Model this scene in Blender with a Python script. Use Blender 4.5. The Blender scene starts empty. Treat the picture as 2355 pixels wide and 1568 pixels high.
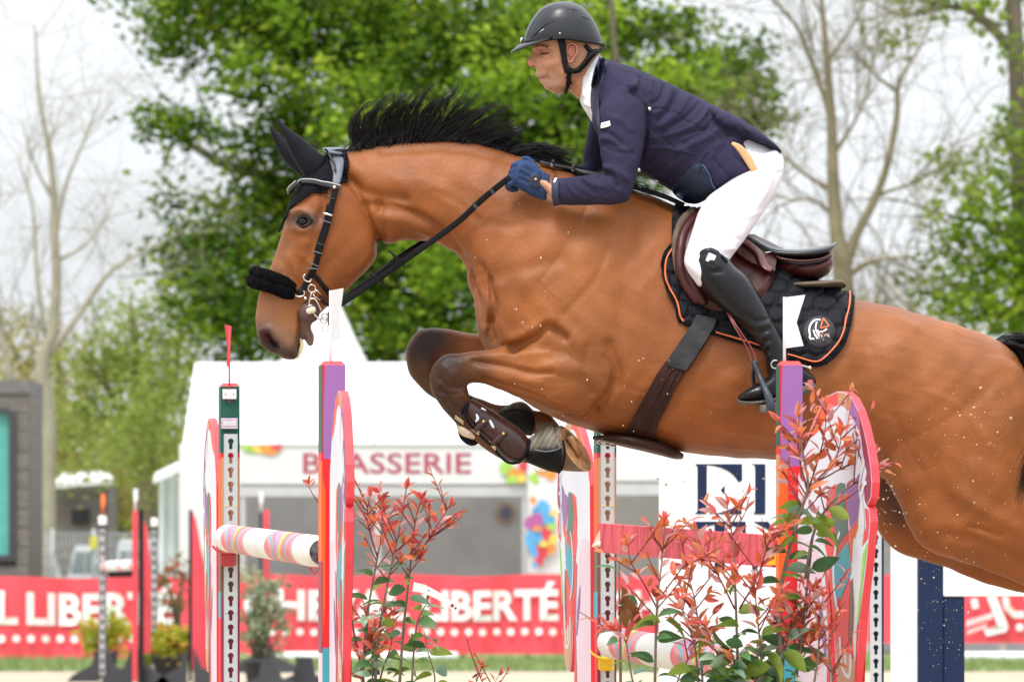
import bpy, bmesh, math, random
import numpy as np
from mathutils import Vector, Matrix
from mathutils.bvhtree import BVHTree
from mathutils.geometry import tessellate_polygon

random.seed(7); np.random.seed(7)
SC = bpy.context.scene
COL = SC.collection
R = math.radians

# ------------------------------------------------------------------ camera
D0 = 20.0                      # metres to the horse
SPX = 3.05 / 2355.0            # metres per reference unit at the horse
CAMZ = 1.4
cam_d = bpy.data.cameras.new('camera'); cam = bpy.data.objects.new('camera', cam_d)
COL.objects.link(cam); SC.camera = cam
cam.location = (0, 0, CAMZ); cam.rotation_euler = (R(90), 0, 0)
cam_d.sensor_width = 36; cam_d.lens = 36 * D0 / 3.05
cam_d.shift_y = (1219 - 784) / 2355
cam_d.clip_start = 0.5; cam_d.clip_end = 3000
cam_d.dof.use_dof = True; cam_d.dof.focus_distance = 19.75
cam_d.dof.aperture_fstop = 10.5

# ------------------------------------------------------------------ world and sun
SUN_EL, SUN_AZ = 64.0, 205.0     # degrees; azimuth the light comes from, clockwise from +Y
w = bpy.data.worlds.new('World'); SC.world = w; w.use_nodes = True
nt = w.node_tree; nt.nodes.clear()
wo = nt.nodes.new('ShaderNodeOutputWorld'); bg = nt.nodes.new('ShaderNodeBackground')
sky = nt.nodes.new('ShaderNodeTexSky'); sky.sky_type = 'NISHITA'; sky.sun_disc = False
sky.sun_elevation = R(SUN_EL); sky.sun_rotation = R(SUN_AZ); sky.air_density = 1.0; sky.dust_density = 2.0
tc = nt.nodes.new('ShaderNodeTexCoord')
mp = nt.nodes.new('ShaderNodeMapping'); mp.inputs['Scale'].default_value = (1, 1, 2.2)
nz = nt.nodes.new('ShaderNodeTexNoise'); nz.inputs['Scale'].default_value = 9.0
nz.inputs['Detail'].default_value = 5; nz.inputs['Roughness'].default_value = .5
cr_ = nt.nodes.new('ShaderNodeValToRGB')
cr_.color_ramp.elements[0].position = .34; cr_.color_ramp.elements[0].color = (.74, .74, .74, 1)
cr_.color_ramp.elements[1].position = .55; cr_.color_ramp.elements[1].color = (1, 1, 1, 1)
mx = nt.nodes.new('ShaderNodeMix'); mx.data_type = 'RGBA'
mx.inputs['B'].default_value = (10.6, 11.0, 11.5, 1)      # bright cloud deck, same units as the sky texture
nt.links.new(tc.outputs['Generated'], mp.inputs['Vector']); nt.links.new(mp.outputs['Vector'], nz.inputs['Vector'])
nt.links.new(nz.outputs['Fac'], cr_.inputs['Fac']); nt.links.new(cr_.outputs['Color'], mx.inputs['Factor'])
# an overcast sky brightens towards the zenith
sxyz = nt.nodes.new('ShaderNodeSeparateXYZ'); nt.links.new(tc.outputs['Generated'], sxyz.inputs[0])
zr = nt.nodes.new('ShaderNodeMapRange'); zr.inputs['From Min'].default_value = 0.05; zr.inputs['From Max'].default_value = 1; zr.inputs['To Min'].default_value = .86; zr.inputs['To Max'].default_value = 2.15
nt.links.new(sxyz.outputs['Z'], zr.inputs['Value'])
vm = nt.nodes.new('ShaderNodeVectorMath'); vm.operation = 'SCALE'; nt.links.new(mx.outputs['Result'], vm.inputs[0]); nt.links.new(zr.outputs['Result'], vm.inputs['Scale'])
nt.links.new(sky.outputs['Color'], mx.inputs['A']); nt.links.new(vm.outputs['Vector'], bg.inputs['Color'])
bg.inputs['Strength'].default_value = 0.088
nt.links.new(bg.outputs['Background'], wo.inputs['Surface'])

sl = bpy.data.lights.new('sun', 'SUN'); so = bpy.data.objects.new('sun', sl); COL.objects.link(so)
sl.energy = 2.3; sl.angle = R(16); sl.color = (1, .96, .9)
_sd = Vector((math.sin(R(SUN_AZ)) * math.cos(R(SUN_EL)), math.cos(R(SUN_AZ)) * math.cos(R(SUN_EL)), math.sin(R(SUN_EL))))
so.rotation_euler = _sd.to_track_quat('Z', 'Y').to_euler(); so.location = (0, 0, 30)
SC.view_settings.view_transform = 'Standard'; SC.view_settings.look = 'None'
SC.view_settings.gamma = 1; SC.view_settings.use_curve_mapping = False
SC.view_settings.exposure = 0.31
SC.cycles.use_denoising = True
SC.cycles.max_bounces = 6; SC.cycles.transparent_max_bounces = 6

# ------------------------------------------------------------------ helpers
def X(px, Y=D0): return (px - 1177.5) * SPX * Y / D0
def Z(py, Y=D0): return CAMZ - (py - 1219) * SPX * Y / D0
def W(px, py, Y=D0): return np.array((X(px, Y), Y, Z(py, Y)))
def toref(co):
    Y = co[:, 1]
    return co[:, 0] / (SPX * Y / D0) + 1177.5, 1219 - (co[:, 2] - CAMZ) / (SPX * Y / D0)

def crs(pts, sub):
    """Catmull-Rom resampling"""
    P = np.array(pts, float); n = len(P)
    if n < 3: 
        return np.array([P[0] + (P[-1] - P[0]) * t for t in np.linspace(0, 1, sub + 1)])
    E = np.vstack([2 * P[0] - P[1], P, 2 * P[-1] - P[-2]]); out = []
    for i in range(n - 1):
        a, b, c, d = E[i], E[i + 1], E[i + 2], E[i + 3]
        for k in range(sub):
            t = k / sub
            out.append(.5 * ((2 * b) + (-a + c) * t + (2 * a - 5 * b + 4 * c - d) * t * t + (-a + 3 * b - 3 * c + d) * t ** 3))
    out.append(P[-1]); return np.array(out)

ORG = {}
MESHN = 0
class MB:
    """collects shapes, builds ONE mesh object"""
    def __init__(s): s.v = []; s.f = []; s.m = []; s.n = 0; s.col = []
    def add(s, V, F, mi=0):
        V = np.asarray(V, float); s.v.append(V); n = s.n
        s.f += [tuple(int(i) + n for i in f) for f in F]; s.m += [mi] * len(F); s.n += len(V); return s
    def verts(s): return np.vstack(s.v) if s.v else np.zeros((0, 3))
    def build(s, name, mats, parent=None, smooth=True, colors=None, base=None, auto=None, attrs=None):
        V = s.verts()
        me = bpy.data.meshes.new(name)
        if parent is not None: o0 = ORG[parent.name]
        elif base is not None: o0 = np.array(base, float)
        else: o0 = np.array(((V[:, 0].min() + V[:, 0].max()) / 2, (V[:, 1].min() + V[:, 1].max()) / 2, V[:, 2].min()))
        me.from_pydata((V - o0).tolist(), [], s.f)
        if not isinstance(mats, (list, tuple)): mats = [mats]
        for m in mats: me.materials.append(m)
        if len(mats) > 1: me.polygons.foreach_set('material_index', s.m)
        if smooth: me.polygons.foreach_set('use_smooth', [True] * len(s.f))
        if colors is not None:
            a = me.color_attributes.new('Col', 'FLOAT_COLOR', 'POINT')
            c = np.ones((len(V), 4)); c[:, :3] = colors; a.data.foreach_set('color', c.ravel())
        for k, arr in (attrs or {}).items():
            a = me.attributes.new(k, 'FLOAT', 'POINT'); a.data.foreach_set('value', np.asarray(arr, np.float32))
        me.update()
        o = bpy.data.objects.new(name, me); COL.objects.link(o)
        if parent is not None: o.parent = parent; ORG[o.name] = o0
        else: o.location = o0; ORG[o.name] = o0
        if auto: 
            md = o.modifiers.new('edge', 'EDGE_SPLIT'); md.split_angle = R(auto)
        return o

def tag(o, label=None, cat=None, group=None, kind=None):
    if label: o['label'] = label
    if cat: o['category'] = cat
    if group: o['group'] = group
    if kind: o['kind'] = kind
    return o
def empty(name, loc, label=None, cat=None, group=None):
    o = bpy.data.objects.new(name, None); COL.objects.link(o); o.location = tuple(loc); o.empty_display_size = .2
    ORG[o.name] = np.array(loc, float); return tag(o, label, cat, group)
def copy_tree(o, parent=None):
    c = o.copy(); COL.objects.link(c)
    c.parent = parent; ORG[c.name] = ORG.get(o.name, np.zeros(3))
    for ch in o.children: copy_tree(ch, c)
    return c

def box(c, size, rot=0.0, axes=None, bev=0):
    hx, hy, hz = [d / 2 for d in size]
    P = []
    if bev > 0:
        # chamfered box: 24 verts
        for sx in (-1, 1):
            for sy in (-1, 1):
                for sz in (-1, 1):
                    P += [(sx * hx, sy * (hy - bev), sz * (hz - bev)), (sx * (hx - bev), sy * hy, sz * (hz - bev)), (sx * (hx - bev), sy * (hy - bev), sz * hz)]
        V = np.array(P)
        idx = lambda sx, sy, sz, k: (((sx > 0) * 2 + (sy > 0)) * 2 + (sz > 0)) * 3 + k
        F = []
        def face(l):
            pts = V[l]; n = np.cross(pts[1] - pts[0], pts[2] - pts[0])
            if n @ pts.mean(0) < 0: l = l[::-1]
            F.append(tuple(l))
        for s_ in (-1, 1):
            face([idx(s_, a, b, 0) for a, b in ((-1, -1), (1, -1), (1, 1), (-1, 1))])
            face([idx(a, s_, b, 1) for a, b in ((-1, -1), (1, -1), (1, 1), (-1, 1))])
            face([idx(a, b, s_, 2) for a, b in ((-1, -1), (1, -1), (1, 1), (-1, 1))])
        for a in (-1, 1):
            for b in (-1, 1):
                face([idx(a, b, -1, 0), idx(a, b, 1, 0), idx(a, b, 1, 1), idx(a, b, -1, 1)])
                face([idx(a, -1, b, 0), idx(a, 1, b, 0), idx(a, 1, b, 2), idx(a, -1, b, 2)])
                face([idx(-1, a, b, 1), idx(1, a, b, 1), idx(1, a, b, 2), idx(-1, a, b, 2)])
                for c_ in (-1, 1): face([idx(a, b, c_, 0), idx(a, b, c_, 1), idx(a, b, c_, 2)])
    else:
        V = np.array([(x, y, z) for x in (-hx, hx) for y in (-hy, hy) for z in (-hz, hz)])
        F = [(0, 1, 3, 2), (4, 6, 7, 5), (0, 4, 5, 1), (2, 3, 7, 6), (0, 2, 6, 4), (1, 5, 7, 3)]
    if axes is not None: V = V @ np.array(axes)
    elif rot:
        c_, s_ = math.cos(rot), math.sin(rot)
        V = V @ np.array([[c_, s_, 0], [-s_, c_, 0], [0, 0, 1]])
    return V + np.array(c), F

def tube(pts, r, seg=8, sub=4, caps=True, flat=1.0, smooth=True, up=None):
    """tube along pts; r scalar or list"""
    P = np.array(pts, float)
    rr = np.full(len(P), r) if np.isscalar(r) else np.array(r, float)
    if smooth and len(P) > 2:
        Q = crs(np.column_stack([P, rr]), sub); P, rr = Q[:, :3], Q[:, 3]
    n = len(P); T = np.gradient(P, axis=0); T /= np.linalg.norm(T, axis=1)[:, None] + 1e-12
    u = np.array(up, float) if up is not None else (np.array((0, 0, 1.)) if abs(T[0][2]) < .9 else np.array((1., 0, 0)))
    V = []
    for i in range(n):
        u = u - T[i] * (u @ T[i]); u /= np.linalg.norm(u) + 1e-12
        b = np.cross(T[i], u)
        for k in range(seg):
            a = 2 * math.pi * k / seg
            V.append(P[i] + rr[i] * (u * math.cos(a) * flat + b * math.sin(a)))
    F = [(i * seg + k, i * seg + (k + 1) % seg, (i + 1) * seg + (k + 1) % seg, (i + 1) * seg + k) for i in range(n - 1) for k in range(seg)]
    if caps:
        F.append(tuple(range(seg - 1, -1, -1))); F.append(tuple((n - 1) * seg + k for k in range(seg)))
    return np.array(V), F

def loft(st, seg=28, sub=5, round0=.5, round1=.5, Yb=D0):
    """stations (ax, ay, bx, by, w, yc, n, e): silhouette pair in reference units, half width, side offset, squareness, egg"""
    S = []
    for r in st:
        r = list(r) + [0, 2.0, 0][len(r) - 5:] if len(r) < 8 else list(r)
        a = W(r[0], r[1], Yb + r[5]); b = W(r[2], r[3], Yb + r[5])
        S.append([*a, *b, r[4], r[6], r[7]])
    S = crs(S, sub)
    # rounded ends
    def ends(S, i, j, amt):
        m0 = (S[i, :3] + S[i, 3:6]) / 2; m1 = (S[j, :3] + S[j, 3:6]) / 2
        d = m0 - m1; d /= np.linalg.norm(d) + 1e-9
        h = np.linalg.norm(S[i, :3] - S[i, 3:6]) / 2; rad = min(h, S[i, 6]) * amt; out = []
        for t in (25, 48, 66, 80):
            c, s_ = math.cos(R(t)), math.sin(R(t)); row = S[i].copy()
            ha = (S[i, :3] - S[i, 3:6]) / 2
            row[:3] = m0 + ha * c + d * rad * s_; row[3:6] = m0 - ha * c + d * rad * s_; row[6] *= c; out.append(row)
        return out
    if round0 > 0: S = np.vstack([ends(S, 0, 1, round0)[::-1], S])
    if round1 > 0: S = np.vstack([S, ends(S, -1, -2, round1)])
    V = []
    t = np.arange(seg) * 2 * math.pi / seg; c, s_ = np.cos(t), np.sin(t)
    for r in S:
        m = (r[:3] + r[3:6]) / 2; h = (r[:3] - r[3:6]) / 2; n = r[7]
        cc = np.sign(c) * np.abs(c) ** (2 / n); ss = np.sign(s_) * np.abs(s_) ** (2 / n)
        wd = r[6] * (1 + r[8] * c)
        V.append(m + cc[:, None] * h + (ss * wd)[:, None] * np.array((0, 1, 0)))
    V = np.vstack(V); n = len(S)
    F = [(i * seg + k, (i + 1) * seg + k, (i + 1) * seg + (k + 1) % seg, i * seg + (k + 1) % seg) for i in range(n - 1) for k in range(seg)]
    F.append(tuple(range(seg))); F.append(tuple((n - 1) * seg + k for k in range(seg - 1, -1, -1)))
    return V, F

def ball(c, r, seg=12, rings=8, axes=None):
    r = (r, r, r) if np.isscalar(r) else r
    V = [(0, 0, -1)]
    for i in range(1, rings):
        a = -math.pi / 2 + math.pi * i / rings
        for k in range(seg):
            b = 2 * math.pi * k / seg; V.append((math.cos(a) * math.cos(b), math.cos(a) * math.sin(b), math.sin(a)))
    V.append((0, 0, 1)); V = np.array(V) * np.array(r)
    if axes is not None: V = V @ np.array(axes)
    F = [(0, 1 + (k + 1) % seg, 1 + k) for k in range(seg)]
    for i in range(rings - 2):
        o = 1 + i * seg; F += [(o + k, o + (k + 1) % seg, o + seg + (k + 1) % seg, o + seg + k) for k in range(seg)]
    o = 1 + (rings - 2) * seg; F += [(o + k, o + (k + 1) % seg, len(V) - 1) for k in range(seg)]
    return V + np.array(c), F

def ring(c, r, t, axes=((1, 0, 0), (0, 0, 1)), seg=20, ts=6, arc=(0, 360), el=1.0):
    """torus or arc in the plane of the two axes"""
    a, b = np.array(axes[0], float), np.array(axes[1], float)
    P = [np.array(c) + r * (a * math.cos(R(x)) + b * el * math.sin(R(x))) for x in np.linspace(arc[0], arc[1], seg + 1)]
    return tube(P, t, seg=ts, smooth=False)

def poly_plate(loops, to3, thick_vec=None):
    """flat plate from 2-D loops (first outer, rest holes); to3 maps (x, y) to a point; thick_vec extrudes back"""
    L3 = [[Vector((p[0], p[1], 0)) for p in l] for l in loops]
    tris = tessellate_polygon(L3); flat = [p for l in loops for p in l]
    A = np.array([to3(*p) for p in flat]); n = len(A)
    F = []
    for t in tris:
        p = [flat[i] for i in t]
        ar = (p[1][0] - p[0][0]) * (p[2][1] - p[0][1]) - (p[2][0] - p[0][0]) * (p[1][1] - p[0][1])
        F.append(tuple(t) if ar > 0 else tuple(t[::-1]))
    if thick_vec is None: return A, F
    B = A + np.array(thick_vec); FF = F + [tuple(i + n for i in f[::-1]) for f in F]
    o = 0
    for l in loops:
        k = len(l)
        for i in range(k):
            j = (i + 1) % k; FF.append((o + i, o + j, n + o + j, n + o + i))
        o += k
    return np.vstack([A, B]), FF

def mesh_np(me):
    V = np.empty(len(me.vertices) * 3); me.vertices.foreach_get('co', V)
    F = [tuple(p.vertices) for p in me.polygons]
    return V.reshape(-1, 3), F
def remesh(pieces, voxel):
    mb = MB()
    for V, F in pieces: mb.add(V, F)
    me = bpy.data.meshes.new('tmp'); me.from_pydata(mb.verts().tolist(), [], mb.f)
    bm = bmesh.new(); bm.from_mesh(me)
    bmesh.ops.recalc_face_normals(bm, faces=bm.faces); bm.to_mesh(me); bm.free()
    o = bpy.data.objects.new('tmp', me); COL.objects.link(o)
    md = o.modifiers.new('r', 'REMESH'); md.mode = 'VOXEL'; md.voxel_size = voxel; md.adaptivity = 0
    dg = bpy.context.evaluated_depsgraph_get(); e = o.evaluated_get(dg); m2 = bpy.data.meshes.new_from_object(e)
    V, F = mesh_np(m2)
    bpy.data.objects.remove(o); bpy.data.meshes.remove(me); bpy.data.meshes.remove(m2)
    return V, np.array(F)
def edges_of(F):
    E = np.vstack([F[:, [0, 1]], F[:, [1, 2]], F[:, [2, 3]], F[:, [3, 0]]]) if F.shape[1] == 4 else np.vstack([F[:, [0, 1]], F[:, [1, 2]], F[:, [2, 0]]])
    E.sort(axis=1); return np.unique(E, axis=0)
def smooth(V, F, it, taubin=True, lam=.5, mask=None):
    E = edges_of(F); n = len(V)
    deg = np.bincount(E.ravel(), minlength=n)[:, None] + 1e-9
    for k in range(it * (2 if taubin else 1)):
        l = lam if (k % 2 == 0 or not taubin) else -lam * 1.04
        A = np.stack([np.bincount(E[:, 0], V[E[:, 1], i], n) + np.bincount(E[:, 1], V[E[:, 0], i], n) for i in range(3)], 1) / deg
        d = l * (A - V); V = V + (d if mask is None else d * mask[:, None])
    return V
def normals(V, F):
    a, b, c = V[F[:, 0]], V[F[:, 1]], V[F[:, 2]]
    fn = np.cross(b - a, c - a) 
    if F.shape[1] == 4: fn = fn + np.cross(c - a, V[F[:, 3]] - a)
    N = np.zeros_like(V)
    for k in range(F.shape[1]):
        for i in range(3): N[:, i] += np.bincount(F[:, k], fn[:, i], len(V))
    return N / (np.linalg.norm(N, axis=1)[:, None] + 1e-12)
def segdist(px, py, poly):
    d = np.full(px.shape, 1e9)
    for (x0, y0), (x1, y1) in zip(poly[:-1], poly[1:]):
        vx, vy = x1 - x0, y1 - y0; L = vx * vx + vy * vy + 1e-9
        t = np.clip(((px - x0) * vx + (py - y0) * vy) / L, 0, 1)
        d = np.minimum(d, np.hypot(px - x0 - t * vx, py - y0 - t * vy))
    return d
def inside(px, py, poly):
    c = np.zeros(px.shape, bool); n = len(poly); j = n - 1
    for i in range(n):
        xi, yi = poly[i]; xj, yj = poly[j]
        if yi != yj:
            c ^= ((yi > py) != (yj > py)) & (px < (xj - xi) * (py - yi) / (yj - yi) + xi)
        j = i
    return c
def sculpt(V, F, strokes, near=True, wsign=-1, Yc=D0, both=False):
    """strokes: (polyline in reference units, radius, height m). Acts on the camera side (or both)"""
    N = normals(V, F)
    VV = V.copy()
    if both: 
        VV[:, 1] = np.where(V[:, 1] > Yc, 2 * Yc - V[:, 1], V[:, 1])
    px, py = toref(VV)
    side = np.clip(np.where(V[:, 1] > Yc, N[:, 1], -N[:, 1]) * 2.2, 0, 1) if both else np.clip(-N[:, 1] * 2.2, 0, 1)
    disp = np.zeros(len(V))
    for st in strokes:
        pl, r, h = st[0], st[1], st[2]
        d = segdist(px, py, crs(pl, 5).tolist() if len(pl) > 2 else (pl if len(pl) > 1 else [pl[0], (pl[0][0] + .1, pl[0][1])]))
        m = np.exp(-(d / r) ** 2) * h
        if len(st) > 3: m = m * ((V[:, 1] - Yc) * st[3] > 0)
        disp += m
    return V + N * (disp * side)[:, None]

# ------------------------------------------------------------------ materials
MATS = {}
def mat(name, col, rough=.6, metal=0, var=.12, vs=6, bump=0, bs=60, coat=0, sheen=0, spec=.5, trans=0, attr=False, hue=None, coords='Object', stretch=None):
    if name in MATS: return MATS[name]
    m = bpy.data.materials.new(name); m.use_nodes = True; nt = m.node_tree; N = nt.nodes; L = nt.links
    p = N['Principled BSDF']; p.inputs['Roughness'].default_value = rough; p.inputs['Metallic'].default_value = metal
    p.inputs['Specular IOR Level'].default_value = spec
    if coat: p.inputs['Coat Weight'].default_value = coat; p.inputs['Coat Roughness'].default_value = .15
    if sheen: p.inputs['Sheen Weight'].default_value = sheen; p.inputs['Sheen Roughness'].default_value = .4
    tc = N.new('ShaderNodeTexCoord'); src = tc.outputs[coords]
    if stretch:
        mpn = N.new('ShaderNodeMapping'); mpn.inputs['Scale'].default_value = stretch; L.new(src, mpn.inputs['Vector']); src = mpn.outputs['Vector']
    n1 = N.new('ShaderNodeTexNoise'); n1.inputs['Scale'].default_value = vs; n1.inputs['Detail'].default_value = 6; L.new(src, n1.inputs['Vector'])
    mixn = N.new('ShaderNodeMix'); mixn.data_type = 'RGBA'; mixn.blend_type = 'MULTIPLY'; mixn.inputs['Factor'].default_value = 1
    rp = N.new('ShaderNodeValToRGB'); lo = 1 - var; hi = 1 + var
    rp.color_ramp.elements[0].position = .3; rp.color_ramp.elements[0].color = (lo, lo, lo, 1)
    rp.color_ramp.elements[1].position = .7; rp.color_ramp.elements[1].color = (hi, hi if hue is None else hi * hue[0], hi if hue is None else hi * hue[1], 1)
    L.new(n1.outputs['Fac'], rp.inputs['Fac']); L.new(rp.outputs['Color'], mixn.inputs['B'])
    if attr:
        at = N.new('ShaderNodeAttribute'); at.attribute_name = 'Col'; L.new(at.outputs['Color'], mixn.inputs['A'])
    else: mixn.inputs['A'].default_value = (*col, 1)
    L.new(mixn.outputs['Result'], p.inputs['Base Color'])
    if bump:
        n2 = N.new('ShaderNodeTexNoise'); n2.inputs['Scale'].default_value = bs; n2.inputs['Detail'].default_value = 5
        L.new(src, n2.inputs['Vector'])
        b = N.new('ShaderNodeBump'); b.inputs['Strength'].default_value = bump; b.inputs['Distance'].default_value = .01
        L.new(n2.outputs['Fac'], b.inputs['Height']); L.new(b.outputs['Normal'], p.inputs['Normal'])
    if trans:
        tr = N.new('ShaderNodeBsdfTranslucent'); L.new(mixn.outputs['Result'], tr.inputs['Color'])
        ms = N.new('ShaderNodeMixShader'); ms.inputs[0].default_value = trans
        L.new(p.outputs[0], ms.inputs[1]); L.new(tr.outputs[0], ms.inputs[2]); L.new(ms.outputs[0], N['Material Output'].inputs['Surface'])
    MATS[name] = m; return m

def text_mesh(s, size, bold=0.0, sx=1.0, space=1.0):
    cu = bpy.data.curves.new('t', 'FONT'); cu.body = s; cu.size = size; cu.offset = bold; cu.space_character = space
    cu.align_x = 'LEFT'; cu.resolution_u = 3
    o = bpy.data.objects.new('t', cu); COL.objects.link(o)
    dg = bpy.context.evaluated_depsgraph_get(); me = bpy.data.meshes.new_from_object(o.evaluated_get(dg))
    V, F = mesh_np(me); bpy.data.objects.remove(o); bpy.data.curves.remove(cu); bpy.data.meshes.remove(me)
    V[:, 0] -= V[:, 0].min(); V[:, 0] *= sx
    return V, F
def text_fit(s, x0, x1, zb, zt, y, bold=0, ndir=-1):
    """lettering filling the box x0..x1, zb..zt on a plane facing the camera"""
    V, F = text_mesh(s, 1.0, bold)
    V[:, 1] -= V[:, 1].min(); h = V[:, 1].max(); wd = V[:, 0].max()
    return np.column_stack([x0 + V[:, 0] / wd * (x1 - x0), np.full(len(V), y), zb + V[:, 1] / h * (zt - zb)]), F
# ================================================================== setting: ground, grass
def sheet(name, pts, z, m, label=None):
    mb = MB(); mb.add([(x, y, z) for x, y in pts], [tuple(range(len(pts)))])
    o = mb.build(name, m, smooth=False); tag(o, label, kind='structure'); return o
m_sand = mat('sand', (.42, .345, .25), rough=.95, var=.12, vs=3, bump=.6, bs=30)
m_grass = mat('turf', (.20, .25, .09), rough=.9, var=.3, vs=1.5, bump=.5, bs=20)
m_earth = mat('earth', (.20, .20, .11), rough=.95, var=.3, vs=.3)
sheet('ground', [(-1500, -300), (1500, -300), (1500, 2500), (-1500, 2500)], 0, m_earth)
sheet('riding_arena_sand', [(-60, -20), (60, -20), (60, 66.5), (-60, 66.5)], .004, m_sand)
sheet('lawn', [(-60, 66.45), (60, 66.45), (60, 76), (-60, 76)], .008, m_grass)
# blades standing along the edge of the lawn
def blades():
    n = 9000
    x = np.random.uniform(-5.5, 5.5, n); y = np.random.uniform(66.3, 72.2, n); h = np.random.uniform(.04, .10, n)
    a = np.random.uniform(0, math.pi, n); wd = .012
    V = np.zeros((n, 3, 3)); dx, dy = np.cos(a) * wd, np.sin(a) * wd
    V[:, 0] = np.column_stack([x - dx, y - dy, np.full(n, .008)]); V[:, 1] = np.column_stack([x + dx, y + dy, np.full(n, .008)])
    V[:, 2] = np.column_stack([x + np.random.uniform(-.04, .04, n), y + np.random.uniform(-.04, .04, n), h])
    mb = MB(); mb.add(V.reshape(-1, 3), [(3 * i, 3 * i + 1, 3 * i + 2) for i in range(n)])
    o = mb.build('grass', mat('grass_blade', (.22, .29, .10), rough=.7, var=.3, trans=.3)); tag(o, 'short green grass along the foot of the red banners', 'grass', kind='stuff')
blades()

# ================================================================== foliage
def leaf_mat(name, c0, c1, c2, trans=.45):
    m = bpy.data.materials.new(name); m.use_nodes = True; nt = m.node_tree; N = nt.nodes; L = nt.links
    p = N['Principled BSDF']; p.inputs['Roughness'].default_value = .65; p.inputs['Specular IOR Level'].default_value = .12
    at = N.new('ShaderNodeAttribute'); at.attribute_name = 'rnd'
    rp = N.new('ShaderNodeValToRGB'); e = rp.color_ramp.elements
    e[0].position = 0; e[0].color = (*c0, 1); e[1].position = 1; e[1].color = (*c2, 1)
    k = e.new(.5); k.color = (*c1, 1)
    L.new(at.outputs['Fac'], rp.inputs['Fac']); L.new(rp.outputs['Color'], p.inputs['Base Color'])
    tr = N.new('ShaderNodeBsdfTranslucent'); L.new(rp.outputs['Color'], tr.inputs['Color'])
    ms = N.new('ShaderNodeMixShader'); ms.inputs[0].default_value = trans
    L.new(p.outputs[0], ms.inputs[1]); L.new(tr.outputs[0], ms.inputs[2]); L.new(ms.outputs[0], N['Material Output'].inputs['Surface'])
    return m
def leaf_cloud(blobs, size, density, clump=.45, seed=1, fill=.55, Yd=3.0):
    """blobs (px, py, rx, ry, Y [, count factor]) -> many small leaf faces gathered in clumps; depth radius Yd metres"""
    rg = np.random.RandomState(seed); C = []; RR = []
    for b in blobs:
        px, py, rx, ry, Y = b[:5]; f = b[5] if len(b) > 5 else 1
        k = SPX * Y / D0; c = W(px, py, Y); rx_, rz_ = rx * k, ry * k
        n = max(3, int(f * density * rx_ * rz_))
        d = rg.normal(size=(n, 3)); d /= np.linalg.norm(d, axis=1)[:, None]
        rad = rg.uniform(fill, 1.0, n) ** .6
        yd = min(Yd, max(rx_, rz_))
        C.append(c + d * rad[:, None] * np.array((rx_, yd, rz_)))
    C = np.vstack(C); nc = len(C); per = rg.randint(16, 34, nc)
    tot = per.sum(); idx = np.repeat(np.arange(nc), per)
    P = C[idx] + rg.normal(size=(tot, 3)) * clump * np.array((.5, .5, .36))
    crnd = rg.uniform(0, 1, nc)[idx]; rnd = np.clip(crnd * .62 + rg.uniform(0, .38, tot), 0, 1)
    a = rg.normal(size=(tot, 3)); a[:, 2] *= .55; a /= np.linalg.norm(a, axis=1)[:, None]
    b = rg.normal(size=(tot, 3)); b -= a * (a * b).sum(1)[:, None]; b /= np.linalg.norm(b, axis=1)[:, None]
    s_ = size * rg.uniform(.6, 1.25, tot)[:, None]
    V = np.stack([P - a * s_, P - b * s_ * .55 + a * s_ * .1, P + a * s_, P + b * s_ * .55 + a * s_ * .1], 1).reshape(-1, 3)
    F = np.arange(tot * 4).reshape(-1, 4)
    return V, F, np.repeat(rnd, 4)
def fast_mesh(name, V, F, m, rnd, parent):
    me = bpy.data.meshes.new(name); o0 = ORG[parent.name] if parent else V.mean(0)
    me.vertices.add(len(V)); me.vertices.foreach_set('co', (V - o0).astype(np.float32).ravel())
    me.loops.add(F.size); me.loops.foreach_set('vertex_index', F.astype(np.int32).ravel())
    me.polygons.add(len(F)); me.polygons.foreach_set('loop_start', (np.arange(len(F)) * F.shape[1]).astype(np.int32))
    me.polygons.foreach_set('loop_total', np.full(len(F), F.shape[1], np.int32))
    me.materials.append(m); a = me.attributes.new('rnd', 'FLOAT', 'POINT'); a.data.foreach_set('value', rnd.astype(np.float32))
    me.update(calc_edges=True); me.validate()
    o = bpy.data.objects.new(name, me); COL.objects.link(o)
    if parent: o.parent = parent
    else: o.location = o0
    ORG[o.name] = o0; return o
m_bark = mat('bark', (.13, .11, .075), rough=.95, var=.3, vs=3, bump=.8, bs=14)
m_bark3 = mat('hazed_bark', (.34, .31, .23), rough=.95, var=.2, vs=3)  # bark colour paled to imitate haze and overexposure on the far tree
m_bark2 = mat('pale_bark', (.20, .17, .10), rough=.95, var=.25, vs=3, bump=.8, bs=14)
def limbs(mb, paths, Y, seg=7, wob=.0):
    """paths: list of [(px,py,r_m[,dy])...]"""
    for p in paths:
        P = [W(q[0], q[1], Y + (q[3] if len(q) > 3 else 0)) for q in p]; mb.add(*tube(P, [q[2] for q in p], seg=seg, sub=4))
def twigs(mb, p0, d0, length, r, depth, rg):
    n = 4; P = [np.array(p0)]; d = np.array(d0, float); d /= np.linalg.norm(d)
    for i in range(n):
        d = d + rg.normal(size=3) * .17 + np.array((0, 0, .05)); d /= np.linalg.norm(d); P.append(P[-1] + d * length / n)
    mb.add(*tube(P, np.linspace(r, r * .45, n + 1), seg=4 if depth < 2 else 5, sub=1, caps=False))
    if depth > 0:
        for k in range(rg.randint(3, 6)):
            i = rg.randint(1, n + 1); nd = d + rg.normal(size=3) * .75
            twigs(mb, P[i], nd, length * rg.uniform(.5, .8), r * .52, depth - 1, rg)
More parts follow.
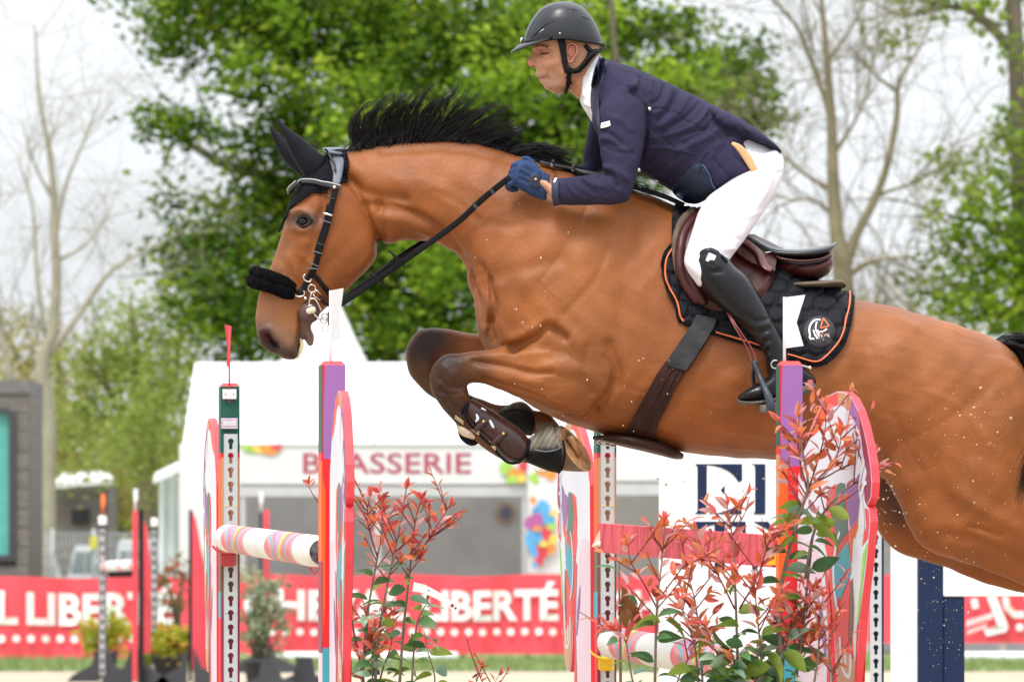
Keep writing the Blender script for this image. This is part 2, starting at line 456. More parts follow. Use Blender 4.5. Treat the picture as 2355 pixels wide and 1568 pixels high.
def tree(name, base_px, Y, label, blobs, m, size, density, paths, bark=m_bark, seed=1, clump=.45, Yd=3.0, fill=.55, twig=None, group=None, cat='tree'):
    root = empty(name, (X(base_px, Y), Y, 0), label, cat, group)
    mb = MB(); limbs(mb, paths, Y)
    if twig:
        rg = np.random.RandomState(seed + 50); cnt, ln, rad, dp = twig
        for p in paths:
            Q = crs([W(q[0], q[1], Y + (q[3] if len(q) > 3 else 0)) for q in p], 6)
            for k in range(cnt):
                i = rg.randint(len(Q) // 3, len(Q)); t = Q[min(i + 1, len(Q) - 1)] - Q[i - 1]; t /= np.linalg.norm(t) + 1e-9
                twigs(mb, Q[i], t * .6 + rg.normal(size=3) * .6, ln * rg.uniform(.6, 1.2), rad * rg.uniform(.6, 1.1), dp, rg)
    mb.build('trunk', bark, root)
    if blobs:
        V, F, r_ = leaf_cloud(blobs, size, density, clump, seed, fill, Yd)
        fast_mesh('crown', V, F, m, r_, root)
    return root
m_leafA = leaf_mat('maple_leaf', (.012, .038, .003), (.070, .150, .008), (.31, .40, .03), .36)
m_leafA2 = leaf_mat('bright_leaf', (.040, .100, .006), (.155, .27, .015), (.40, .50, .05), .42)
m_leafB = leaf_mat('spring_leaf', (.20, .30, .05), (.32, .40, .09), (.50, .50, .18), .5)
m_leafC = leaf_mat('olive_leaf', (.26, .26, .09), (.40, .36, .12), (.55, .46, .20), .5)

# the big maple behind the horse
bl = [(430, 40, 190, 130, 96), (600, 60, 170, 150, 96), (760, 90, 170, 170, 96), (640, 190, 130, 90, 95, .8), (400, 285, 70, 45, 94, 1.3), (470, 300, 60, 40, 94, 1.1),
      (350, 265, 40, 25, 94, 1.2),
      (560, 350, 90, 90, 95, .6), (700, 330, 150, 150, 96), (900, 80, 200, 160, 96), (1050, 110, 200, 200, 95), (890, 260, 170, 170, 94),
      (1060, 300, 200, 150, 96), (1230, 260, 200, 220, 97), (1250, 60, 200, 120, 97), (1420, 120, 190, 160, 96), (1450, 320, 200, 120, 96),
      (1590, 230, 170, 130, 95), (1680, 180, 120, 90, 94), (1740, 250, 70, 75, 94, 1.1), (1560, 70, 90, 70, 95, .8), (1730, 110, 45, 40, 94, .9), (1700, 290, 90, 50, 94, .9),
      (560, 500, 110, 90, 95, .8), (640, 470, 110, 100, 96), (480, 560, 130, 100, 94, .7), (420, 600, 110, 70, 94, .7), (450, 690, 110, 90, 93, .8), (560, 640, 130, 120, 94),
      (720, 560, 160, 160, 96), (560, 770, 150, 80, 93), (740, 720, 180, 120, 95), (930, 620, 180, 150, 95), (960, 760, 190, 100, 94), (1080, 700, 120, 150, 94),
      (1000, 500, 160, 140, 96), (1350, 420, 200, 60, 97), (1000, 620, 60, 50, 92, 1.4), (380, 450, 60, 60, 94, .35), (900, -60, 700, 80, 97, .6), (1150, 480, 120, 120, 97)]
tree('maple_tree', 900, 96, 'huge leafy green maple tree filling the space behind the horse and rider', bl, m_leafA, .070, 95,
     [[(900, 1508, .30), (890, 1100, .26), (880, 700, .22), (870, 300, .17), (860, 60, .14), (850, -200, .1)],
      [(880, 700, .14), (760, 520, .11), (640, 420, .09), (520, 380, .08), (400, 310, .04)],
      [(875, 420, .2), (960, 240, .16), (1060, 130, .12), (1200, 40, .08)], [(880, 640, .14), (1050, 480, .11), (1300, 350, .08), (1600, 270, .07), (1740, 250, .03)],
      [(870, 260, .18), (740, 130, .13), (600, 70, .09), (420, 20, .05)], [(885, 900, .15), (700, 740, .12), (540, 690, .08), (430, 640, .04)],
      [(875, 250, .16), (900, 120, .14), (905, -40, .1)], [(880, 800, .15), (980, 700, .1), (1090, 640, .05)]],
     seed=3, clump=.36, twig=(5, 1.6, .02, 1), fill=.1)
# brighter younger growth in front of it
tree('linden_tree', 1250, 89, 'bright yellow-green leafy tree standing just in front of the huge dark maple',
     [(1250, 130, 160, 130, 89, .8), (1130, 180, 110, 90, 88, .5), (1480, 170, 120, 90, 89, .7), (1380, 60, 120, 70, 90, .5), (1010, 250, 90, 60, 89, .45), (780, 230, 110, 90, 89, .5), (830, 150, 80, 60, 89, .35),
      (1650, 200, 90, 70, 89, .7), (1010, 600, 70, 70, 88, 1.2), (960, 560, 60, 40, 88, .8), (690, 60, 120, 60, 90, .35), (560, 160, 80, 40, 90, .3), (1300, 330, 100, 60, 90, .5), (640, 620, 70, 40, 90, .35)],
     m_leafA2, .070, 58, [[(1450, 1520, .12), (1450, 900, .10), (1440, 400, .08), (1420, 200, .05), (1400, -80, .03)],
                         [(1448, 700, .06), (1350, 520, .05), (1250, 440, .04), (1150, 400, .02)], [(1440, 400, .05), (1520, 270, .04), (1640, 210, .02)]], seed=9, clump=.34, fill=.1)
# bare trees
tree('bare_tree', 1940, 84, 'nearly bare grey-brown tree with forked trunk right of the rider',
     [], None, 0, 0,
     [[(1950, 1500, 0.173), (1945, 900, 0.151), (1938, 640, 0.133), (1922, 520, 0.094), (1915, 400, 0.079), (1912, 290, 0.065), (1903, 160, 0.050), (1893, 40, 0.036), (1880, -80, 0.022)],
      [(1935, 650, 0.086), (1965, 550, 0.061), (2010, 460, 0.054), (2040, 380, 0.047), (2062, 270, 0.040), (2068, 190, 0.032), (2120, 100, 0.014), (2150, 20, 0.009)],
      [(1912, 280, 0.036), (1880, 180, 0.032), (1830, 60, 0.022), (1770, -10, 0.014)], [(1905, 140, 0.029), (1960, 60, 0.018), (2000, -20, 0.011)],
      [(1918, 440, 0.043), (1850, 400, 0.022), (1790, 350, 0.011)], [(1920, 500, 0.036), (1870, 460, 0.022), (1800, 470, 0.014), (1740, 520, 0.007)],
      [(2015, 450, 0.029), (2100, 420, 0.016), (2180, 380, 0.009)], [(2062, 210, 0.029), (2010, 170, 0.018), (1970, 120, 0.011)], [(1940, 640, 0.050), (2010, 600, 0.029), (2100, 590, 0.014)],
      [(1914, 360, 0.036), (1960, 290, 0.022), (1990, 230, 0.011)]],
     bark=m_bark2, seed=4, twig=(9, 1.3, .011, 2))
tree('bare_tree', 120, 88, 'pale bare tree with many thin branches at far left against the white sky',
     [], None, 0, 0,
     [[(100, 1500, 0.128), (110, 1000, 0.110), (95, 850, 0.099), (120, 760, 0.075), (130, 640, 0.064), (125, 540, 0.058), (122, 420, 0.046), (110, 330, 0.035), (90, 220, 0.026), (80, 60, 0.017)],
      [(100, 830, 0.052), (170, 740, 0.043), (240, 640, 0.035), (290, 600, 0.023), (370, 560, 0.012)], [(125, 560, 0.035), (150, 430, 0.026), (190, 330, 0.017), (230, 230, 0.009)],
      [(122, 460, 0.029), (80, 380, 0.017), (50, 280, 0.009)], [(105, 780, 0.035), (85, 640, 0.029), (75, 480, 0.020), (40, 360, 0.012)], [(30, 900, 0.058), (0, 760, 0.046), (-30, 600, 0.035)],
      [(130, 600, 0.029), (200, 560, 0.017), (260, 470, 0.009)]],
     bark=m_bark3, seed=14, twig=(7, 1.4, .008, 2))
tree('plane_tree', 2345, 86, 'tall green tree with grey trunk at right edge above the croup',
     [(2290, 560, 110, 120, 85, .8), (2180, 600, 80, 60, 85, .6), (2260, 420, 90, 80, 86, .8), (2330, 330, 70, 100, 86, .9), (2280, 700, 160, 80, 85, 1.0), (2330, 620, 80, 100, 85, .9), (2180, 700, 70, 60, 85, .6),
      (2090, 20, 70, 35, 86, 1.0), (2050, 85, 35, 25, 86, 1.0), (2300, 20, 70, 40, 86, .8), (2200, -40, 160, 50, 86, .8), (2180, 380, 60, 50, 86, .4), (2170, 500, 60, 50, 86, .4), (2420, 450, 90, 300, 86, .9), (2350, 160, 50, 60, 86, .7), (2150, 640, 50, 40, 86, .5), (2340, 760, 80, 50, 85, 1)],
     m_leafA2, .070, 75, [[(2370, 1510, .22), (2362, 900, .19), (2348, 400, .14), (2335, 100, .11), (2325, -100, .1)], [(2350, 600, .08), (2280, 520, .05), (2180, 500, .02)],
                         [(2350, 760, .09), (2270, 690, .06), (2170, 650, .03)], [(2335, 120, .08), (2220, 20, .05), (2070, 40, .02)]], bark=m_bark, seed=21, clump=.34, twig=(5, 1.2, .02, 1), fill=.1)
# spring shrubs and willows on the left, and the pale band right
tree('willow_tree', 330, 100, 'yellow-green spring willow left of the white tent',
     [(330, 800, 130, 110, 100, .8), (240, 900, 130, 120, 100, .8), (380, 900, 100, 120, 99, .8), (300, 720, 80, 50, 100, .4), (180, 1000, 120, 100, 100, .7), (330, 1010, 130, 130, 98, .9), (420, 720, 70, 60, 100, .5)],
     m_leafB, .06, 110, [[(340, 1480, .2), (335, 1100, .16), (320, 900, .1), (300, 700, .04)], [(330, 1050, .08), (250, 900, .05), (190, 820, .02)], [(335, 1000, .08), (400, 860, .05), (420, 720, .02)]],
     bark=m_bark2, seed=31, clump=.45, twig=(10, 1.4, .016, 1), fill=.1)
tree('willow_tree', 150, 108, 'ochre-leaved willow behind the grey wooden cabin',
     [(40, 780, 130, 90, 108, .6), (130, 860, 120, 90, 108, .6), (90, 1000, 160, 130, 107, .9), (230, 1080, 160, 130, 108, 1), (350, 1130, 130, 110, 107, 1), (0, 900, 80, 100, 108, .6), (120, 1150, 160, 90, 107, 1)],
     m_leafC, .06, 80, [[(150, 1450, .2), (150, 1100, .16), (140, 900, .08), (120, 760, .04)], [(150, 1050, .08), (60, 880, .04), (20, 760, .02)]],
     bark=m_bark2, seed=33, clump=.5, twig=(10, 1.4, .018, 1), fill=.1)
tree('thicket', 260, 122, 'dense low green thicket beyond the parked vehicles at left',
     [(60, 1150, 200, 110, 122, .9), (300, 1130, 200, 130, 122, .9), (500, 1050, 160, 200, 122, .8), (400, 1000, 150, 120, 122, .6)], m_leafA2, .10, 22,
     [[(260, 1440, .2), (260, 1200, .1), (250, 1100, .05)]], seed=36, clump=.6, fill=.1, cat='thicket')
tree('thicket', 2030, 112, 'pale straw-coloured leafless thicket behind the saddle',
     [(2020, 720, 130, 70, 112, .6), (1960, 780, 160, 80, 112, .6), (2150, 790, 200, 80, 112, .8)], m_leafC, .035, 70,
     [[(2030, 1460, .1), (2030, 900, .08), (2000, 700, .03)], [(2035, 900, .06), (2100, 720, .02)], [(2030, 880, .06), (1950, 700, .02)]], bark=m_bark2, seed=41, clump=.5, twig=(16, 1.6, .018, 2), fill=.1, cat='thicket')
# far wood closing the view low down
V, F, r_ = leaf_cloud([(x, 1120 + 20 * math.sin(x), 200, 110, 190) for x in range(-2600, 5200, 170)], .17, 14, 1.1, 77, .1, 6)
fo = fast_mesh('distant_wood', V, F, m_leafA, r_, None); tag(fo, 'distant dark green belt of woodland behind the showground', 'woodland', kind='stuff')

# ================================================================== tents
m_tent = mat('tent_canvas', (.88, .89, .90), rough=.55, var=.03, vs=2, bump=.15, bs=6, trans=.25)
m_tent2 = mat('tent_wall', (.70, .78, .78), rough=.6, var=.06, vs=2, bump=.2, bs=8)
m_alu = mat('aluminium', (.66, .67, .69), rough=.35, metal=.6, var=.05)
m_grey = mat('grey_canvas', (.55, .53, .56), rough=.9, var=.12, vs=2.5, bump=.2, bs=4)
m_maroon = mat('maroon_print', (.42, .07, .12), rough=.6, var=.05)
def quad(p): return np.array(p, float), [(0, 1, 2, 3)]
def boxpx(x0, x1, y0, y1, Y, dep=.08, yoff=0):
    """upright box given by its outline in reference units at distance Y"""
    a = W(x0, y0, Y + yoff); b = W(x1, y1, Y + yoff)
    return box(((a[0] + b[0]) / 2, Y + yoff + dep / 2, (a[2] + b[2]) / 2), (abs(b[0] - a[0]), dep, abs(a[2] - b[2])))
def disc(cx, cy, rx, ry, Y, n=18):
    return poly_plate([[(cx + rx * math.cos(t), -cy + ry * math.sin(t)) for t in np.linspace(0, 2 * math.pi, n, endpoint=False)]], lambda a, b: W(a, -b, Y))
def blobshape(cx, cy, r, Y, seed, n=22, am=.3):
    rg = np.random.RandomState(seed); ph = rg.uniform(0, 6.28, 4)
    L = []
    for t in np.linspace(0, 2 * math.pi, n, endpoint=False):
        q = r * (1 + am * .5 * (math.sin(2 * t + ph[0]) + .6 * math.sin(3 * t + ph[1]) + .4 * math.sin(5 * t + ph[2])))
        L.append((cx + q * math.cos(t), -cy + q * math.sin(t)))
    return poly_plate([L], lambda a, b: W(a, -b, Y))
YT = 76.0
tent = empty('marquee', (X(880, YT), YT, 0), 'long white marquee with BRASSERIE lettered on its valance', 'tent')
mb = MB()
rb = 5.0
# roof: front and rear slope with slightly sagging bays
def roof(x0, x1, yr, ye, Y, depth, bays=4):
    nx, nz = 24, 6; V = []
    for i in range(nx + 1):
        for j in range(nz + 1):
            u, v = i / nx, j / nz; px = x0 + (x1 - x0) * u
            a = W(px, yr, Y); b = W(px, ye, Y)
            sag = .06 * math.sin(math.pi * ((u * bays) % 1)) * math.sin(math.pi * v)
            V.append((b[0], Y + depth * (1 - v), a[2] + (b[2] - a[2]) * v - sag))
    F = [(i * (nz + 1) + j, i * (nz + 1) + j + 1, (i + 1) * (nz + 1) + j + 1, (i + 1) * (nz + 1) + j) for i in range(nx) for j in range(nz)]
    V = np.array(V); V2 = V.copy(); V2[:, 1] = 2 * (Y + depth) - V[:, 1]
    return V, F, V2
V1, F1, V2 = roof(420, 1300, 818, 1022, YT, 3.0)
mb.add(V1, F1); mb.add(V2, [f[::-1] for f in F1]); mb.build('roof', m_tent, tent, smooth=False)
m_seam = mat('tent_seam', (.62, .64, .67), rough=.6, var=.05)
for px_ in (640, 860, 1080, 1298):
    a_ = W(px_, 1021, YT); mb = MB(); mb.add(*tube([(a_[0], YT - .01, a_[2] + .01), (a_[0], YT + 3.0, Z(818, YT) + .01)], .018, seg=5, smooth=False)); mb.build('seam', m_seam, tent)
mb = MB(); mb.add(*boxpx(548, 1300, 1019, 1024, YT, .02, -.05)); mb.build('seam', m_seam, tent, smooth=False)
mb = MB(); mb.add(*boxpx(548, 1300, 1022, 1112, YT, .02, -.03)); mb.build('valance', m_tent, tent, smooth=False)
mb = MB(); mb.add(*boxpx(548, 1214, 1119, 1141, YT, .10, -.02)); mb.build('beam', m_alu, tent, smooth=False)
mb = MB()
V, F = text_fit('BRASSERIE', X(697, YT), X(1084, YT), Z(1089, YT), Z(1041, YT), YT - .036, bold=.012); mb.add(V, F)
mb.build('lettering', m_maroon, tent, smooth=False)
# gable side at left, posts, side wall
mb = MB()
mb.add(*quad([W(412, 1022, YT), W(412, 1320, YT) * (1, 1, 0), (X(412, YT), YT + 6, 0), (X(412, YT), YT + 6, Z(1022, YT))]))
mb.add(*poly_plate([[(0, 0), (6, 0), (3, 1)]], lambda a, b: np.array((X(420, YT), YT + a, Z(1022, YT) + b * (Z(818, YT) - Z(1022, YT))))))
mb.add(*quad([W(413, 1022, YT), (X(413, YT), YT, 0), (X(552, YT), YT, 0), W(552, 1022, YT)]))
mb.build('side_wall', m_tent, tent, smooth=False)
for i, (x0, x1) in enumerate(((549, 564), (860, 876), (1200, 1213))):
    mb = MB(); mb.add(*boxpx(x0, x1, 1141, 1500, YT, .1)); mb.build('post', m_alu, tent, smooth=False)
mb = MB(); mb.add(*boxpx(553, 1230, 1022, 1500, YT, .03, 3.4)); mb.build('back_wall', m_grey, tent, smooth=False)
# coloured print on the valance corners
cols = {'g': (.38, .62, .10), 'o': (.80, .30, .06), 'r': (.68, .06, .09), 'b': (.12, .42, .75), 'y': (.80, .62, .12), 'n': (.06, .10, .30), 'p': (.45, .12, .35)}
PR = {k: mat('print_' + k, v, rough=.6, var=.12, vs=20) for k, v in cols.items()}; PK = list(PR)
n_ = 0
for cx, cy, r, k in ((582, 1020, 22, 'g'), (600, 1018, 24, 'y'), (622, 1020, 26, 'o'), (636, 1021, 14, 'r'), (566, 1022, 12, 'g'), (1165, 1075, 16, 'g'), (1188, 1098, 22, 'o'), (1205, 1070, 12, 'r'), (1178, 1105, 14, 'g'), (1200, 1100, 10, 'y')):
    n_ += 1
    V, F = disc(cx, cy, r, r, YT - .04 - n_ * .004, 28)
    V[:, 2] = np.clip(V[:, 2], Z(1111, YT), Z(1023, YT)); mb = MB(); mb.add(V, F); mb.build('corner_print', PR[k], tent, smooth=False)
# round emblem on the grey rear wall
mb = MB(); V, F = disc(1163, 1180, 24, 26, YT + 3.37); mb.add(V, F, 0); V, F = disc(1163, 1180, 14, 16, YT + 3.365); mb.add(V, F, 1)
mb.build('wall_emblem', [mat('tan_print', (.42, .32, .25), var=.1), mat('dusk_print', (.16, .16, .26), var=.1)], tent, smooth=False)

# printed panel with coloured bubbles beside the tent door
pan = MB(); pan.add(*boxpx(1214, 1292, 1060, 1318, YT - 1.2, .04)); po = pan.build('banner_stand', m_tent, smooth=False)
tag(po, 'tall white panel printed with blue, red and orange blobs beside the grey tent opening', 'banner stand')
for i, (cx, cy, r, k) in enumerate([(1228, 1100, 12, 'g'), (1242, 1085, 9, 'o'), (1265, 1090, 14, 'o'), (1275, 1075, 9, 'r'), (1245, 1172, 20, 'b'), (1262, 1195, 13, 'b'), (1228, 1195, 12, 'r'), (1228, 1200, 20, 'p'), (1225, 1240, 20, 'b'), (1240, 1232, 15, 'b'), (1258, 1225, 15, 'r'), (1268, 1210, 10, 'g'),
                                  (1262, 1260, 16, 'o'), (1245, 1270, 16, 'r'), (1228, 1270, 10, 'b'), (1272, 1240, 11, 'y'), (1235, 1215, 8, 'o'), (1250, 1250, 9, 'y'), (1226, 1150, 8, 'o'), (1274, 1180, 8, 'y'), (1240, 1290, 10, 'r'), (1230, 1298, 7, 'b')]):
    mb = MB(); mb.add(*blobshape(cx, cy, r, YT - 1.206 - i * .004, i)); mb.build('printed_blob', PR[k], po, smooth=False)

# second marquee right of it
Y2 = 75.0
t2 = empty('marquee', (X(1700, Y2), Y2, 0), 'white marquee with open grey front behind the obstacle, right of the colourful panel', 'tent')
mb = MB(); V1, F1, V2 = roof(1300, 2360, 880, 1022, Y2, 3.0, 5); mb.add(V1, F1); mb.add(V2, [f[::-1] for f in F1]); mb.build('roof', m_tent, t2, smooth=False)
mb = MB(); mb.add(*boxpx(1300, 2360, 1022, 1105, Y2, .02, -.03)); mb.build('valance', m_tent, t2, smooth=False)
mb = MB(); mb.add(*boxpx(1300, 2360, 1112, 1138, Y2, .1, -.02)); mb.build('beam', m_alu, t2, smooth=False)
mb = MB(); mb.add(*boxpx(1300, 2360, 1022, 1500, Y2, .03, 3)); mb.build('back_wall', m_grey, t2, smooth=False)
for x in (1296, 1640, 1990, 2300):
    mb = MB(); mb.add(*boxpx(x, x + 12, 1138, 1500, Y2, .1)); mb.build('post', m_alu, t2, smooth=False)
# pagoda tent whose point shows beneath the horse's head
Y3 = 92.0
t3 = empty('pagoda_tent', (X(700, Y3), Y3, 0), 'white pagoda tent with steep pointed roof showing below the horse muzzle', 'tent')
def pagoda(cx, yt, ye, hw, Y):
    V = []; n = 8
    apex = W(cx, yt, Y); c0 = W(cx, ye, Y); hwm = hw * SPX * Y / D0
    for j in range(n + 1):
        v = j / n; rr = hwm * (v ** 1.15) + .04; z = apex[2] + (c0[2] - apex[2]) * v
        for a, b in ((-1, -1), (1, -1), (1, 1), (-1, 1)): V.append((c0[0] + a * rr, Y + hwm + b * rr, z))
    F = [(j * 4 + k, (j + 1) * 4 + k, (j + 1) * 4 + (k + 1) % 4, j * 4 + (k + 1) % 4) for j in range(n) for k in range(4)]
    F.append((0, 1, 2, 3))
    return V, F
mb = MB(); mb.add(*pagoda(745, 618, 850, 100, Y3)); mb.build('roof', m_tent, t3, smooth=False)
mb = MB(); mb.add(*boxpx(650, 842, 850, 1450, Y3, 3.6, .1)); mb.build('side_wall', m_tent, t3, smooth=False)
# lean-to at the left of the marquee
t4 = empty('tent_annex', (X(385, 78), 78, 0), 'low pale white annex tent with drooping canopy left of the marquee', 'tent')
mb = MB(); Vq = [W(352, 1105, 77), W(366, 1082, 77.5), W(415, 1060, 78), W(415, 1075, 77)]
mb.add(np.array([W(352, 1100, 77), W(352, 1112, 77), W(415, 1085, 77), W(415, 1062, 77), W(358, 1086, 80), W(415, 1058, 80)]), [(0, 1, 2, 3), (0, 3, 5, 4), (0, 4, 1)]); mb.build('canopy', m_tent, t4, smooth=False)
mb = MB()
for i in range(4):
    x0 = 366 + i * 12; mb.add(*boxpx(x0, x0 + 11.2, 1095, 1500, 78, .05, .05 * (i % 2)))
mb.build('side_wall', m_tent2, t4, smooth=False)

# ================================================================== cabin, hut, vehicles, mesh fence
m_wood = mat('grey_timber', (.17, .15, .14), rough=.85, var=.25, vs=3, bump=.4, bs=18, stretch=(1, 1, 6))
m_teal = mat('teal_glass', (.10, .42, .38), rough=.15, var=.1)
YC = 78
cab = empty('wooden_cabin', (X(0, YC), YC, 0), 'grey timber cabin with teal glass window cut by the left edge', 'cabin')
for i in range(14):
    y0 = 905 + i * 44
    if y0 > 1500: break
    for (a, b) in (((-400, -60), (36, 66)) if 945 < y0 < 1280 else ((-400, 66),)):
        mb = MB(); mb.add(*boxpx(a, b, y0, min(y0 + 42, 1508), YC, .05 + .01 * (i % 2))); mb.build('plank', m_wood, cab, smooth=False)
mb = MB(); mb.add(*boxpx(-405, 66, 874, 904, YC, 2.4, -.03)); mb.build('roof', mat('slate_roof', (.15, .14, .145), rough=.7, var=.2), cab, smooth=False)
mb = MB(); mb.add(*boxpx(-60, 20, 950, 1276, YC, .03, .02)); mb.build('window', m_teal, cab, smooth=False)
mb = MB()
for r_ in ((20, 36, 945, 1290), (-60, 20, 938, 950), (-60, 20, 1276, 1290), (-64, -54, 945, 1290)): mb.add(*boxpx(*r_, YC, .1, -.05))
mb.build('window_frame', mat('dark_frame', (.05, .05, .055), rough=.5, var=.1), cab, smooth=False)
mb = MB(); mb.add(*boxpx(-400, 68, 905, 1508, YC, 2.2, .08)); mb.build('wall', m_wood, cab, smooth=False)

YH = 104
hut = empty('hut', (X(190, YH), YH, 0), 'small dark hut with pale roof among the shrubs at left', 'hut')
mb = MB(); mb.add(*boxpx(128, 250, 1108, 1440, YH, 2.5)); mb.build('wall', m_wood, hut, smooth=False)
mb = MB(); a, b, c, d = W(112, 1112, YH - .3), W(262, 1100, YH - .3), W(240, 1080, YH + 2.8), W(140, 1086, YH + 2.8); mb.add(np.array([a, b, c, d, a - (0, 0, .08), b - (0, 0, .08)]), [(0, 1, 2, 3), (4, 5, 1, 0)]); mb.build('roof', m_tent, hut, smooth=False)
mb = MB(); mb.add(*boxpx(165, 205, 1170, 1205, YH, .03, -.04)); mb.build('window', mat('dark_glass', (.02, .02, .025), rough=.1), hut, smooth=False)

m_vanw = mat('white_car_paint', (.72, .75, .77), rough=.25, var=.03, coat=.6)
m_glass = mat('car_glass', (.16, .21, .22), rough=.08, var=.1, spec=.8)
m_tyre = mat('tyre', (.02, .02, .02), rough=.8)
def vehicle(x0, x1, ytop, Y, label, van=True, stripe=False):
    k = SPX * Y / D0; L_ = (x1 - x0) * k; Hh = Z(ytop, Y); cx = (X(x0, Y) + X(x1, Y)) / 2
    root = empty('parked_van' if van else 'parked_car', (cx, Y, 0), label, 'van' if van else 'car')
    # side profile, extruded across the vehicle
    if van: prof = [(-.5, .12), (-.5, .55), (-.47, .96), (-.42, 1), (.20, 1), (.26, .97), (.40, .58), (.49, .48), (.5, .12)]
    else: prof = [(-.5, .2), (-.49, .62), (-.40, .68), (-.30, .97), (-.22, 1), (.08, 1), (.14, .97), (.27, .66), (.47, .55), (.5, .2)]
    mb = MB(); mb.add(*poly_plate([[(p[0] * L_, p[1] * Hh) for p in prof]][::1], lambda a, b: np.array((cx + a, Y, b)), (0, 1.75, 0))); mb.build('body', m_vanw, root, smooth=False)
    ws = ([(-.44, .62), (-.44, .88), (-.30, .88), (-.30, .62)], [(-.27, .62), (-.27, .88), (-.05, .88), (-.05, .62)], [(-.02, .62), (-.02, .88), (.20, .88), (.32, .62)]) if van else ([(-.36, .68), (-.28, .92), (-.10, .92), (-.10, .68)], [(-.08, .68), (-.08, .92), (.08, .92), (.20, .68)])
    for q in ws:
        mb = MB(); mb.add(*poly_plate([[(p[0] * L_, p[1] * Hh) for p in q]], lambda a, b: np.array((cx + a, Y - .012, b)))); mb.build('window', m_glass, root, smooth=False)
    for u in (-.30, .32):
        for yy in (-.02, 1.57):
            P = [(cx + u * L_, Y + yy, .32), (cx + u * L_, Y + yy + .2, .32)]
            mb = MB(); mb.add(*tube(P, .32, seg=16, smooth=False)); mb.build('wheel', m_tyre, root, smooth=False)
    if stripe:
        mb = MB(); mb.add(*poly_plate([[(-.2 * L_, .38 * Hh), (-.02 * L_, .38 * Hh), (.02 * L_, .52 * Hh), (-.14 * L_, .50 * Hh)]], lambda a, b: np.array((cx + a, Y - .016, b)))); mb.build('stripe', PR['b'], root, smooth=False)
vehicle(-60, 140, 1222, 90, 'white van with blue side stripe beside the grey cabin', True, True)
vehicle(148, 262, 1252, 92, 'pale white car behind mesh fence, between the van and the striped pole', False)
vehicle(268, 395, 1240, 93, 'pale white van behind the black and red jump standards', True)
YF = 82
fen = empty('mesh_fence', (X(220, YF), YF, 0), 'grey wire mesh fence panels in front of the parked vehicles', 'fence')
m_fence = mat('galvanised', (.34, .37, .36), rough=.5, metal=.3)
for x in (70, 121, 216, 311, 405):
    mb = MB(); mb.add(*tube([W(x, 1215, YF), W(x, 1500, YF) * (1, 1, 0)], .025, seg=8, smooth=False)); mb.build('fence_post', m_fence, fen)
for x0, x1 in ((70, 121), (121, 216), (216, 311), (311, 405)):
    mb = MB()
    for z_ in np.arange(.1, 1.42, .14): mb.add(*tube([(X(x0, YF), YF, z_), (X(x1, YF), YF, z_)], .006, seg=4, smooth=False))
    for u in np.linspace(X(x0, YF), X(x1, YF), 12)[1:-1]: mb.add(*tube([(u, YF, .1), (u, YF, 1.38)], .006, seg=4, smooth=False))
    mb.build('wire_panel', m_fence, fen)
mb = MB(); mb.add(*boxpx(206, 224, 1232, 1262, YF, .01, -.05)); tag(mb.build('notice', mat('yellow_notice', (.75, .68, .12), var=.05), smooth=False), 'small yellow notice fixed on the mesh fence', 'notice')

# ================================================================== red banners
m_red = mat('banner_red', (.84, .075, .105), rough=.45, var=.07, vs=1.5)
m_white = mat('white_print', (.86, .86, .87), rough=.5, var=.02)
YB = 73.0
def banner(x0, x1, ytop, ybot, label, letters, dots, Y=YB, extra=None, group='red advertising banners round the arena'):
    nx = max(8, int((x1 - x0) / 18)); V = []; rg = np.random.RandomState(int(abs(x0)))
    ph = rg.uniform(0, 6, 3)
    def wav(px, v): return .035 * math.sin(px * .031 + ph[0] + v * 1.5) + .02 * math.sin(px * .083 + ph[1] + v * 3)
    def top(px): return ytop + 2.5 * math.sin((px - x0) * .02 + ph[2])
    def P(px, v):
        zt, zb = Z(top(px), Y), Z(ybot, Y); return np.array((X(px, Y), Y + wav(px, v), zt + (zb - zt) * v))
    nz = 6
    for i in range(nx + 1):
        for j in range(nz + 1): V.append(P(x0 + (x1 - x0) * i / nx, j / nz))
    F = [(i * (nz + 1) + j, i * (nz + 1) + j + 1, (i + 1) * (nz + 1) + j + 1, (i + 1) * (nz + 1) + j) for i in range(nx) for j in range(nz)]
    mb = MB(); mb.add(V, F); o = mb.build('advertising_banner', m_red); tag(o, label, 'banner', group)
    mb = MB()
    for (s_, a, b, y0, y1) in letters:
        L_, FF = text_fit(s_, a, b, -y1, -y0, 0, bold=.035)
        Q = np.array([P(q[0], (-q[2] - ytop) / (ybot - ytop)) - (0, .045, 0) for q in L_]); mb.add(Q, FF)
    for (cx, cy, r) in dots:
        D_, FF = poly_plate([[(cx + r * math.cos(t), -cy + r * math.sin(t)) for t in np.linspace(0, 6.283, 14, endpoint=False)]], lambda a, b: P(a, (-b - ytop) / (ybot - ytop)) - (0, .045, 0)); mb.add(D_, FF)
    if extra:
        for lp in extra:
            D_, FF = poly_plate([[(a, -b) for a, b in lp]], lambda a, b: P(a, (-b - ytop) / (ybot - ytop)) - (0, .045, 0)); mb.add(D_, FF)
    if mb.n: mb.build('lettering', m_white, o, smooth=False)
    return o
banner(-520, 468, 1327, 1514, 'red banner lettered CHEVAL LIBERTÉ, cut by the left edge', [('CHEVAL', -330, 42, 1358, 1437), ('LIBERTÉ', 62, 405, 1343, 1437)], [(5 + 33.4 * i, 1468, 9) for i in range(-10, 14)])
banner(474, 1330, 1322, 1503, 'red banner lettered CHEVAL LIBERTÉ behind the striped pole', [('CHEVAL', 560, 940, 1354, 1427), ('LIBERTÉ', 972, 1284, 1338, 1427)], [(690 + 32.3 * i, 1452, 8.5) for i in range(-3, 20)])
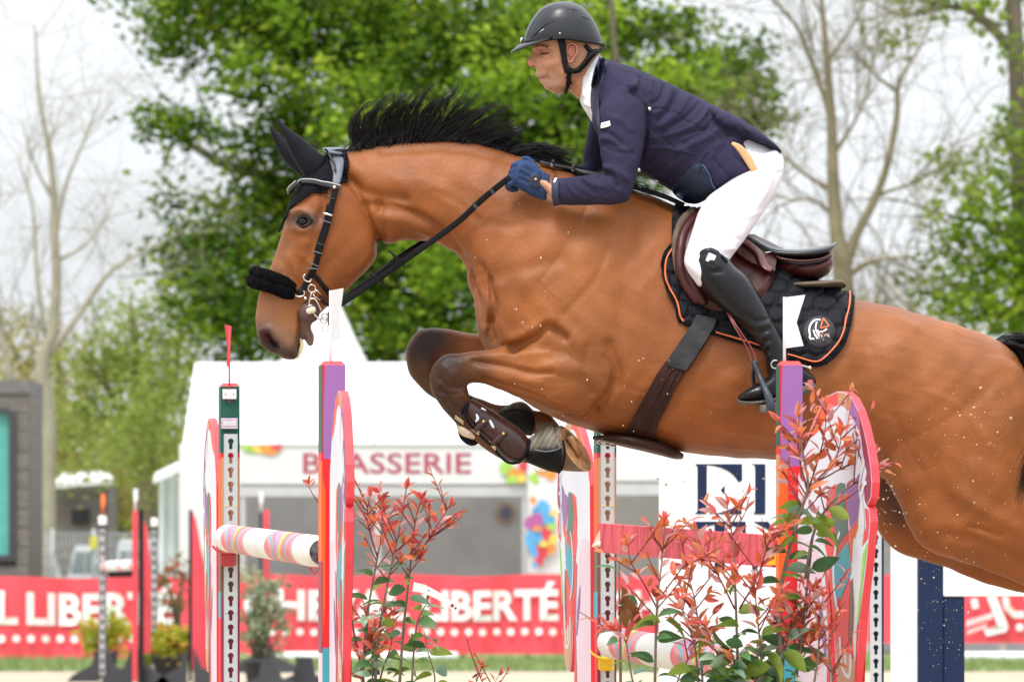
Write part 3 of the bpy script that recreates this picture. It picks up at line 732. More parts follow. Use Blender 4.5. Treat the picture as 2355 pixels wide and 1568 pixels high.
banner(1334, 1990, 1322, 1503, 'red banner mostly hidden behind the red-leaved shrub', [('CHEVAL', 1400, 1700, 1354, 1427), ('LIBERTÉ', 1730, 1975, 1338, 1427)], [])
banner(1994, 2800, 1320, 1478, 'red banner with slanted white lettering at right edge below the hind leg', [], [(2345, 1442, 9)],
       extra=[[(2268, 1370), (2290, 1370), (2318, 1440), (2312, 1452), (2268, 1462), (2262, 1447), (2293, 1438)],
              [(2303, 1372), (2318, 1372), (2322, 1392), (2335, 1405), (2355, 1404), (2355, 1420), (2330, 1420), (2308, 1400)]] +
             [[(2222 + i * 10, 1440 - i * 3), (2229 + i * 10, 1438 - i * 3), (2232 + i * 10, 1424 - i * 3), (2225 + i * 10, 1426 - i * 3)] for i in range(6)] +
             [[(2224 + i * 9, 1458 - i * 3), (2230 + i * 9, 1456 - i * 3), (2232 + i * 9, 1446 - i * 3), (2226 + i * 9, 1448 - i * 3)] for i in range(5)] + [[(2232, 1378), (2246, 1376), (2250, 1398), (2236, 1400)]])
for (a, b, la) in ((620, 1052, 'long white ground pole lying on the grass under the red banner, left of centre'), (2218, 2700, 'long white ground rail under the red banner at right edge')):
    y0, y1 = (1500, 1524) if a < 1000 else (1482, 1505)
    mb = MB(); P0, P1 = W(a, (y0 + y1) / 2, 71.5), W(b, (y0 + y1) / 2, 71.5); P0[2] = P1[2] = .055; mb.add(*tube([P0, P1], .055, seg=12, smooth=False)); tag(mb.build('ground_pole', m_white), la, 'pole')
mb = MB(); 
for x in range(1060, 2000, 150): mb.add(*boxpx(x, x + 10, 1500, 1516, 73, .05, .1))
mb.add(*boxpx(-500, 2700, 1330, 1338, 73, .03, .1)); 
fr = mb.build('banner_rail', m_fence, smooth=False); tag(fr, 'low grey metal rail that carries the red banners', 'rail')
# ================================================================== the oxer: four standards, wings, poles
def U(v): v = np.array(v, float); return v / np.linalg.norm(v)
JU = U((.125, -1, 0))                 # direction of the poles, towards the camera
JV = U((1, .125, 0))                  # across
c_purple = mat('paint_purple', (.29, .125, .36), rough=.5, var=.05, vs=4, spec=.3)
c_red = mat('paint_red', (.68, .022, .028), rough=.5, var=.06, vs=4, spec=.3)
c_coral = mat('paint_coral', (.72, .07, .075), rough=.5, var=.06, spec=.3)
c_orange = mat('paint_orange', (.78, .12, .015), rough=.5, var=.06, spec=.3)
c_green = mat('paint_dark_green', (.015, .095, .07), rough=.5, var=.12, spec=.3)
c_teal = mat('paint_teal', (.06, .34, .42), rough=.5, var=.06, spec=.3)
c_tan = mat('paint_tan', (.55, .28, .16), rough=.5, var=.06, spec=.3)
c_brown = mat('paint_brown', (.20, .10, .075), rough=.5, var=.08, spec=.3)
c_maroon = mat('paint_maroon', (.27, .035, .085), rough=.5, var=.08, spec=.3)
c_slate = mat('paint_slate_green', (.09, .16, .13), rough=.5, var=.08, spec=.3)
c_lime = mat('paint_lime', (.30, .62, .11), rough=.5, var=.06, spec=.3)
c_white = mat('paint_white', (.66, .67, .73), rough=.5, var=.04, spec=.3)
c_pinkw = mat('paint_pinkish_white', (.70, .54, .62), rough=.5, var=.05, spec=.3)
c_edge = mat('paint_rose_edge', (.72, .06, .08), rough=.5, var=.08, spec=.3)
m_track = mat('track_aluminium', (.55, .58, .60), rough=.42, metal=.35, var=.05)
m_yel = mat('cup_yellow', (.85, .55, .02), rough=.35, var=.06)
m_cream = mat('cup_cream', (.78, .72, .60), rough=.4, var=.05)
m_rubber = mat('black_rubber', (.022, .022, .025), rough=.75, var=.3)

def frame_pts(c, V):                  # local (v across, u towards camera, z) -> world
    V = np.array(V, float); return np.array(c) + V[:, [0]] * JV + V[:, [1]] * JU + V[:, [2]] * np.array((0, 0, 1.))
def jbox(c, v0, v1, u0, u1, z0, z1):
    V, F = box(((v0 + v1) / 2, (u0 + u1) / 2, (z0 + z1) / 2), (abs(v1 - v0), abs(u1 - u0), abs(z1 - z0)))
    return frame_pts(c, V), [f[::-1] for f in F]
def keyhole(cx, cz, rt=.0095, w=.0055, h=.022):
    P = [(cx + rt * math.cos(t), cz + rt * math.sin(t)) for t in np.linspace(-math.pi / 2 + .6, 1.5 * math.pi - .6, 12)]
    P += [(cx - w, cz - h), (cx - w * .6, cz - h - .004), (cx + w * .6, cz - h - .004), (cx + w, cz - h)]
    return P[::-1]
def track_mesh(c, v0, v1, u, z0, z1, pitch, zfirst):
    """slotted cup track: a real plate with keyholes cut through, two side returns"""
    mb = MB(); cx = (v0 + v1) / 2; z = zfirst
    while z - pitch > z0:
        a, b = z + pitch * .42, z - pitch * .58
        mb.add(*poly_plate([[(v0, b), (v1, b), (v1, a), (v0, a)], keyhole(cx, z)], lambda x, y: frame_pts(c, [(x, u, y)])[0])); z -= pitch
    mb.add(*poly_plate([[(v0, zfirst + pitch * .42), (v1, zfirst + pitch * .42), (v1, z1), (v0, z1)]], lambda x, y: frame_pts(c, [(x, u, y)])[0]))
    mb.add(*jbox(c, v0 - .0025, v0, u - .010, u + .001, z0, z1)); mb.add(*jbox(c, v1, v1 + .0025, u - .010, u + .001, z0, z1))
    return mb
def standard(c, label, w_, d_, bands, zt, side_bands=None, far=True, cap=True):
    root = empty('jump_standard', (c[0], c[1], 0), label, 'jump standard', 'painted standards of the obstacle')
    h = w_ / 2
    # painted post: one part, front and side colours in bands
    mb = MB(); mats = []
    def mi(m):
        if m not in mats: mats.append(m)
        return mats.index(m)
    zz = zt
    for (m, zb) in bands:
        mb.add(*jbox(c, -h, h, -d_ / 2, d_ / 2 - .0, zb, zz), mi(m)); zz = zb
    if side_bands:
        zz = zt
        for (m, zb) in side_bands: mb.add(*jbox(c, -h - .0022, -h - .0002, -d_ / 2 + .001, d_ / 2 - .001, zb, zz), mi(m)); zz = zb
    mb.build('post', mats, root, smooth=False)
    V = frame_pts(c, [(-h, -d_ / 2, zt), (h, -d_ / 2, zt), (h, d_ / 2, zt), (-h, d_ / 2, zt), (-h * .72, -d_ * .36, zt + .011), (h * .72, -d_ * .36, zt + .011), (h * .72, d_ * .36, zt + .011), (-h * .72, d_ * .36, zt + .011)])
    mb = MB(); mb.add(V, [(3, 2, 6, 7), (0, 3, 7, 4), (2, 1, 5, 6), (1, 0, 4, 5), (4, 7, 6, 5)]); mb.build('cap', c_coral, root, smooth=False)
    mb = MB(); mb.add(*jbox(c, -.30, .30, -.05, .05, .004, .07)); mb.add(*jbox(c, -.04, .04, -.30, .30, .004, .06)); mb.build('foot', c_red, root, smooth=False)
    return root
YN, YFAR = 18.4, 21.8
PN1 = (X(764, YN), YN); PN2 = (X(814, YN) + .004, YN) if False else (X(1816, YN), YN)
PF1 = (X(527.5, YFAR), YFAR); PF2 = (X(1392, YFAR), YFAR)
zN = Z(840, YN); zFt = Z(889, YFAR)
# ---- near standards
s2 = standard((*PN1, 0), 'near left standard, purple over red with white flag in front of the rein', .0625, .10,
              [(c_purple, Z(1055, YN)), (c_red, Z(1488, YN)), (c_teal, .55), (c_red, .02)], zN,
              [(c_green, Z(1040, YN)), (c_red, Z(1060, YN)), (c_orange, Z(1290, YN)), (c_maroon, Z(1500, YN)), (c_pinkw, .5), (c_tan, .02)])
s4 = standard((*PN2, 0), 'near right standard, purple over red with white swallowtail flag before the rider\'s boot', .0625, .056,
              [(c_purple, Z(1072, YN)), (c_red, Z(1490, YN)), (c_teal, .55), (c_red, .02)], zN,
              [(c_green, Z(1026, YN)), (c_red, Z(1045, YN)), (c_tan, Z(1140, YN)), (c_orange, Z(1400, YN)), (c_maroon, .02)])
def strip(c, v0, v1, zs, m, root, u=.0505):
    u = .0285 if root is s4 else u
    mb = MB(); mb.add(*poly_plate([[(a, b) for a, b in zs]], lambda x, y: frame_pts(c, [(x, u, y)])[0])); mb.build('paint_stripe', m, root, smooth=False)
for root, c in ((s2, (*PN1, 0)), (s4, (*PN2, 0))):
    h = .03125
    strip(c, 0, 0, [(-h, zN), (-h * .8, zN), (-h * .93, Z(960, YN)), (-h * .95, Z(1055, YN)), (-h, Z(1055, YN))], c_red, root)
    strip(c, 0, 0, [(-h, Z(1055, YN)), (-h * .35, Z(1075, YN)), (-h * .25, Z(1200, YN)), (-h * .5, Z(1330, YN)), (-h, Z(1390, YN))][::-1], c_orange, root) if root is s4 else strip(c, 0, 0, [(-h, 1.55), (-h * .75, 1.50), (-h * .8, 1.2), (-h, 1.1)][::-1], c_orange, root)
def flag_pole(c, z0, z1, r, m, root):
    mb = MB(); mb.add(*tube([(c[0], c[1], z0), (c[0], c[1], z1)], r, seg=8, smooth=False)); mb.build('flag_stick', m, root)
m_flagw = mat('white_flag', (.86, .87, .88), rough=.5, var=.02, bump=.1, bs=30, trans=.25)
m_flagr = mat('red_flag', (.75, .05, .07), rough=.5, var=.05, trans=.2)
def flag(outline, Y, m, label_root, yaw=0.0, base=None):
    P = lambda a, b: W(a, -b, Y) + np.array((0, (a - outline[0][0]) * yaw, 0))
    V, F = poly_plate([[(a, -b) for a, b in outline]], P)
    mb = MB(); mb.add(V, F); mb.add(V + (0, .002, 0), [f[::-1] for f in F]); mb.build('flag', m, label_root, smooth=False)
flag_pole((X(1804, YN), YN, 0), zN - .03, Z(683, YN), .004, m_flagw, s4)
flag([(1804, 684), (1852, 678), (1832, 741), (1848, 795), (1804, 801)], YN, m_flagw, s4)
flag_pole((X(760, YN), YN, 0), zN - .03, Z(668, YN), .0035, m_flagw, s2)
flag([(761, 668), (765, 667), (789, 661), (780, 735), (784, 777), (762, 787)], YN, m_flagw, s2, yaw=.002)

# ---- far standards with the slotted tracks that face the camera
PITCH = .0462
for c, label, px0, tt in (((*PF1, 0), 'far left standard, dark green top with red flag, white plate and slotted track', 505, 998), ((*PF2, 0), 'far right standard with slotted track under the horse\'s belly plate', 1366, 998)):
    r_ = standard(c, label, .060, .09, [(c_green, Z(1042, YFAR)), (c_red, Z(1052, YFAR)), (c_tan, Z(1262, YFAR)), (c_brown, Z(1372, YFAR)), (c_maroon, .02)], zFt,
                  [(c_green, Z(1042, YFAR)), (c_red, Z(1056, YFAR)), (c_orange, Z(1240, YFAR)), (c_coral, Z(1262, YFAR)), (c_brown, Z(1360, YFAR)), (c_teal, Z(1420, YFAR)), (c_red, .02)])
    track_mesh(c, -.0195, .0195, .0485 + .008, .3, Z(tt, YFAR), PITCH, Z(tt + 17, YFAR)).build('track', m_track, r_, smooth=False)
    if px0 == 505: s1 = r_
    else: s3 = r_
    for zz in (1172, 1416):
        for sx in (-1, 1):
            mb = MB(); mb.add(*ball(frame_pts(c, [(sx * .014, .0575, Z(zz - 9, YFAR))])[0], (.0035, .002, .0035), 8, 5)); mb.build('rivet', m_yel if zz < 1200 else m_track, r_)
flag_pole((X(529, YFAR), YFAR - .055, 0), zFt - .05, Z(750, YFAR), .003, m_flagr, s1)
flag([(516, 746), (531, 749), (528, 800), (526, 842), (520, 842), (522, 800)], YFAR - .057, m_flagr, s1, yaw=.004)
mb = MB(); mb.add(*box((X(529.5, YFAR), YFAR - .056, Z(907, YFAR)), (.045, .004, .032), bev=.0015)); pl = mb.build('plate', m_flagw, s1, smooth=False)
for sx in (-1, 1):
    mb = MB(); mb.add(*ball((X(529.5, YFAR) + sx * .013, YFAR - .0585, Z(907, YFAR)), .002, 6, 4)); mb.build('screw', c_brown, pl)
mb = MB(); mb.add(*box((X(529, YFAR), YFAR - .056, Z(974, YFAR)), (.054, .003, .034), bev=.001)); st_ = mb.build('sticker', mat('sticker_lilac', (.55, .40, .52), rough=.4, var=.15, vs=60), s1, smooth=False)
mb = MB(); rg = np.random.RandomState(3)
for i in range(9): mb.add(*boxpx(514 + i * 3.3, 516.2 + i * 3.3, 968 + rg.uniform(-1, 1), 979, YFAR - .06, .0006))
mb.add(*boxpx(512, 546, 983, 984.5, YFAR - .06, .0006)); mb.build('sticker_print', m_flagw, st_, smooth=False)

# ---- wings: one painted board design in board coordinates, taken from the near right one
WP0 = np.array((X(1845, 18.36), 18.36)); WD = U((.176, -.7))
def uv(px, py):
    tx = (px - 1177.5) * SPX / D0      # x / Y of the sight line
    # WP0 + t WD on the line x = tx*y
    t = (tx * WP0[1] - WP0[0]) / (WD[0] - tx * WD[1]); Y = WP0[1] + t * WD[1]; return (t, Z(py, Y))
def a3(x, y): return (1725 + x * .2567, 891 + y * .2567)
def a4(x, y): return (1897.3 + x * .3768, 977.4 + y * .3768)
OUT = [(1845, 1095)] + [a3(*p) for p in ((540, 470), (575, 370), (620, 260), (680, 140), (740, 72), (820, 35), (885, 42), (945, 95), (1000, 200), (1045, 340), (1085, 510), (1115, 690), (1128, 850), (1118, 985), (1082, 1060), (1100, 1085), (1112, 1200), (1100, 1340), (1078, 1568))] + \
      [a4(235, 1180), a4(220, 1420), a4(208, 1568), (1972, 1600), (1960, 1622), (1945, 1622), (1938, 1600), a4(98, 1568), a4(85, 1350), a4(62, 1050), (1914, 1316), (1916, 1440), (1921, 1568), (1930, 1800), (1945, 2200), (1948, 2470), (1830, 2470), (1838, 1800)]
PATCH = [
 (c_pinkw, [(1846, 1250), (1880, 1240), (1900, 1300), (1905, 1568), (1900, 1800), (1840, 1800), (1846, 1400)]),
 (c_coral, [(1912, 1128), (1930, 1112), (1960, 1150), (1985, 1165), (1990, 1230), (1976, 1310), (1969, 1440), (1974, 1530), (1960, 1600), (1940, 1580), (1926, 1440), (1914, 1310), (1906, 1190)]),
 (c_white, [(1960, 1140), (1985, 1150), (1992, 1200), (1984, 1290), (1972, 1400), (1966, 1500), (1960, 1400), (1966, 1290), (1960, 1200)]),
 (c_orange, [a3(*p) for p in ((545, 480), (580, 372), (622, 268), (682, 148), (742, 82), (722, 180), (705, 300), (640, 400), (590, 440))]),
 (c_coral, [a3(*p) for p in ((742, 78), (822, 42), (826, 155), (760, 185), (712, 260), (724, 180))]),
 (c_tan, [a3(*p) for p in ((824, 42), (884, 49), (942, 100), (930, 210), (905, 205), (880, 172), (828, 156))]),
 (c_coral, [a3(*p) for p in ((944, 100), (952, 110), (930, 250), (900, 420), (888, 560), (893, 420), (920, 240))]),
 (c_purple, [a3(*p) for p in ((954, 114), (1000, 208), (1014, 300), (1016, 390), (985, 320), (928, 232))]),
 (c_coral, [a3(*p) for p in ((1002, 212), (1015, 240), (1030, 400), (1018, 440), (1016, 330))]),
 (c_maroon, [a3(*p) for p in ((1012, 240), (1045, 350), (1082, 515), (1112, 692), (1124, 850), (1114, 980), (1080, 1052), (1062, 1000), (1058, 880), (1082, 760), (1050, 600), (1028, 430))]),
 (c_purple, [a3(*p) for p in ((1020, 450), (1030, 520), (1005, 640), (1000, 560))]),
 (c_slate, [a3(*p) for p in ((815, 870), (850, 850), (888, 860), (893, 1000), (914, 1290), (830, 1420), (790, 1250), (760, 1130), (795, 1000))]),
 (c_purple, [a3(*p) for p in ((894, 905), (960, 870), (1010, 770), (1032, 800), (1028, 950), (1008, 1160), (934, 1262), (908, 1040))]),
 (c_coral, [a3(*p) for p in ((760, 960), (790, 1000), (762, 1130), (792, 1260), (826, 1428), (915, 1300), (1010, 1165), (1005, 1210), (936, 1300), (830, 1480), (815, 1568), (740, 1568), (705, 1400), (722, 1200))]),
 (c_orange, [a3(*p) for p in ((930, 1320), (1000, 1220), (1010, 1240), (980, 1340), (960, 1350), (950, 1568), (938, 1568))]),
 (c_orange, [a3(*p) for p in ((1045, 1190), (1060, 1210), (1058, 1340), (1045, 1320))]),
 (c_coral, [a3(*p) for p in ((1066, 1075), (1096, 1090), (1106, 1200), (1094, 1345), (1040, 1420), (1060, 1300), (1078, 1240))]),
 (c_teal, [a3(917, 1372), a4(180, 800), a4(186, 895), a4(110, 1090), a4(96, 1150), a4(78, 1060), a4(66, 860), a3(815, 1568), a3(835, 1485)]),
 (c_coral, [a4(110, 1095), a4(183, 935), a4(172, 1100), (1897.3 + 168 * .3768, 977.4 + 1330 * .3768), a4(196, 1390), a4(190, 1430), a4(150, 1370), a4(98, 1310), a4(92, 1200)]),
 (c_brown, [a4(178, 965), a4(196, 930), a4(204, 1100), a4(198, 1250), a4(184, 1350), a4(170, 1300)]),
 (c_lime, [a4(288, 705), a4(272, 830), a4(252, 1000), a4(232, 1210), a4(222, 1215), a4(228, 1090), a4(246, 930), a4(256, 790)]),
 (c_red, [a4(222, 1220), a4(233, 1200), a4(222, 1350), a4(216, 1568), a4(206, 1568), a4(214, 1400)]),
 (c_tan, [a4(96, 1312), a4(150, 1375), a4(212, 1440), a4(206, 1568), (1970, 1598), (1958, 1618), (1946, 1618), (1940, 1598), a4(102, 1568)]),
 (c_coral, [a4(25, 890), a4(38, 880), a4(60, 1110), a4(56, 1400), (1919, 1568), (1926, 1800), (1900, 1800), a4(36, 1568), a4(46, 1300), a4(36, 1100)]),
 (c_purple, [a4(-20, 1040), a4(0, 1090), a4(30, 1260), a4(34, 1420), a4(26, 1420), a4(-10, 1200)]),
 (c_slate, [(1862, 1680), (1890, 1640), (1905, 1720), (1900, 2000), (1870, 2000)]),
]
SQ = [[a4(118, 650), a4(96, 730), a4(80, 860), a4(84, 1000), a4(98, 1090), a4(116, 1160)],
      [a4(118, 1290), a4(124, 1400), a4(134, 1480), a4(160, 1526), a4(178, 1522), a4(184, 1420), a4(180, 1400)],
      [a4(150, 1360), a4(152, 1440), a4(158, 1480)],
      [a3(1035, 640), a3(1060, 660), a3(1040, 760), a3(1020, 900), a3(1045, 1040), a3(1055, 1180), a3(1050, 1320)],
      [a3(1085, 850), a3(1060, 870), a3(1040, 960)]]
def wing_tree(label):
    root = empty('wing_board', (0, 0, 0), label, 'wing board', 'painted horse-head wing boards of the obstacle')
    mb = MB(); o = [uv(*p) for p in OUT]
    V, F = poly_plate([o], lambda a, b: np.array((a, -.011, b)), (0, .022, 0)); mb.add(V, F[:len(F) - len(o)], 0); mb.add(V, F[len(F) - len(o):], 1)
    mb.build('board', [c_white, c_edge], root, smooth=False)
    for k, (m, p) in enumerate(PATCH):
        q = [uv(*t) for t in p]; mb = MB()
        for sgn in (-1, 1):
            V, F = poly_plate([q], lambda a, b: np.array((a, sgn * (.01115 + k * .00006), b))); mb.add(V, F if sgn < 0 else [f[::-1] for f in F])
        mb.build('painted_shape', m, root, smooth=False)
    for s_ in SQ:
        P = [uv(*t) for t in crs(s_, 6)]
        for sg in (-1, 1):
            L_, R2 = [], []
            for i in range(len(P)):
                a, b = P[max(i - 1, 0)], P[min(i + 1, len(P) - 1)]; d = math.hypot(b[0] - a[0], b[1] - a[1]) + 1e-9
                nx, nz = -(b[1] - a[1]) / d * .009, (b[0] - a[0]) / d * .0055
                L_.append((P[i][0] - nx, sg * .0130, P[i][1] - nz)); R2.append((P[i][0] + nx, sg * .0130, P[i][1] + nz))
            n = len(P); mb = MB(); mb.add(L_ + R2, [(i, n + i, n + i + 1, i + 1) for i in range(n - 1)]); mb.build('white_squiggle', c_white, root, smooth=False)
    return root
def place_wing(root, p, q, flip=False):
    p, q = np.array(p), np.array(q); d = U(q - p); root.location = (p[0], p[1], 0)
    root.rotation_euler = (0, 0, math.atan2(d[1], d[0])); return root
wr = wing_tree('near right painted horse-head wing board behind the red-tipped shrub'); wr0 = wr
place_wing(wr, WP0, WP0 + WD)
w2 = copy_tree(wr0); place_wing(w2, (X(768, 18.30), 18.30), (X(807, 17.60), 17.60)); w2['label'] = 'near left painted horse-head wing board seen nearly edge-on beside the purple post'
w3 = copy_tree(wr0); place_wing(w3, (X(505, 21.86), 21.86), (X(474, 22.56), 22.56)); w3['label'] = 'far left painted wing board left of the dark green post'
w4 = copy_tree(wr0); place_wing(w4, (X(1364, 21.86), 21.86), (X(1286, 22.56), 22.56)); w4['label'] = 'far right painted wing board between the front hooves and the slotted post'

# ---- poles, plank, cups
m_polew = mat('pole_white', (.70, .69, .65), rough=.5, spec=.3, var=.09, vs=3, bump=.1, bs=10, coat=.15)
PS = [mat('pole_' + n, c, rough=.5, spec=.3, var=.12) for n, c in (('pink', (.66, .14, .17)), ('blue', (.16, .34, .42)), ('green', (.36, .56, .16)), ('lilac', (.34, .24, .52)), ('orange', (.68, .22, .08)), ('rose', (.66, .24, .26)))]
m_scuff = mat('scuffed_black', (.06, .065, .07), rough=.7, var=.9, vs=90, bump=.4, bs=80)
def striped_pole(P0, P1, r, label, bands, seg=72):
    P0, P1 = np.array(P0), np.array(P1); L_ = np.linalg.norm(P1 - P0); d = (P1 - P0) / L_
    n = 300; ups = np.array((0, 0, 1.)); ups -= d * (ups @ d); ups /= np.linalg.norm(ups); b = np.cross(d, ups); V = []; mi = []
    bt = [0, .012] + list(np.linspace(.02, L_ - .02, n)) + [L_ - .012, L_]
    for k, t in enumerate(bt):
        rr = r * (.80 if k in (0, len(bt) - 1) else (.95 if k in (1, len(bt) - 2) else 1))
        for j in range(seg):
            a = 2 * math.pi * j / seg; V.append(P0 + d * t + rr * (ups * math.cos(a) + b * math.sin(a)))
    F = []
    for i in range(len(bt) - 1):
        tm = (bt[i] + bt[i + 1]) / 2
        for j in range(seg):
            a = 2 * math.pi * (j + .5) / seg; F.append((i * seg + j, (i + 1) * seg + j, (i + 1) * seg + (j + 1) % seg, i * seg + (j + 1) % seg)); m = 0
            for (t0, t1) in bands:
                if t0 < tm < t1:
                    u = (tm - t0) / (t1 - t0); v = a / 6.283
                    f = u * 13 + .9 * math.sin(2 * a + u * 5) + .5 * math.sin(3 * a)
                    m = [1, 6, 2, 1, 4, 6, 3, 5, 1, 2, 6][int(abs(f)) % 11]
            mi.append(m)
    o0 = MB(); o0.add(V, F); o0.m = mi
    F2 = [tuple(range(seg)), tuple((len(bt) - 1) * seg + k for k in range(seg - 1, -1, -1))]
    o0.f += F2; o0.m += [7, 7]
    o = o0.build('jump_pole', [m_polew] + PS + [m_scuff]); tag(o, label, 'jump pole', 'striped poles of the obstacle'); return o
striped_pole(W(524, 1237, 21.62), W(741, 1269, 18.62), .0445, 'upper white pole with pink and blue swirl bands ending in a scuffed black cap', [(.25, 1.05), (1.75, 2.6)])
striped_pole(W(1407, 1477, 21.62), W(1800, 1545, 18.60), .0510, 'lower white pole with pink swirl bands half hidden behind the shrub', [(.25, .8), (1.45, 2.2), (2.5, 2.9)])
def cup(c, m, label, px, py, Y, w_=.055, root=None, near=False):
    root = empty('pole_cup', W(px, py, Y), label, 'pole cup', 'cups holding the poles')
    x0, y0, z0 = W(px, py, Y); mb = MB(); V = []; n = 12
    for u_, s_ in ((-.03, 1), (.03, 1)):
        for t in np.linspace(200, 340, n): V.append((x0 + w_ * math.cos(R(t)), y0 + u_, z0 + w_ * .72 * math.sin(R(t)) + .012))
        for t in np.linspace(340, 200, n): V.append((x0 + (w_ - .006) * math.cos(R(t)), y0 + u_, z0 + (w_ * .72 - .006) * math.sin(R(t)) + .012))
    k = 2 * n; F = [(i, (i + 1) % k, k + (i + 1) % k, k + i) for i in range(k)] + [(i, k - 1 - i, k - 2 - i, i + 1) for i in range(n - 1)] + [(k + i + 1, 2 * k - 2 - i, 2 * k - 1 - i, k + i) for i in range(n - 1)]
    mb.add(V, F); mb.build('tray', m, root, smooth=False)
    mb = MB(); mb.add(*box((x0 + (.004 if near else 0), y0 + .02, z0 - .045), (.052, .03, .045), bev=.007)); mb.build('bracket', m, root, smooth=False)
cup(None, mat('cup_red', (.45, .035, .05), rough=.4, var=.08, coat=.2), 'red cup under the upper striped pole on the far left standard', 524, 1254, 21.72)
cup(None, m_yel, 'yellow cup under the lower pole on the far right standard', 1394, 1494, 21.70, .058)
mb = MB(); mb.add(*poly_plate([[(709, -1303), (722, -1322), (731, -1317), (731, -1303)], [(716, -1306), (729, -1306), (729, -1314), (723, -1316)]], lambda a, b: W(a, -b * -1 if False else -b, 18.5), (0, .03, 0)))
tag(mb.build('pole_cup', mat('cup_red', (0, 0, 0)), smooth=False), 'small red cup bracket at the black end of the upper pole', 'pole cup', 'cups holding the poles')
# pink plank
m_plank = mat('worn_pink_paint', (.62, .045, .068), rough=.65, spec=.25, var=.35, vs=5, hue=(1.9, 1.7), stretch=(14, 3, 1.2), bump=.15, bs=20)
PA, PB = W(1386, 1236, 21.55), W(1790, 1268, 18.50)
dd = U(PB - PA); nn = U(np.cross(dd, (0, 0, 1))); 
V = np.array([p + nn * s1_ * .016 + np.array((0, 0, 1)) * s2_ for p, hh in ((PA, .046), (PB, .0435)) for s1_ in (-1, 1) for s2_ in (-hh, hh)])
mb = MB(); mb.add(V, [(0, 1, 3, 2), (4, 6, 7, 5), (0, 4, 5, 1), (2, 3, 7, 6), (0, 2, 6, 4), (1, 5, 7, 3)]); tag(mb.build('jump_plank', m_plank, smooth=False), 'worn pink-red plank hanging between the right standards', 'plank')
root = empty('plank_cup', W(1380, 1245, 21.6), 'cream plastic cup gripping the left end of the pink plank', 'plank cup', 'cups holding the poles')
mb = MB(); mb.add(*poly_plate([[(a, -b) for a, b in ((1385, 1207), (1378, 1222), (1361, 1257), (1373, 1256), (1390, 1254), (1402, 1268), (1384, 1268), (1378, 1262), (1390, 1240))]][::1], lambda a, b: W(a, -b, 21.5), (0, .03, 0))); mb.build('tray', m_cream, root, smooth=False)
mb = MB(); V, F = loft([(1364, 1250, 1366, 1257, .02, 0), (1378, 1240, 1380, 1262, .028, 0), (1398, 1240, 1400, 1267, .028, 0)], seg=16, Yb=21.52); mb.add(V, F); mb.build('bracket', m_cream, root)
root = empty('plank_cup', W(1770, 1287, 18.5), 'bright yellow cup at the right end of the pink plank', 'plank cup', 'cups holding the poles')
mb = MB(); mb.add(*poly_plate([[(a, -b) for a, b in ((1755, 1298), (1767, 1272), (1786, 1271), (1786, 1299))], [(a, -b) for a, b in ((1768, 1291), (1774, 1280), (1781, 1277), (1781, 1284))][::-1]], lambda a, b: W(a, -b, 18.46), (0, .035, 0))); mb.build('tray', m_yel, root, smooth=False)

# ================================================================== white lettered board and navy obstacle behind (25-27 m)
m_board = mat('white_board', (.86, .87, .89), rough=.45, var=.02)
m_navy = mat('navy_paint', (.008, .020, .062), rough=.6, spec=.25, var=.12, vs=3)
YS = 26.0
sg = MB(); sg.add(*boxpx(1516, 1796, 1000, 1640, YS, .03)); so_ = sg.build('lettered_board', m_board, smooth=False, base=W(1650, 1640, YS)); tag(so_, 'big white board with navy serif letters E I and T K under the belly', 'sign board')
for x_ in (1548, 1762):
    p0 = W(x_, 1600, YS + .06); mb = MB(); mb.add(*box((p0[0], YS + .06, p0[2] / 2 + .1), (.06, .05, p0[2] + .2))); mb.build('leg', m_board, so_, smooth=False)
def navy(loops):
    mb = MB()
    for lp in loops: mb.add(*poly_plate([[(a, -b) for a, b in l] for l in lp], lambda a, b: W(a, -b, YS - .004), ))
    return mb
def g3(x, y): return (1322.4 + x * .3766, 977.4 + y * .3766)
# E: a stem, arms meeting in a round white counter, small inner wedge
cx, cy = 845, 392
arc_t = [g3(805, 245)] + [g3(805 + 210 * math.sin(R(t)), 400 - 152 * math.cos(R(t))) for t in range(0, 90, 10)] 
E_ = [[[g3(728, 237), g3(1020, 237), g3(1020, 335)] + [g3(805 + 205 * math.sin(R(t)), 395 - 150 * math.cos(R(t))) for t in (72, 55, 40, 25, 12, 0)] + [g3(803, 540), g3(728, 543), g3(745, 530), g3(748, 520), g3(748, 258), g3(745, 250)]],
      [[g3(888, 396), g3(914, 368), g3(914, 424)]],
      [[g3(1016, 460), g3(1016, 543), g3(820, 543), g3(900, 530), g3(965, 505)]]]
I_ = [[[g3(1075, 237), g3(1162, 237), g3(1162, 543), g3(1088, 543), g3(1098, 530), g3(1100, 520), g3(1100, 260), g3(1096, 248)]]]
navy(E_).build('letter', m_navy, so_, smooth=False); navy(I_).build('letter', m_navy, so_, smooth=False)
T_ = [[[g3(725, 588), g3(1042, 588), g3(1042, 690), g3(1020, 650), g3(1000, 625), g3(915, 605), g3(915, 880), g3(930, 893), g3(825, 893), g3(852, 880), g3(852, 605), g3(780, 625), g3(745, 650), g3(725, 690)]]]
K_ = [[[g3(1085, 588), g3(1180, 588), g3(1225, 650), g3(1225, 700), g3(1195, 670), g3(1185, 640)]], [[g3(1080, 860), g3(1135, 850), g3(1085, 895)]]]
navy(T_).build('letter', m_navy, so_, smooth=False); navy(K_).build('letter', m_navy, so_, smooth=False)
YQ = 25.0
ob = empty('white_obstacle_frame', (X(2120, YQ), YQ, 0), 'white and navy painted obstacle frame under the horse\'s hind leg', 'obstacle frame')
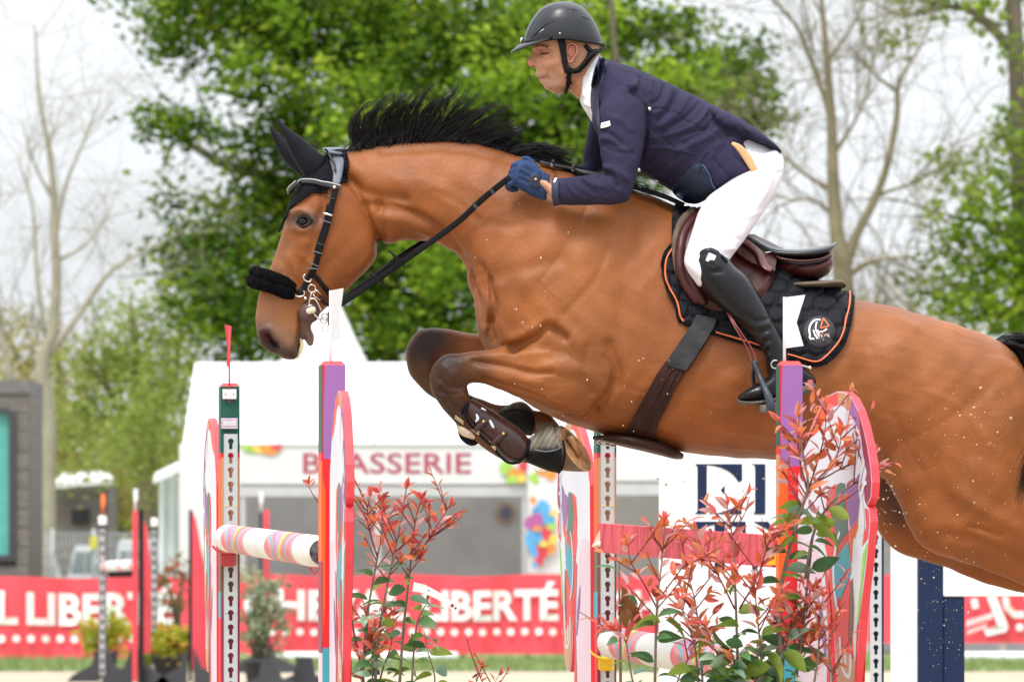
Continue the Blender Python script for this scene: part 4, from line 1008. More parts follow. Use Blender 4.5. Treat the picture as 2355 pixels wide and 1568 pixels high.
for nm, r_, m, yo in (('white_post', (2050, 2111, 1240, 2250), m_board, .0), ('navy_post', (2111, 2169, 1262, 2250), m_navy, -.01), ('navy_panel', (2169, 2218, 1371, 2250), m_navy, -.005), ('white_panel', (2169, 2900, 1235, 1371), m_board, -.012)):
    mb = MB(); a, b = W(r_[0], r_[2], YQ), W(r_[1], min(r_[3], 2200), YQ); b[2] = max(b[2], .004)
    mb.add(*box(((a[0] + b[0]) / 2, YQ + .03 + yo, (a[2] + b[2]) / 2), (b[0] - a[0], .06, a[2] - b[2]), bev=.004)); mb.build(nm, m, ob, smooth=False)
# slotted navy standard between wing and white post
YK = 24.0; ck = (X(2014, YK), YK, 0)
rk = empty('jump_standard', (ck[0], YK, 0), 'navy standard with a grey slotted track right of the painted wing board', 'jump standard')
JU0, JV0 = JU, JV
JU, JV = U((-.03, -1, 0)), U((1, -.03, 0))
mb = MB(); mb.add(*jbox(ck, -.017, .028, -.05, .04, .004, Z(1150, YK))); mb.build('post', m_navy, rk, smooth=False)
track_mesh(ck, -.0185, .0175, .052, .3, Z(1160, YK), .049, Z(1172, YK)).build('track', m_track, rk, smooth=False)
JU, JV = JU0, JV0

# ================================================================== practice obstacle far left (64 m)
m_black = mat('black_paint', (.010, .010, .013), rough=.6, spec=.25, var=.15)
m_char = mat('charcoal_foot', (.045, .047, .055), rough=.7, var=.2)
def far_standard(px, wpx, ytop, Y, label, post_m, kind, topm=None, flagm=None, yfl=None, foot=True):
    root = empty('practice_standard', (X(px, Y), Y, 0), label, 'jump standard', 'standards of the practice obstacle')
    mb = MB(); a = Z(ytop, Y); k = SPX * Y / D0; w_ = wpx * k
    mb.add(*box((X(px, Y), Y, (a + .03) / 2), (w_, .1, a - .03))); mb.build('post', post_m, root, smooth=False)
    if kind == 'track':
        mb = MB(); x0 = X(px, Y); z = a - .16; pit = .09
        tw = w_ * .36
        while z > .1:
            K = keyhole(x0, z, .016, .010, .036)
            mb.add(*poly_plate([[(x0 - tw, z - pit * .6), (x0 + tw, z - pit * .6), (x0 + tw, z + pit * .4), (x0 - tw, z + pit * .4)], K], lambda p, q: np.array((p, Y - .056, q)))); z -= pit
        mb.build('track', mat('track_light', (.50, .50, .52), rough=.5, metal=.2), root, smooth=False)
    if topm:
        mb = MB(); mb.add(*box((X(px, Y), Y - .003, a - .045), (w_ * 1.06, .11, .09), bev=.01)); mb.build('cap', topm, root, smooth=False)
    if flagm:
        mb = MB(); z0, z1 = a, Z(yfl, Y); mb.add(*tube([(X(px, Y), Y, z0), (X(px, Y), Y, z1)], .012, seg=6, smooth=False)); mb.build('flag_stick', flagm, root)
        mb = MB(); mb.add(*box((X(px + 1, Y), Y, (z0 + z1) / 2 + .06), (.04, .012, (z1 - z0) * .62))); mb.build('flag', flagm, root, smooth=False)
    if foot:
        mb = MB(); x0 = X(px, Y)
        for sx in (-1, 1):
            mb.add(*poly_plate([[(x0 + sx * .03, .34), (x0 + sx * .10, .16), (x0 + sx * .27, .07), (x0 + sx * .33, .005), (x0 + sx * .03, .005)][::sx]], lambda p, q: np.array((p, Y - .05, q)), (0, .1, 0)))
        mb.build('foot', m_char, root, smooth=False)
    return root
far_standard(236, 17, 1185, 62, 'black practice standard with grey slotted track and orange flag, leftmost', m_black, 'track', m_white, mat('orange_flag', (.85, .18, .03), var=.05), 1142)
far_standard(355, 14, 1190, 66, 'black slotted practice standard with white cap and no flag', m_black, 'track', m_white)
far_standard(311, 12, 1175, 61, 'narrow red and black practice standard with white flag, centre of the group', m_red, 'plain', None, m_flagw, 1130)
far_standard(325, 11, 1172, 60.9, 'black inner post joined beside the red practice standard', m_black, 'plain', None, None, None, False)
far_standard(438, 7, 1172, 61, 'thin black practice post left of the tall red wing', m_black, 'plain')
far_standard(600, 8, 1178, 66, 'dark practice post with white flag seen under the marquee', m_char, 'plain', None, m_flagw, 1135)
far_standard(613, 12, 1172, 66.2, 'red practice post under the marquee, right of the dark one', m_red, 'plain')
def redwing(l, Y, label):
    mb = MB(); mb.add(*poly_plate([[(a, -b) for a, b in l]], lambda a, b: W(a, -b, Y), (0, .04, 0))); tag(mb.build('practice_wing', m_red, smooth=False), label, 'wing board')
redwing([(330, 1190), (338, 1215), (346, 1300), (346, 1500), (330, 1500)], 61.3, 'slim red practice wing beside the black inner post')
redwing([(442, 1172), (452, 1200), (462, 1260), (482, 1330), (500, 1540), (442, 1540)], 61.3, 'tall red practice wing with curved edge left of the painted board')
mb = MB(); mb.add(*tube([W(238, 1302, 62), W(316, 1298, 61.1)], .048, seg=14, smooth=False)); o = mb.build('practice_pole', m_white); tag(o, 'white practice pole with red rings resting on the far left standards', 'jump pole')
for t in (.12, .55, .9):
    a, b = W(238, 1302, 62), W(316, 1298, 61.1); p = a + (b - a) * t; q = a + (b - a) * (t + .05); mb = MB(); mb.add(*tube([p, q], .0495, seg=14, smooth=False)); mb.build('red_ring', m_red, o)
mb = MB(); mb.add(*tube([W(248, 1318, 64), W(316, 1316, 64)], .04, seg=10, smooth=False)); tag(mb.build('practice_rail', m_black), 'black rail just below the white practice pole', 'rail')

# potted shrubs
def potted(px, ybase, Y, label, blobs, m, size, dens, pot=None, name='potted_shrub', clump=.1, stems=None):
    root = empty(name, (X(px, Y), Y, .004), label, 'potted shrub', None)
    k = SPX * Y / D0
    if pot:
        pw, ph = pot; V = []; n = 20
        for r_, z in ((pw * .72, .005), (pw, ph), (pw * 1.08, ph), (pw * 1.08, ph + .03), (pw * .95, ph + .03), (pw * .9, ph - .02)):
            for j in range(n): a = 2 * math.pi * j / n; V.append((X(px, Y) + r_ * math.cos(a), Y + r_ * math.sin(a), z))
        F = [(i * n + j, i * n + (j + 1) % n, (i + 1) * n + (j + 1) % n, (i + 1) * n + j) for i in range(5) for j in range(n)]
        F.append(tuple(5 * n + j for j in range(n))); F.append(tuple(range(n - 1, -1, -1)))
        mb = MB(); mb.add(V, F); mb.build('pot', m_char, root)
    mb = MB(); rg = np.random.RandomState(int(px))
    for b in blobs:
        for k_ in range(5):
            mb.add(*tube([(X(px, Y) + rg.uniform(-.03, .03), Y + rg.uniform(-.03, .03), .1), (W(b[0], b[1], Y) + (X(px, Y), Y, .1)) / 2 + rg.normal(size=3) * .04, W(b[0], b[1], Y) + rg.normal(size=3) * .1], [.012, .008, .003], seg=4, sub=2))
    mb.build('stem', m_bark, root)
    V, F, r_ = leaf_cloud(blobs, size, dens, clump, int(px), .2, .35); fast_mesh('foliage', V, F, m, r_, root); return root
m_conif = leaf_mat('conifer_spray', (.14, .22, .02), (.44, .46, .05), (.74, .30, .08), .45)
m_grayl = leaf_mat('grey_olive_leaf', (.12, .16, .09), (.28, .33, .20), (.50, .52, .36), .4)
m_redfl = leaf_mat('red_flower', (.10, .14, .04), (.26, .16, .07), (.68, .08, .06), .4)
potted(243, 1530, 65, 'round green and orange potted conifer behind the leftmost practice standard', [(243, 1452, 50, 42, 65), (225, 1470, 35, 30, 65), (268, 1440, 30, 35, 65)], m_conif, .035, 420, (.12, .2))
potted(392, 1545, 62, 'wide yellow-green potted conifer left of the tall painted board', [(392, 1490, 66, 45, 62), (345, 1505, 35, 30, 62), (430, 1480, 35, 40, 62), (395, 1455, 35, 25, 62)], m_conif, .035, 420, (.17, .22))
potted(600, 1555, 60, 'tall grey-green potted olive-like shrub between the two left standards', [(600, 1400, 48, 90, 60), (580, 1330, 30, 50, 60), (630, 1440, 40, 60, 60), (585, 1460, 35, 40, 60), (640, 1330, 22, 40, 60, .6)], m_grayl, .034, 300, (.16, .22))
potted(405, 1500, 68, 'loose shrub with red blossoms behind the red practice wing', [(400, 1370, 34, 60, 68, .8), (420, 1310, 20, 40, 68, .5), (395, 1330, 30, 25, 68, .6)], m_redfl, .034, 200, None)
potted(1640, 1560, 66, 'small orange and green flower bush seen between the shrub stems', [(1640, 1440, 45, 40, 66, .8), (1690, 1420, 30, 40, 66, .8)], m_conif, .035, 250, (.15, .2))
for px, Y in ((620, 59.5), (700, 60.5)):
    mb = MB(); mb.add(*poly_plate([[(X(px, Y) + a, b) for a, b in ((-.26, .004), (.26, .004), (.22, .05), (.10, .10), (.07, .26), (-.07, .26), (-.10, .10), (-.22, .05))]], lambda a, b: np.array((a, Y, b)), (0, .12, 0)))
    tag(mb.build('standard_foot', m_char, smooth=False), 'charcoal standard foot on the sand beside the olive shrub pot' if px < 650 else 'charcoal standard foot farther right on the sand, behind the near left post', 'standard foot')
# ================================================================== the horse: lofted masses fused into one skin
pieces = []
# neck and trunk
pieces.append(loft([
 (775, 362, 835, 470, .060, 0, 2.1, -.1), (805, 347, 862, 525, .078, 0, 2.2, -.15), (850, 338, 884, 560, .086, 0, 2.2, -.2), (935, 328, 930, 553, .095, 0, 2.2, -.25), (1030, 325, 995, 556, .108, 0, 2.2, -.25),
 (1110, 334, 1042, 578, .125, 0, 2.2, -.25), (1190, 356, 1068, 605, .145, 0, 2.2, -.22), (1270, 381, 1078, 655, .17, 0, 2.2, -.2), (1360, 410, 1095, 712, .20, 0, 2.3, -.2),
 (1450, 436, 1108, 790, .232, 0, 2.4, -.22), (1530, 462, 1180, 900, .25, 0, 2.4, -.22), (1600, 500, 1262, 955, .262, 0, 2.4, -.2), (1690, 560, 1365, 992, .275, 0, 2.3, -.15),
 (1780, 605, 1480, 1022, .295, 0, 2.3, -.1), (1860, 645, 1610, 1045, .312, 0, 2.3, -.06), (1950, 684, 1740, 1055, .312, 0, 2.3, -.03), (2045, 703, 1880, 1060, .30, 0, 2.3, 0),
 (2140, 729, 1985, 1085, .285, 0, 2.3, 0), (2230, 757, 2085, 1120, .28, 0, 2.3, 0), (2300, 787, 2200, 1150, .25, 0, 2.2, 0), (2345, 832, 2300, 1150, .20, 0, 2.1, 0), (2372, 900, 2370, 1110, .13, 0, 2.1, 0)], seg=40))
# shoulder masses, breast
for sy in (-1, 1):
    pieces.append(loft([(1300, 560, 1420, 560, .08, sy * .125, 2), (1240, 640, 1420, 660, .095, sy * .14, 2), (1180, 720, 1420, 780, .10, sy * .145, 2), (1190, 780, 1420, 880, .095, sy * .148, 2), (1250, 830, 1400, 935, .06, sy * .15, 2)], seg=24))
    pieces.append(loft([(1090, 640, 1180, 620, .07, sy * .07, 2), (1090, 700, 1220, 690, .09, sy * .085, 2), (1104, 760, 1240, 760, .09, sy * .085, 2), (1130, 810, 1240, 820, .07, sy * .08, 2)], seg=24))
# near foreleg
LEG_NF = [(1330, 735, 1415, 905, .085, -.165, 2.2), (1262, 768, 1378, 945, .088, -.175, 2.2), (1200, 786, 1295, 950, .075, -.180, 2.1), (1150, 799, 1205, 918, .060, -.180, 2.1), (1103, 807, 1130, 889, .047, -.178, 2.2),
 (1063, 811, 1092, 880, .044, -.176, 2.4), (1022, 817, 1074, 884, .046, -.175, 2.5), (996, 846, 1072, 882, .047, -.175, 2.5), (989, 884, 1074, 892, .045, -.174, 2.5), (1000, 915, 1080, 912, .036, -.172, 2.3),
 (1023, 946, 1088, 930, .030, -.170, 2.2), (1058, 985, 1113, 950, .026, -.168, 2.1), (1103, 1022, 1152, 976, .027, -.166, 2.1), (1143, 1050, 1190, 1000, .034, -.164, 2.1), (1185, 1063, 1215, 1008, .035, -.163, 2.1),
 (1222, 1066, 1238, 1008, .031, -.162, 2.1), (1262, 1072, 1268, 1000, .036, -.161, 2.2)]
LEG_FF = [(1290, 745, 1370, 880, .08, .165, 2.2), (1200, 765, 1260, 870, .07, .175, 2.1), (1110, 768, 1120, 850, .050, .175, 2.1), (1045, 760, 1055, 832, .046, .172, 2.3), (990, 753, 1028, 828, .047, .170, 2.5),
 (957, 765, 1012, 832, .046, .17, 2.5), (937, 797, 1008, 848, .046, .168, 2.5), (934, 835, 1012, 866, .044, .168, 2.4), (947, 868, 1022, 880, .035, .166, 2.2), (985, 906, 1042, 888, .029, .165, 2.1),
 (1050, 948, 1082, 908, .027, .163, 2.1), (1118, 978, 1148, 930, .028, .16, 2.1), (1168, 998, 1190, 930, .035, .158, 2.1), (1212, 1000, 1224, 942, .034, .157, 2.1), (1244, 1000, 1262, 950, .030, .156, 2.1), (1262, 1025, 1290, 985, .034, .155, 2.1)]
pieces.append(loft(LEG_NF, seg=24)); pieces.append(loft(LEG_FF, seg=24))
# hind legs, stretched out behind
def hind(dx, dy, sy):
    return loft([(2030 + dx, 800 + dy, 2352, 850, .09, sy * .13, 2.2), (2010 + dx, 960 + dy, 2385, 960, .115, sy * .16, 2.2), (2030 + dx, 1085 + dy, 2405, 1060, .11, sy * .17, 2.2), (2064 + dx, 1150 + dy, 2460, 1110, .105, sy * .17, 2.2),
     (2092 + dx, 1218 + dy, 2470, 1160, .10, sy * .17, 2.2), (2128 + dx, 1262 + dy, 2480, 1200, .09, sy * .17, 2.1), (2190 + dx, 1285 + dy, 2510, 1225, .08, sy * .168, 2.1), (2250 + dx, 1304 + dy, 2540, 1235, .068, sy * .165, 2), (2340 + dx, 1340 + dy, 2580, 1250, .056, sy * .16, 2),
     (2440, 1385, 2620, 1290, .045, sy * .155, 2), (2560, 1435, 2680, 1345, .036, sy * .15, 2.2), (2640, 1450, 2720, 1380, .040, sy * .15, 2.4), (2710, 1490, 2760, 1430, .032, sy * .148, 2.2), (2800, 1570, 2840, 1520, .027, sy * .145, 2), (2880, 1640, 2920, 1590, .034, sy * .14, 2), (2950, 1680, 2975, 1630, .03, sy * .14, 2)], seg=28)
pieces.append(hind(0, 0, -1)); pieces.append(hind(-72, 2, 1))
# head
pieces.append(loft([(748, 362, 800, 405, .045, 0, 2.1, 0), (715, 385, 838, 448, .080, 0, 2.2, 0), (690, 425, 858, 492, .098, 0, 2.3, .05), (668, 470, 867, 545, .102, 0, 2.5, .05), (653, 520, 866, 588, .100, 0, 2.6, .0),
 (639, 568, 842, 622, .090, 0, 2.6, -.12), (622, 615, 808, 655, .074, 0, 2.5, -.12), (605, 652, 772, 688, .062, 0, 2.4, -.1), (592, 690, 742, 715, .056, 0, 2.4, -.05), (588, 722, 722, 740, .053, 0, 2.4, 0),
 (589, 752, 706, 762, .053, 0, 2.5, .05), (592, 772, 695, 780, .054, 0, 2.5, .05), (601, 792, 691, 798, .051, 0, 2.4, 0), (622, 811, 688, 812, .043, 0, 2.3, 0), (648, 823, 682, 823, .030, 0, 2.2, 0)], seg=36, round0=.5, round1=.25))
pieces.append(loft([(700, 722, 738, 720, .040, 0, 2.2), (701, 748, 718, 742, .036, 0, 2.1), (700, 768, 716, 758, .030, 0, 2), (702, 784, 722, 770, .030, 0, 2), (708, 794, 722, 786, .024, 0, 2)], seg=20, round1=.8))
VX = .0053
HV, HF = remesh(pieces, VX)
HV = smooth(HV, HF, 6)
GAIN = 1.4
# relief: muscles, creases, veins (polyline, radius, height)
ST = [
 # cheek edge and jaw
 ([(872, 470), (876, 520), (872, 570)], 12, -.012), ([(845, 440), (865, 480), (868, 540), (850, 600), (815, 640)], 20, .006), ([(790, 655), (830, 625), (858, 595)], 9, -.004),
 ([(700, 590), (735, 640), (760, 665)], 8, .004), ([(660, 585), (690, 640), (700, 690)], 10, .004), ([(720, 560), (700, 610), (690, 660)], 12, -.005), ([(668, 540), (650, 600)], 12, -.003),
 ([(770, 600), (720, 655)], 16, -.003), ([(640, 640), (680, 660), (700, 690)], 6, .003),
 # around the eye
 ([(672, 492), (692, 484), (712, 492), (722, 505)], 8, .010), ([(678, 526), (697, 532), (714, 522)], 7, .005), ([(697, 510), (702, 509)], 11, -.0035), ([(735, 500), (745, 470), (738, 440)], 11, -.009), ([(700, 540), (730, 545)], 12, -.004),
 # muzzle, nostril, mouth
 ([(604, 762), (622, 757), (640, 775), (648, 800)], 8, .008), ([(612, 772), (620, 786), (632, 796)], 9, -.020), ([(600, 775), (606, 792), (625, 806)], 6, .005),
 ([(692, 720), (689, 760), (687, 800)], 5, -.008), ([(655, 760), (665, 800)], 16, .003), ([(684, 745), (672, 790)], 10, .003),
 # neck
 ([(806, 415), (838, 440), (880, 452), (930, 458)], 13, -.009), ([(820, 395), (880, 415), (950, 425), (1010, 440)], 26, .006), ([(850, 470), (900, 480), (960, 497), (1010, 530), (1050, 575)], 12, -.008),
 ([(880, 500), (940, 512), (1000, 545), (1050, 600), (1075, 660)], 14, .006), ([(1040, 480), (1100, 560), (1140, 640)], 30, .006), ([(930, 530), (980, 545)], 8, -.004), ([(880, 350), (960, 342), (1060, 345), (1150, 365), (1200, 380)], 10, -.004),
 ([(900, 545), (905, 560)], 7, .004),
 ([(1010, 560), (1025, 575)], 4, .004), ([(1025, 565), (1042, 583)], 4, .004), ([(1042, 572), (1058, 592)], 4, .004), ([(1055, 582), (1070, 604)], 4, .004),
 ([(1075, 600), (1090, 650), (1108, 700), (1118, 740)], 9, -.012), ([(1110, 610), (1125, 660), (1140, 700), (1125, 750), (1135, 780)], 9, -.010), ([(1150, 660), (1145, 720), (1160, 770)], 14, .006), ([(1100, 650), (1112, 700), (1112, 760)], 9, .007),
 # shoulder
 ([(1135, 640), (1200, 620), (1290, 600)], 18, -.005), ([(1290, 480), (1250, 560), (1200, 640)], 34, .008), ([(1380, 500), (1330, 600), (1270, 700)], 40, .004), ([(1450, 520), (1440, 640), (1430, 760), (1415, 880)], 26, -.008),
 ([(1180, 800), (1230, 775), (1262, 750), (1300, 775)], 11, -.016), ([(1160, 790), (1215, 765), (1262, 740)], 14, .006), ([(1350, 560), (1330, 660), (1340, 760)], 40, .006), ([(1295, 760), (1330, 800), (1345, 850)], 20, .006),
 ([(1260, 840), (1330, 850), (1380, 890)], 18, .006), ([(1350, 800), (1345, 860), (1360, 900)], 11, -.006), ([(1400, 790), (1420, 870), (1370, 945)], 12, -.009), ([(1240, 962), (1310, 955), (1370, 948)], 9, -.010),
 # forearm
 ([(1090, 830), (1150, 838), (1220, 855), (1270, 855)], 6, -.007, -1), ([(1100, 850), (1170, 868), (1240, 880)], 9, .004, -1), ([(1110, 818), (1190, 815), (1260, 810)], 10, .004, -1), ([(1110, 872), (1180, 892), (1250, 915)], 5, -.004, -1),
 # knee, cannon tendons
 ([(1000, 835), (990, 870)], 9, .006, -1), ([(1060, 835), (1066, 875)], 9, .004, -1), ([(1012, 870), (1030, 888), (1060, 892)], 5, -.006, -1),  ([(1005, 905), (1020, 912)], 8, .004, -1), ([(975, 775), (950, 800)], 12, .005, 1), ([(990, 800), (985, 830)], 7, -.005, 1), ([(1010, 780), (1060, 790), (1100, 800)], 6, -.004, 1),
 ([(1020, 845), (1040, 860)], 12, .005, -1), ([(1015, 895), (1045, 935), (1085, 965)], 7, -.005, -1), ([(1060, 905), (1095, 940)], 6, .003, -1),
 # barrel, ribs, flank
 ([(1600, 860), (1570, 960)], 18, .002), ([(1680, 870), (1665, 980)], 18, .002), ([(1760, 880), (1750, 990)], 18, .002), ([(1840, 870), (1840, 980)], 18, .002), ([(1640, 860), (1620, 970)], 14, -.0015), ([(1720, 870), (1705, 985)], 14, -.0015),
 ([(1990, 800), (1980, 900), (1990, 1000), (2010, 1060)], 34, -.011), ([(1960, 760), (2030, 770)], 26, -.004), ([(1500, 960), (1640, 1010), (1780, 1030)], 22, -.003),
 # quarters
 ([(2080, 790), (2120, 880), (2130, 980)], 50, .012), ([(2060, 740), (2100, 760)], 14, .006), ([(2210, 780), (2240, 900), (2230, 1040)], 26, -.006), ([(2290, 860), (2310, 1000), (2290, 1120)], 40, .007), ([(2150, 1080), (2190, 1180)], 22, -.005), ([(2090, 1120), (2130, 1210)], 24, .007),
 ([(2180, 1230), (2260, 1250), (2340, 1290)], 14, -.006), ([(2050, 930), (2060, 1030)], 24, -.005), ([(2200, 1130), (2260, 1170), (2330, 1210)], 18, .006), ([(2230, 1210), (2300, 1230)], 6, -.004),
]
HV = sculpt(HV, HF, [(s_[0], s_[1], s_[2] * GAIN, *s_[3:]) for s_ in ST], both=True)
# fine surface veins and skin folds
rg = np.random.RandomState(11)
hpx, hpz = toref(HV)
HN = normals(HV, HF)
f1 = (np.sin(hpx * .075 + 2 * np.sin(hpz * .021)) * np.sin(hpz * .062 + 1.7 * np.sin(hpx * .017)))
HV = HV + HN * (f1 * .0016)[:, None]
VN = [([(1240, 640), (1262, 668), (1250, 700), (1275, 728), (1268, 752)], 3.2, .0022), ([(1262, 668), (1290, 690), (1300, 720)], 3, .0016), ([(1180, 700), (1190, 740), (1220, 760)], 3, .0018), ([(1110, 838), (1160, 846), (1215, 862), (1260, 858), (1290, 866)], 3.4, -.003), ([(1120, 862), (1180, 880), (1230, 900), (1290, 930)], 3.2, .002), ([(1300, 790), (1312, 812), (1340, 830), (1350, 856)], 3.2, .002), ([(1440, 900), (1500, 920), (1560, 960), (1640, 985), (1740, 1000)], 4, .0018), ([(1390, 820), (1410, 850), (1405, 890), (1385, 925)], 5, -.004), ([(650, 590), (662, 620), (655, 650), (668, 680)], 3, .0018), ([(668, 640), (690, 660)], 3, .0015), ([(745, 590), (770, 600), (790, 630)], 3.2, .0012), ([(1000, 440), (1060, 470), (1110, 520)], 8, -.003), ([(900, 470), (960, 492), (1010, 520), (1055, 570), (1085, 640)], 5, -.0045), ([(905, 520), (950, 528), (1000, 555)], 5, .003), ([(2040, 1090), (2075, 1140), (2098, 1200), (2130, 1245)], 4, .003), ([(2060, 960), (2080, 1020), (2120, 1080)], 8, -.003), ([(2130, 900), (2200, 930), (2260, 1000)], 10, .003), ([(1960, 1000), (1990, 1040)], 8, -.004), ([(1085, 620), (1100, 680), (1108, 740)], 4, -.006), ([(1128, 640), (1134, 700), (1126, 760)], 4, -.006), ([(1118, 640), (1122, 700), (1116, 770)], 5, .005), ([(1010, 900), (1040, 906), (1070, 900)], 4, -.003), ([(1085, 500), (1180, 520), (1260, 470)], 12, -.003), ([(1350, 480), (1300, 570), (1240, 650)], 7, -.003), ([(1410, 540), (1370, 640), (1300, 720)], 9, -.0035)]
HV = sculpt(HV, HF, VN, both=True)
HV = smooth(HV, HF, 1)
HN = normals(HV, HF)
hpx, hpz = toref(np.column_stack([HV[:, 0], np.where(HV[:, 1] > D0, 2 * D0 - HV[:, 1], HV[:, 1]), HV[:, 2]]))
# coat colour: bay body, dark points (knees, cannons, muzzle, mane line)
base = np.array((.228, .071, .018)); dark = np.array((.014, .009, .008)); warm = np.array((.275, .084, .0185)); tanc = np.array((.43, .19, .075)); greyc = np.array((.125, .088, .075))
C = np.tile(base, (len(HV), 1))
def blend(col, m):
    global C
    m = np.clip(m, 0, 1)[:, None]; C = C * (1 - m) + np.array(col) * m
def dm(pl, r, r2=None, side=None):
    d = segdist(hpx, hpz, pl); m = 1 / (1 + np.exp((d - r) / (r * .22 if r2 is None else r2)))
    if side is not None: m = m * ((HV[:, 1] - D0) * side > 0)
    return m
nz_ = .5 + .5 * np.sin(hpx * .031 + 3 * np.sin(hpz * .013)) * np.sin(hpz * .027 + 2 * np.sin(hpx * .011))
blend(warm, .55 * nz_)
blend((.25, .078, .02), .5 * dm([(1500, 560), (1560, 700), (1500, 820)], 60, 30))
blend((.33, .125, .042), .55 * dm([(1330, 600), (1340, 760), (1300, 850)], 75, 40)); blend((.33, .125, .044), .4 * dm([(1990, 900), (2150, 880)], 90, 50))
legm = lambda s: ((HV[:, 1] - D0) * s > .09)
brn = (.070, .030, .014)
blend(brn, .75 * dm([(1010, 850), (1085, 845)], 48, 10) * legm(-1)); blend(dark, .95 * dm([(1030, 830), (1020, 868), (1025, 915), (1045, 945)], 32, 9) * legm(-1))
blend(brn, .9 * dm([(1030, 900), (1085, 955), (1130, 990), (1200, 1030), (1270, 1040)], 52, 6) * legm(-1)); blend(dark, .35 * dm([(1015, 905), (1060, 960)], 20, 8) * legm(-1))
blend((.16, .062, .024), .5 * dm([(1100, 880), (1170, 900), (1240, 940)], 16, 8) * legm(-1))
blend(brn, .8 * dm([(950, 790), (1010, 790)], 46, 10) * legm(1)); blend(dark, .96 * dm([(985, 775), (965, 810), (970, 860), (985, 900)], 36, 8) * legm(1)); blend(brn, .9 * dm([(970, 870), (1150, 955), (1260, 985)], 44, 8) * legm(1))
# muzzle
blend(tanc, .65 * dm([(640, 715), (650, 745), (672, 735)], 34, 14)); blend(greyc, .8 * dm([(618, 775), (640, 795), (668, 800)], 30, 10)); blend((.24, .12, .065), .6 * dm([(650, 765), (662, 785)], 10, 4)); blend(dark, .9 * dm([(603, 762), (612, 790), (650, 815), (680, 822)], 14, 5)); blend((.010, .006, .006), .97 * dm([(613, 775), (619, 785), (628, 793)], 10, 2.5))
blend((.16, .02, .025), .7 * dm([(612, 770), (616, 780)], 4, 1.5)); blend(greyc, .9 * dm([(712, 725), (705, 780)], 22, 5) * (hpx > 690)); blend((.20, .12, .09), .6 * dm([(716, 780)], 8, 3) if False else dm([(716, 778), (717, 784)], 8, 3) * .6); blend(dark, .7 * dm([(691, 725), (688, 800)], 4, 2))
blend((.17, .10, .07), .45 * dm([(650, 640), (625, 690), (612, 740)], 16, 8)); blend((.21, .105, .055), .5 * dm([(660, 560), (640, 620)], 14, 8))
blend((.018, .013, .012), .92 * dm([(684, 506), (714, 506)], 15, 3.5)); blend(greyc, .45 * dm([(680, 500), (720, 508)], 26, 6))
blend(dark, .9 * dm([(790, 349), (870, 336), (950, 326), (1030, 323), (1110, 332), (1190, 354), (1350, 408), (1460, 440)], 6, 2.5)); blend((.14, .05, .018), .5 * dm([(870, 345), (1030, 334), (1190, 366), (1300, 400)], 14, 6))
blend((.17, .055, .018), .6 * dm([(1240, 975), (1400, 1010), (1600, 1046), (1800, 1062)], 22, 12)); blend((.045, .025, .018), .9 * dm([(2030, 1090), (2075, 1180)], 30, 12) * legm(1)); blend((.22, .10, .05), .7 * dm([(1105, 700), (1120, 790)], 12, 6))  # belly darkened in the coat colour to stand for its shaded underside
blend(dark, .93 * dm([(2660, 1420), (2740, 1470), (2950, 1650)], 70, 14))
# small dried-mud and light flecks
def coat_material():
    m = mat('bay_coat', (0, 0, 0), rough=.50, var=.20, vs=6, attr=True, bump=.18, bs=70, sheen=0, spec=.26)
    nt = m.node_tree; p = nt.nodes['Principled BSDF']
    tcn = nt.nodes.new('ShaderNodeTexCoord'); mpn = nt.nodes.new('ShaderNodeMapping'); mpn.inputs['Rotation'].default_value = (0, R(-35), 0); mpn.inputs['Scale'].default_value = (16, 60, 70)
    n = nt.nodes.new('ShaderNodeTexNoise'); n.inputs['Scale'].default_value = 5; n.inputs['Detail'].default_value = 4
    nt.links.new(tcn.outputs['Object'], mpn.inputs['Vector']); nt.links.new(mpn.outputs['Vector'], n.inputs['Vector'])
    b = nt.nodes.new('ShaderNodeBump'); b.inputs['Strength'].default_value = .07; b.inputs['Distance'].default_value = .004; nt.links.new(n.outputs['Fac'], b.inputs['Height'])
    old = p.inputs['Normal'].links[0].from_node; nt.links.new(old.outputs['Normal'], b.inputs['Normal']); nt.links.new(b.outputs['Normal'], p.inputs['Normal'])
    # streaky hair tone, slightly less saturated in the paler streaks
    mx2 = nt.nodes.new('ShaderNodeMix'); mx2.data_type = 'RGBA'; mx2.blend_type = 'MULTIPLY'; mx2.inputs['Factor'].default_value = 1
    rp = nt.nodes.new('ShaderNodeValToRGB'); rp.color_ramp.elements[0].position = .25; rp.color_ramp.elements[0].color = (.92, .91, .90, 1); rp.color_ramp.elements[1].position = .75; rp.color_ramp.elements[1].color = (1.07, 1.08, 1.09, 1)
    nt.links.new(n.outputs['Fac'], rp.inputs['Fac']); src = p.inputs['Base Color'].links[0].from_socket
    nt.links.new(src, mx2.inputs['A']); nt.links.new(rp.outputs['Color'], mx2.inputs['B']); nt.links.new(mx2.outputs['Result'], p.inputs['Base Color'])
    return m
m_coat = coat_material()
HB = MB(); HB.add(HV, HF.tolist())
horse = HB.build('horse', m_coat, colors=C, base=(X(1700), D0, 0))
tag(horse, 'bay horse with black points leaping to the left over the painted oxer', 'horse')
BVH = BVHTree.FromPolygons([Vector(v) for v in HV], HF.tolist())
def cast(px, py, bvh=None, Y=D0):
    """surface point and normal met when sighting along (px, py)"""
    t = Vector(W(px, py, D0)); o = Vector((0, 0, CAMZ)); d = (t - o).normalized()
    h = (bvh or BVH).ray_cast(o + d * 17, d, 6)
    return (np.array(h[0]), np.array(h[1])) if h[0] is not None else None
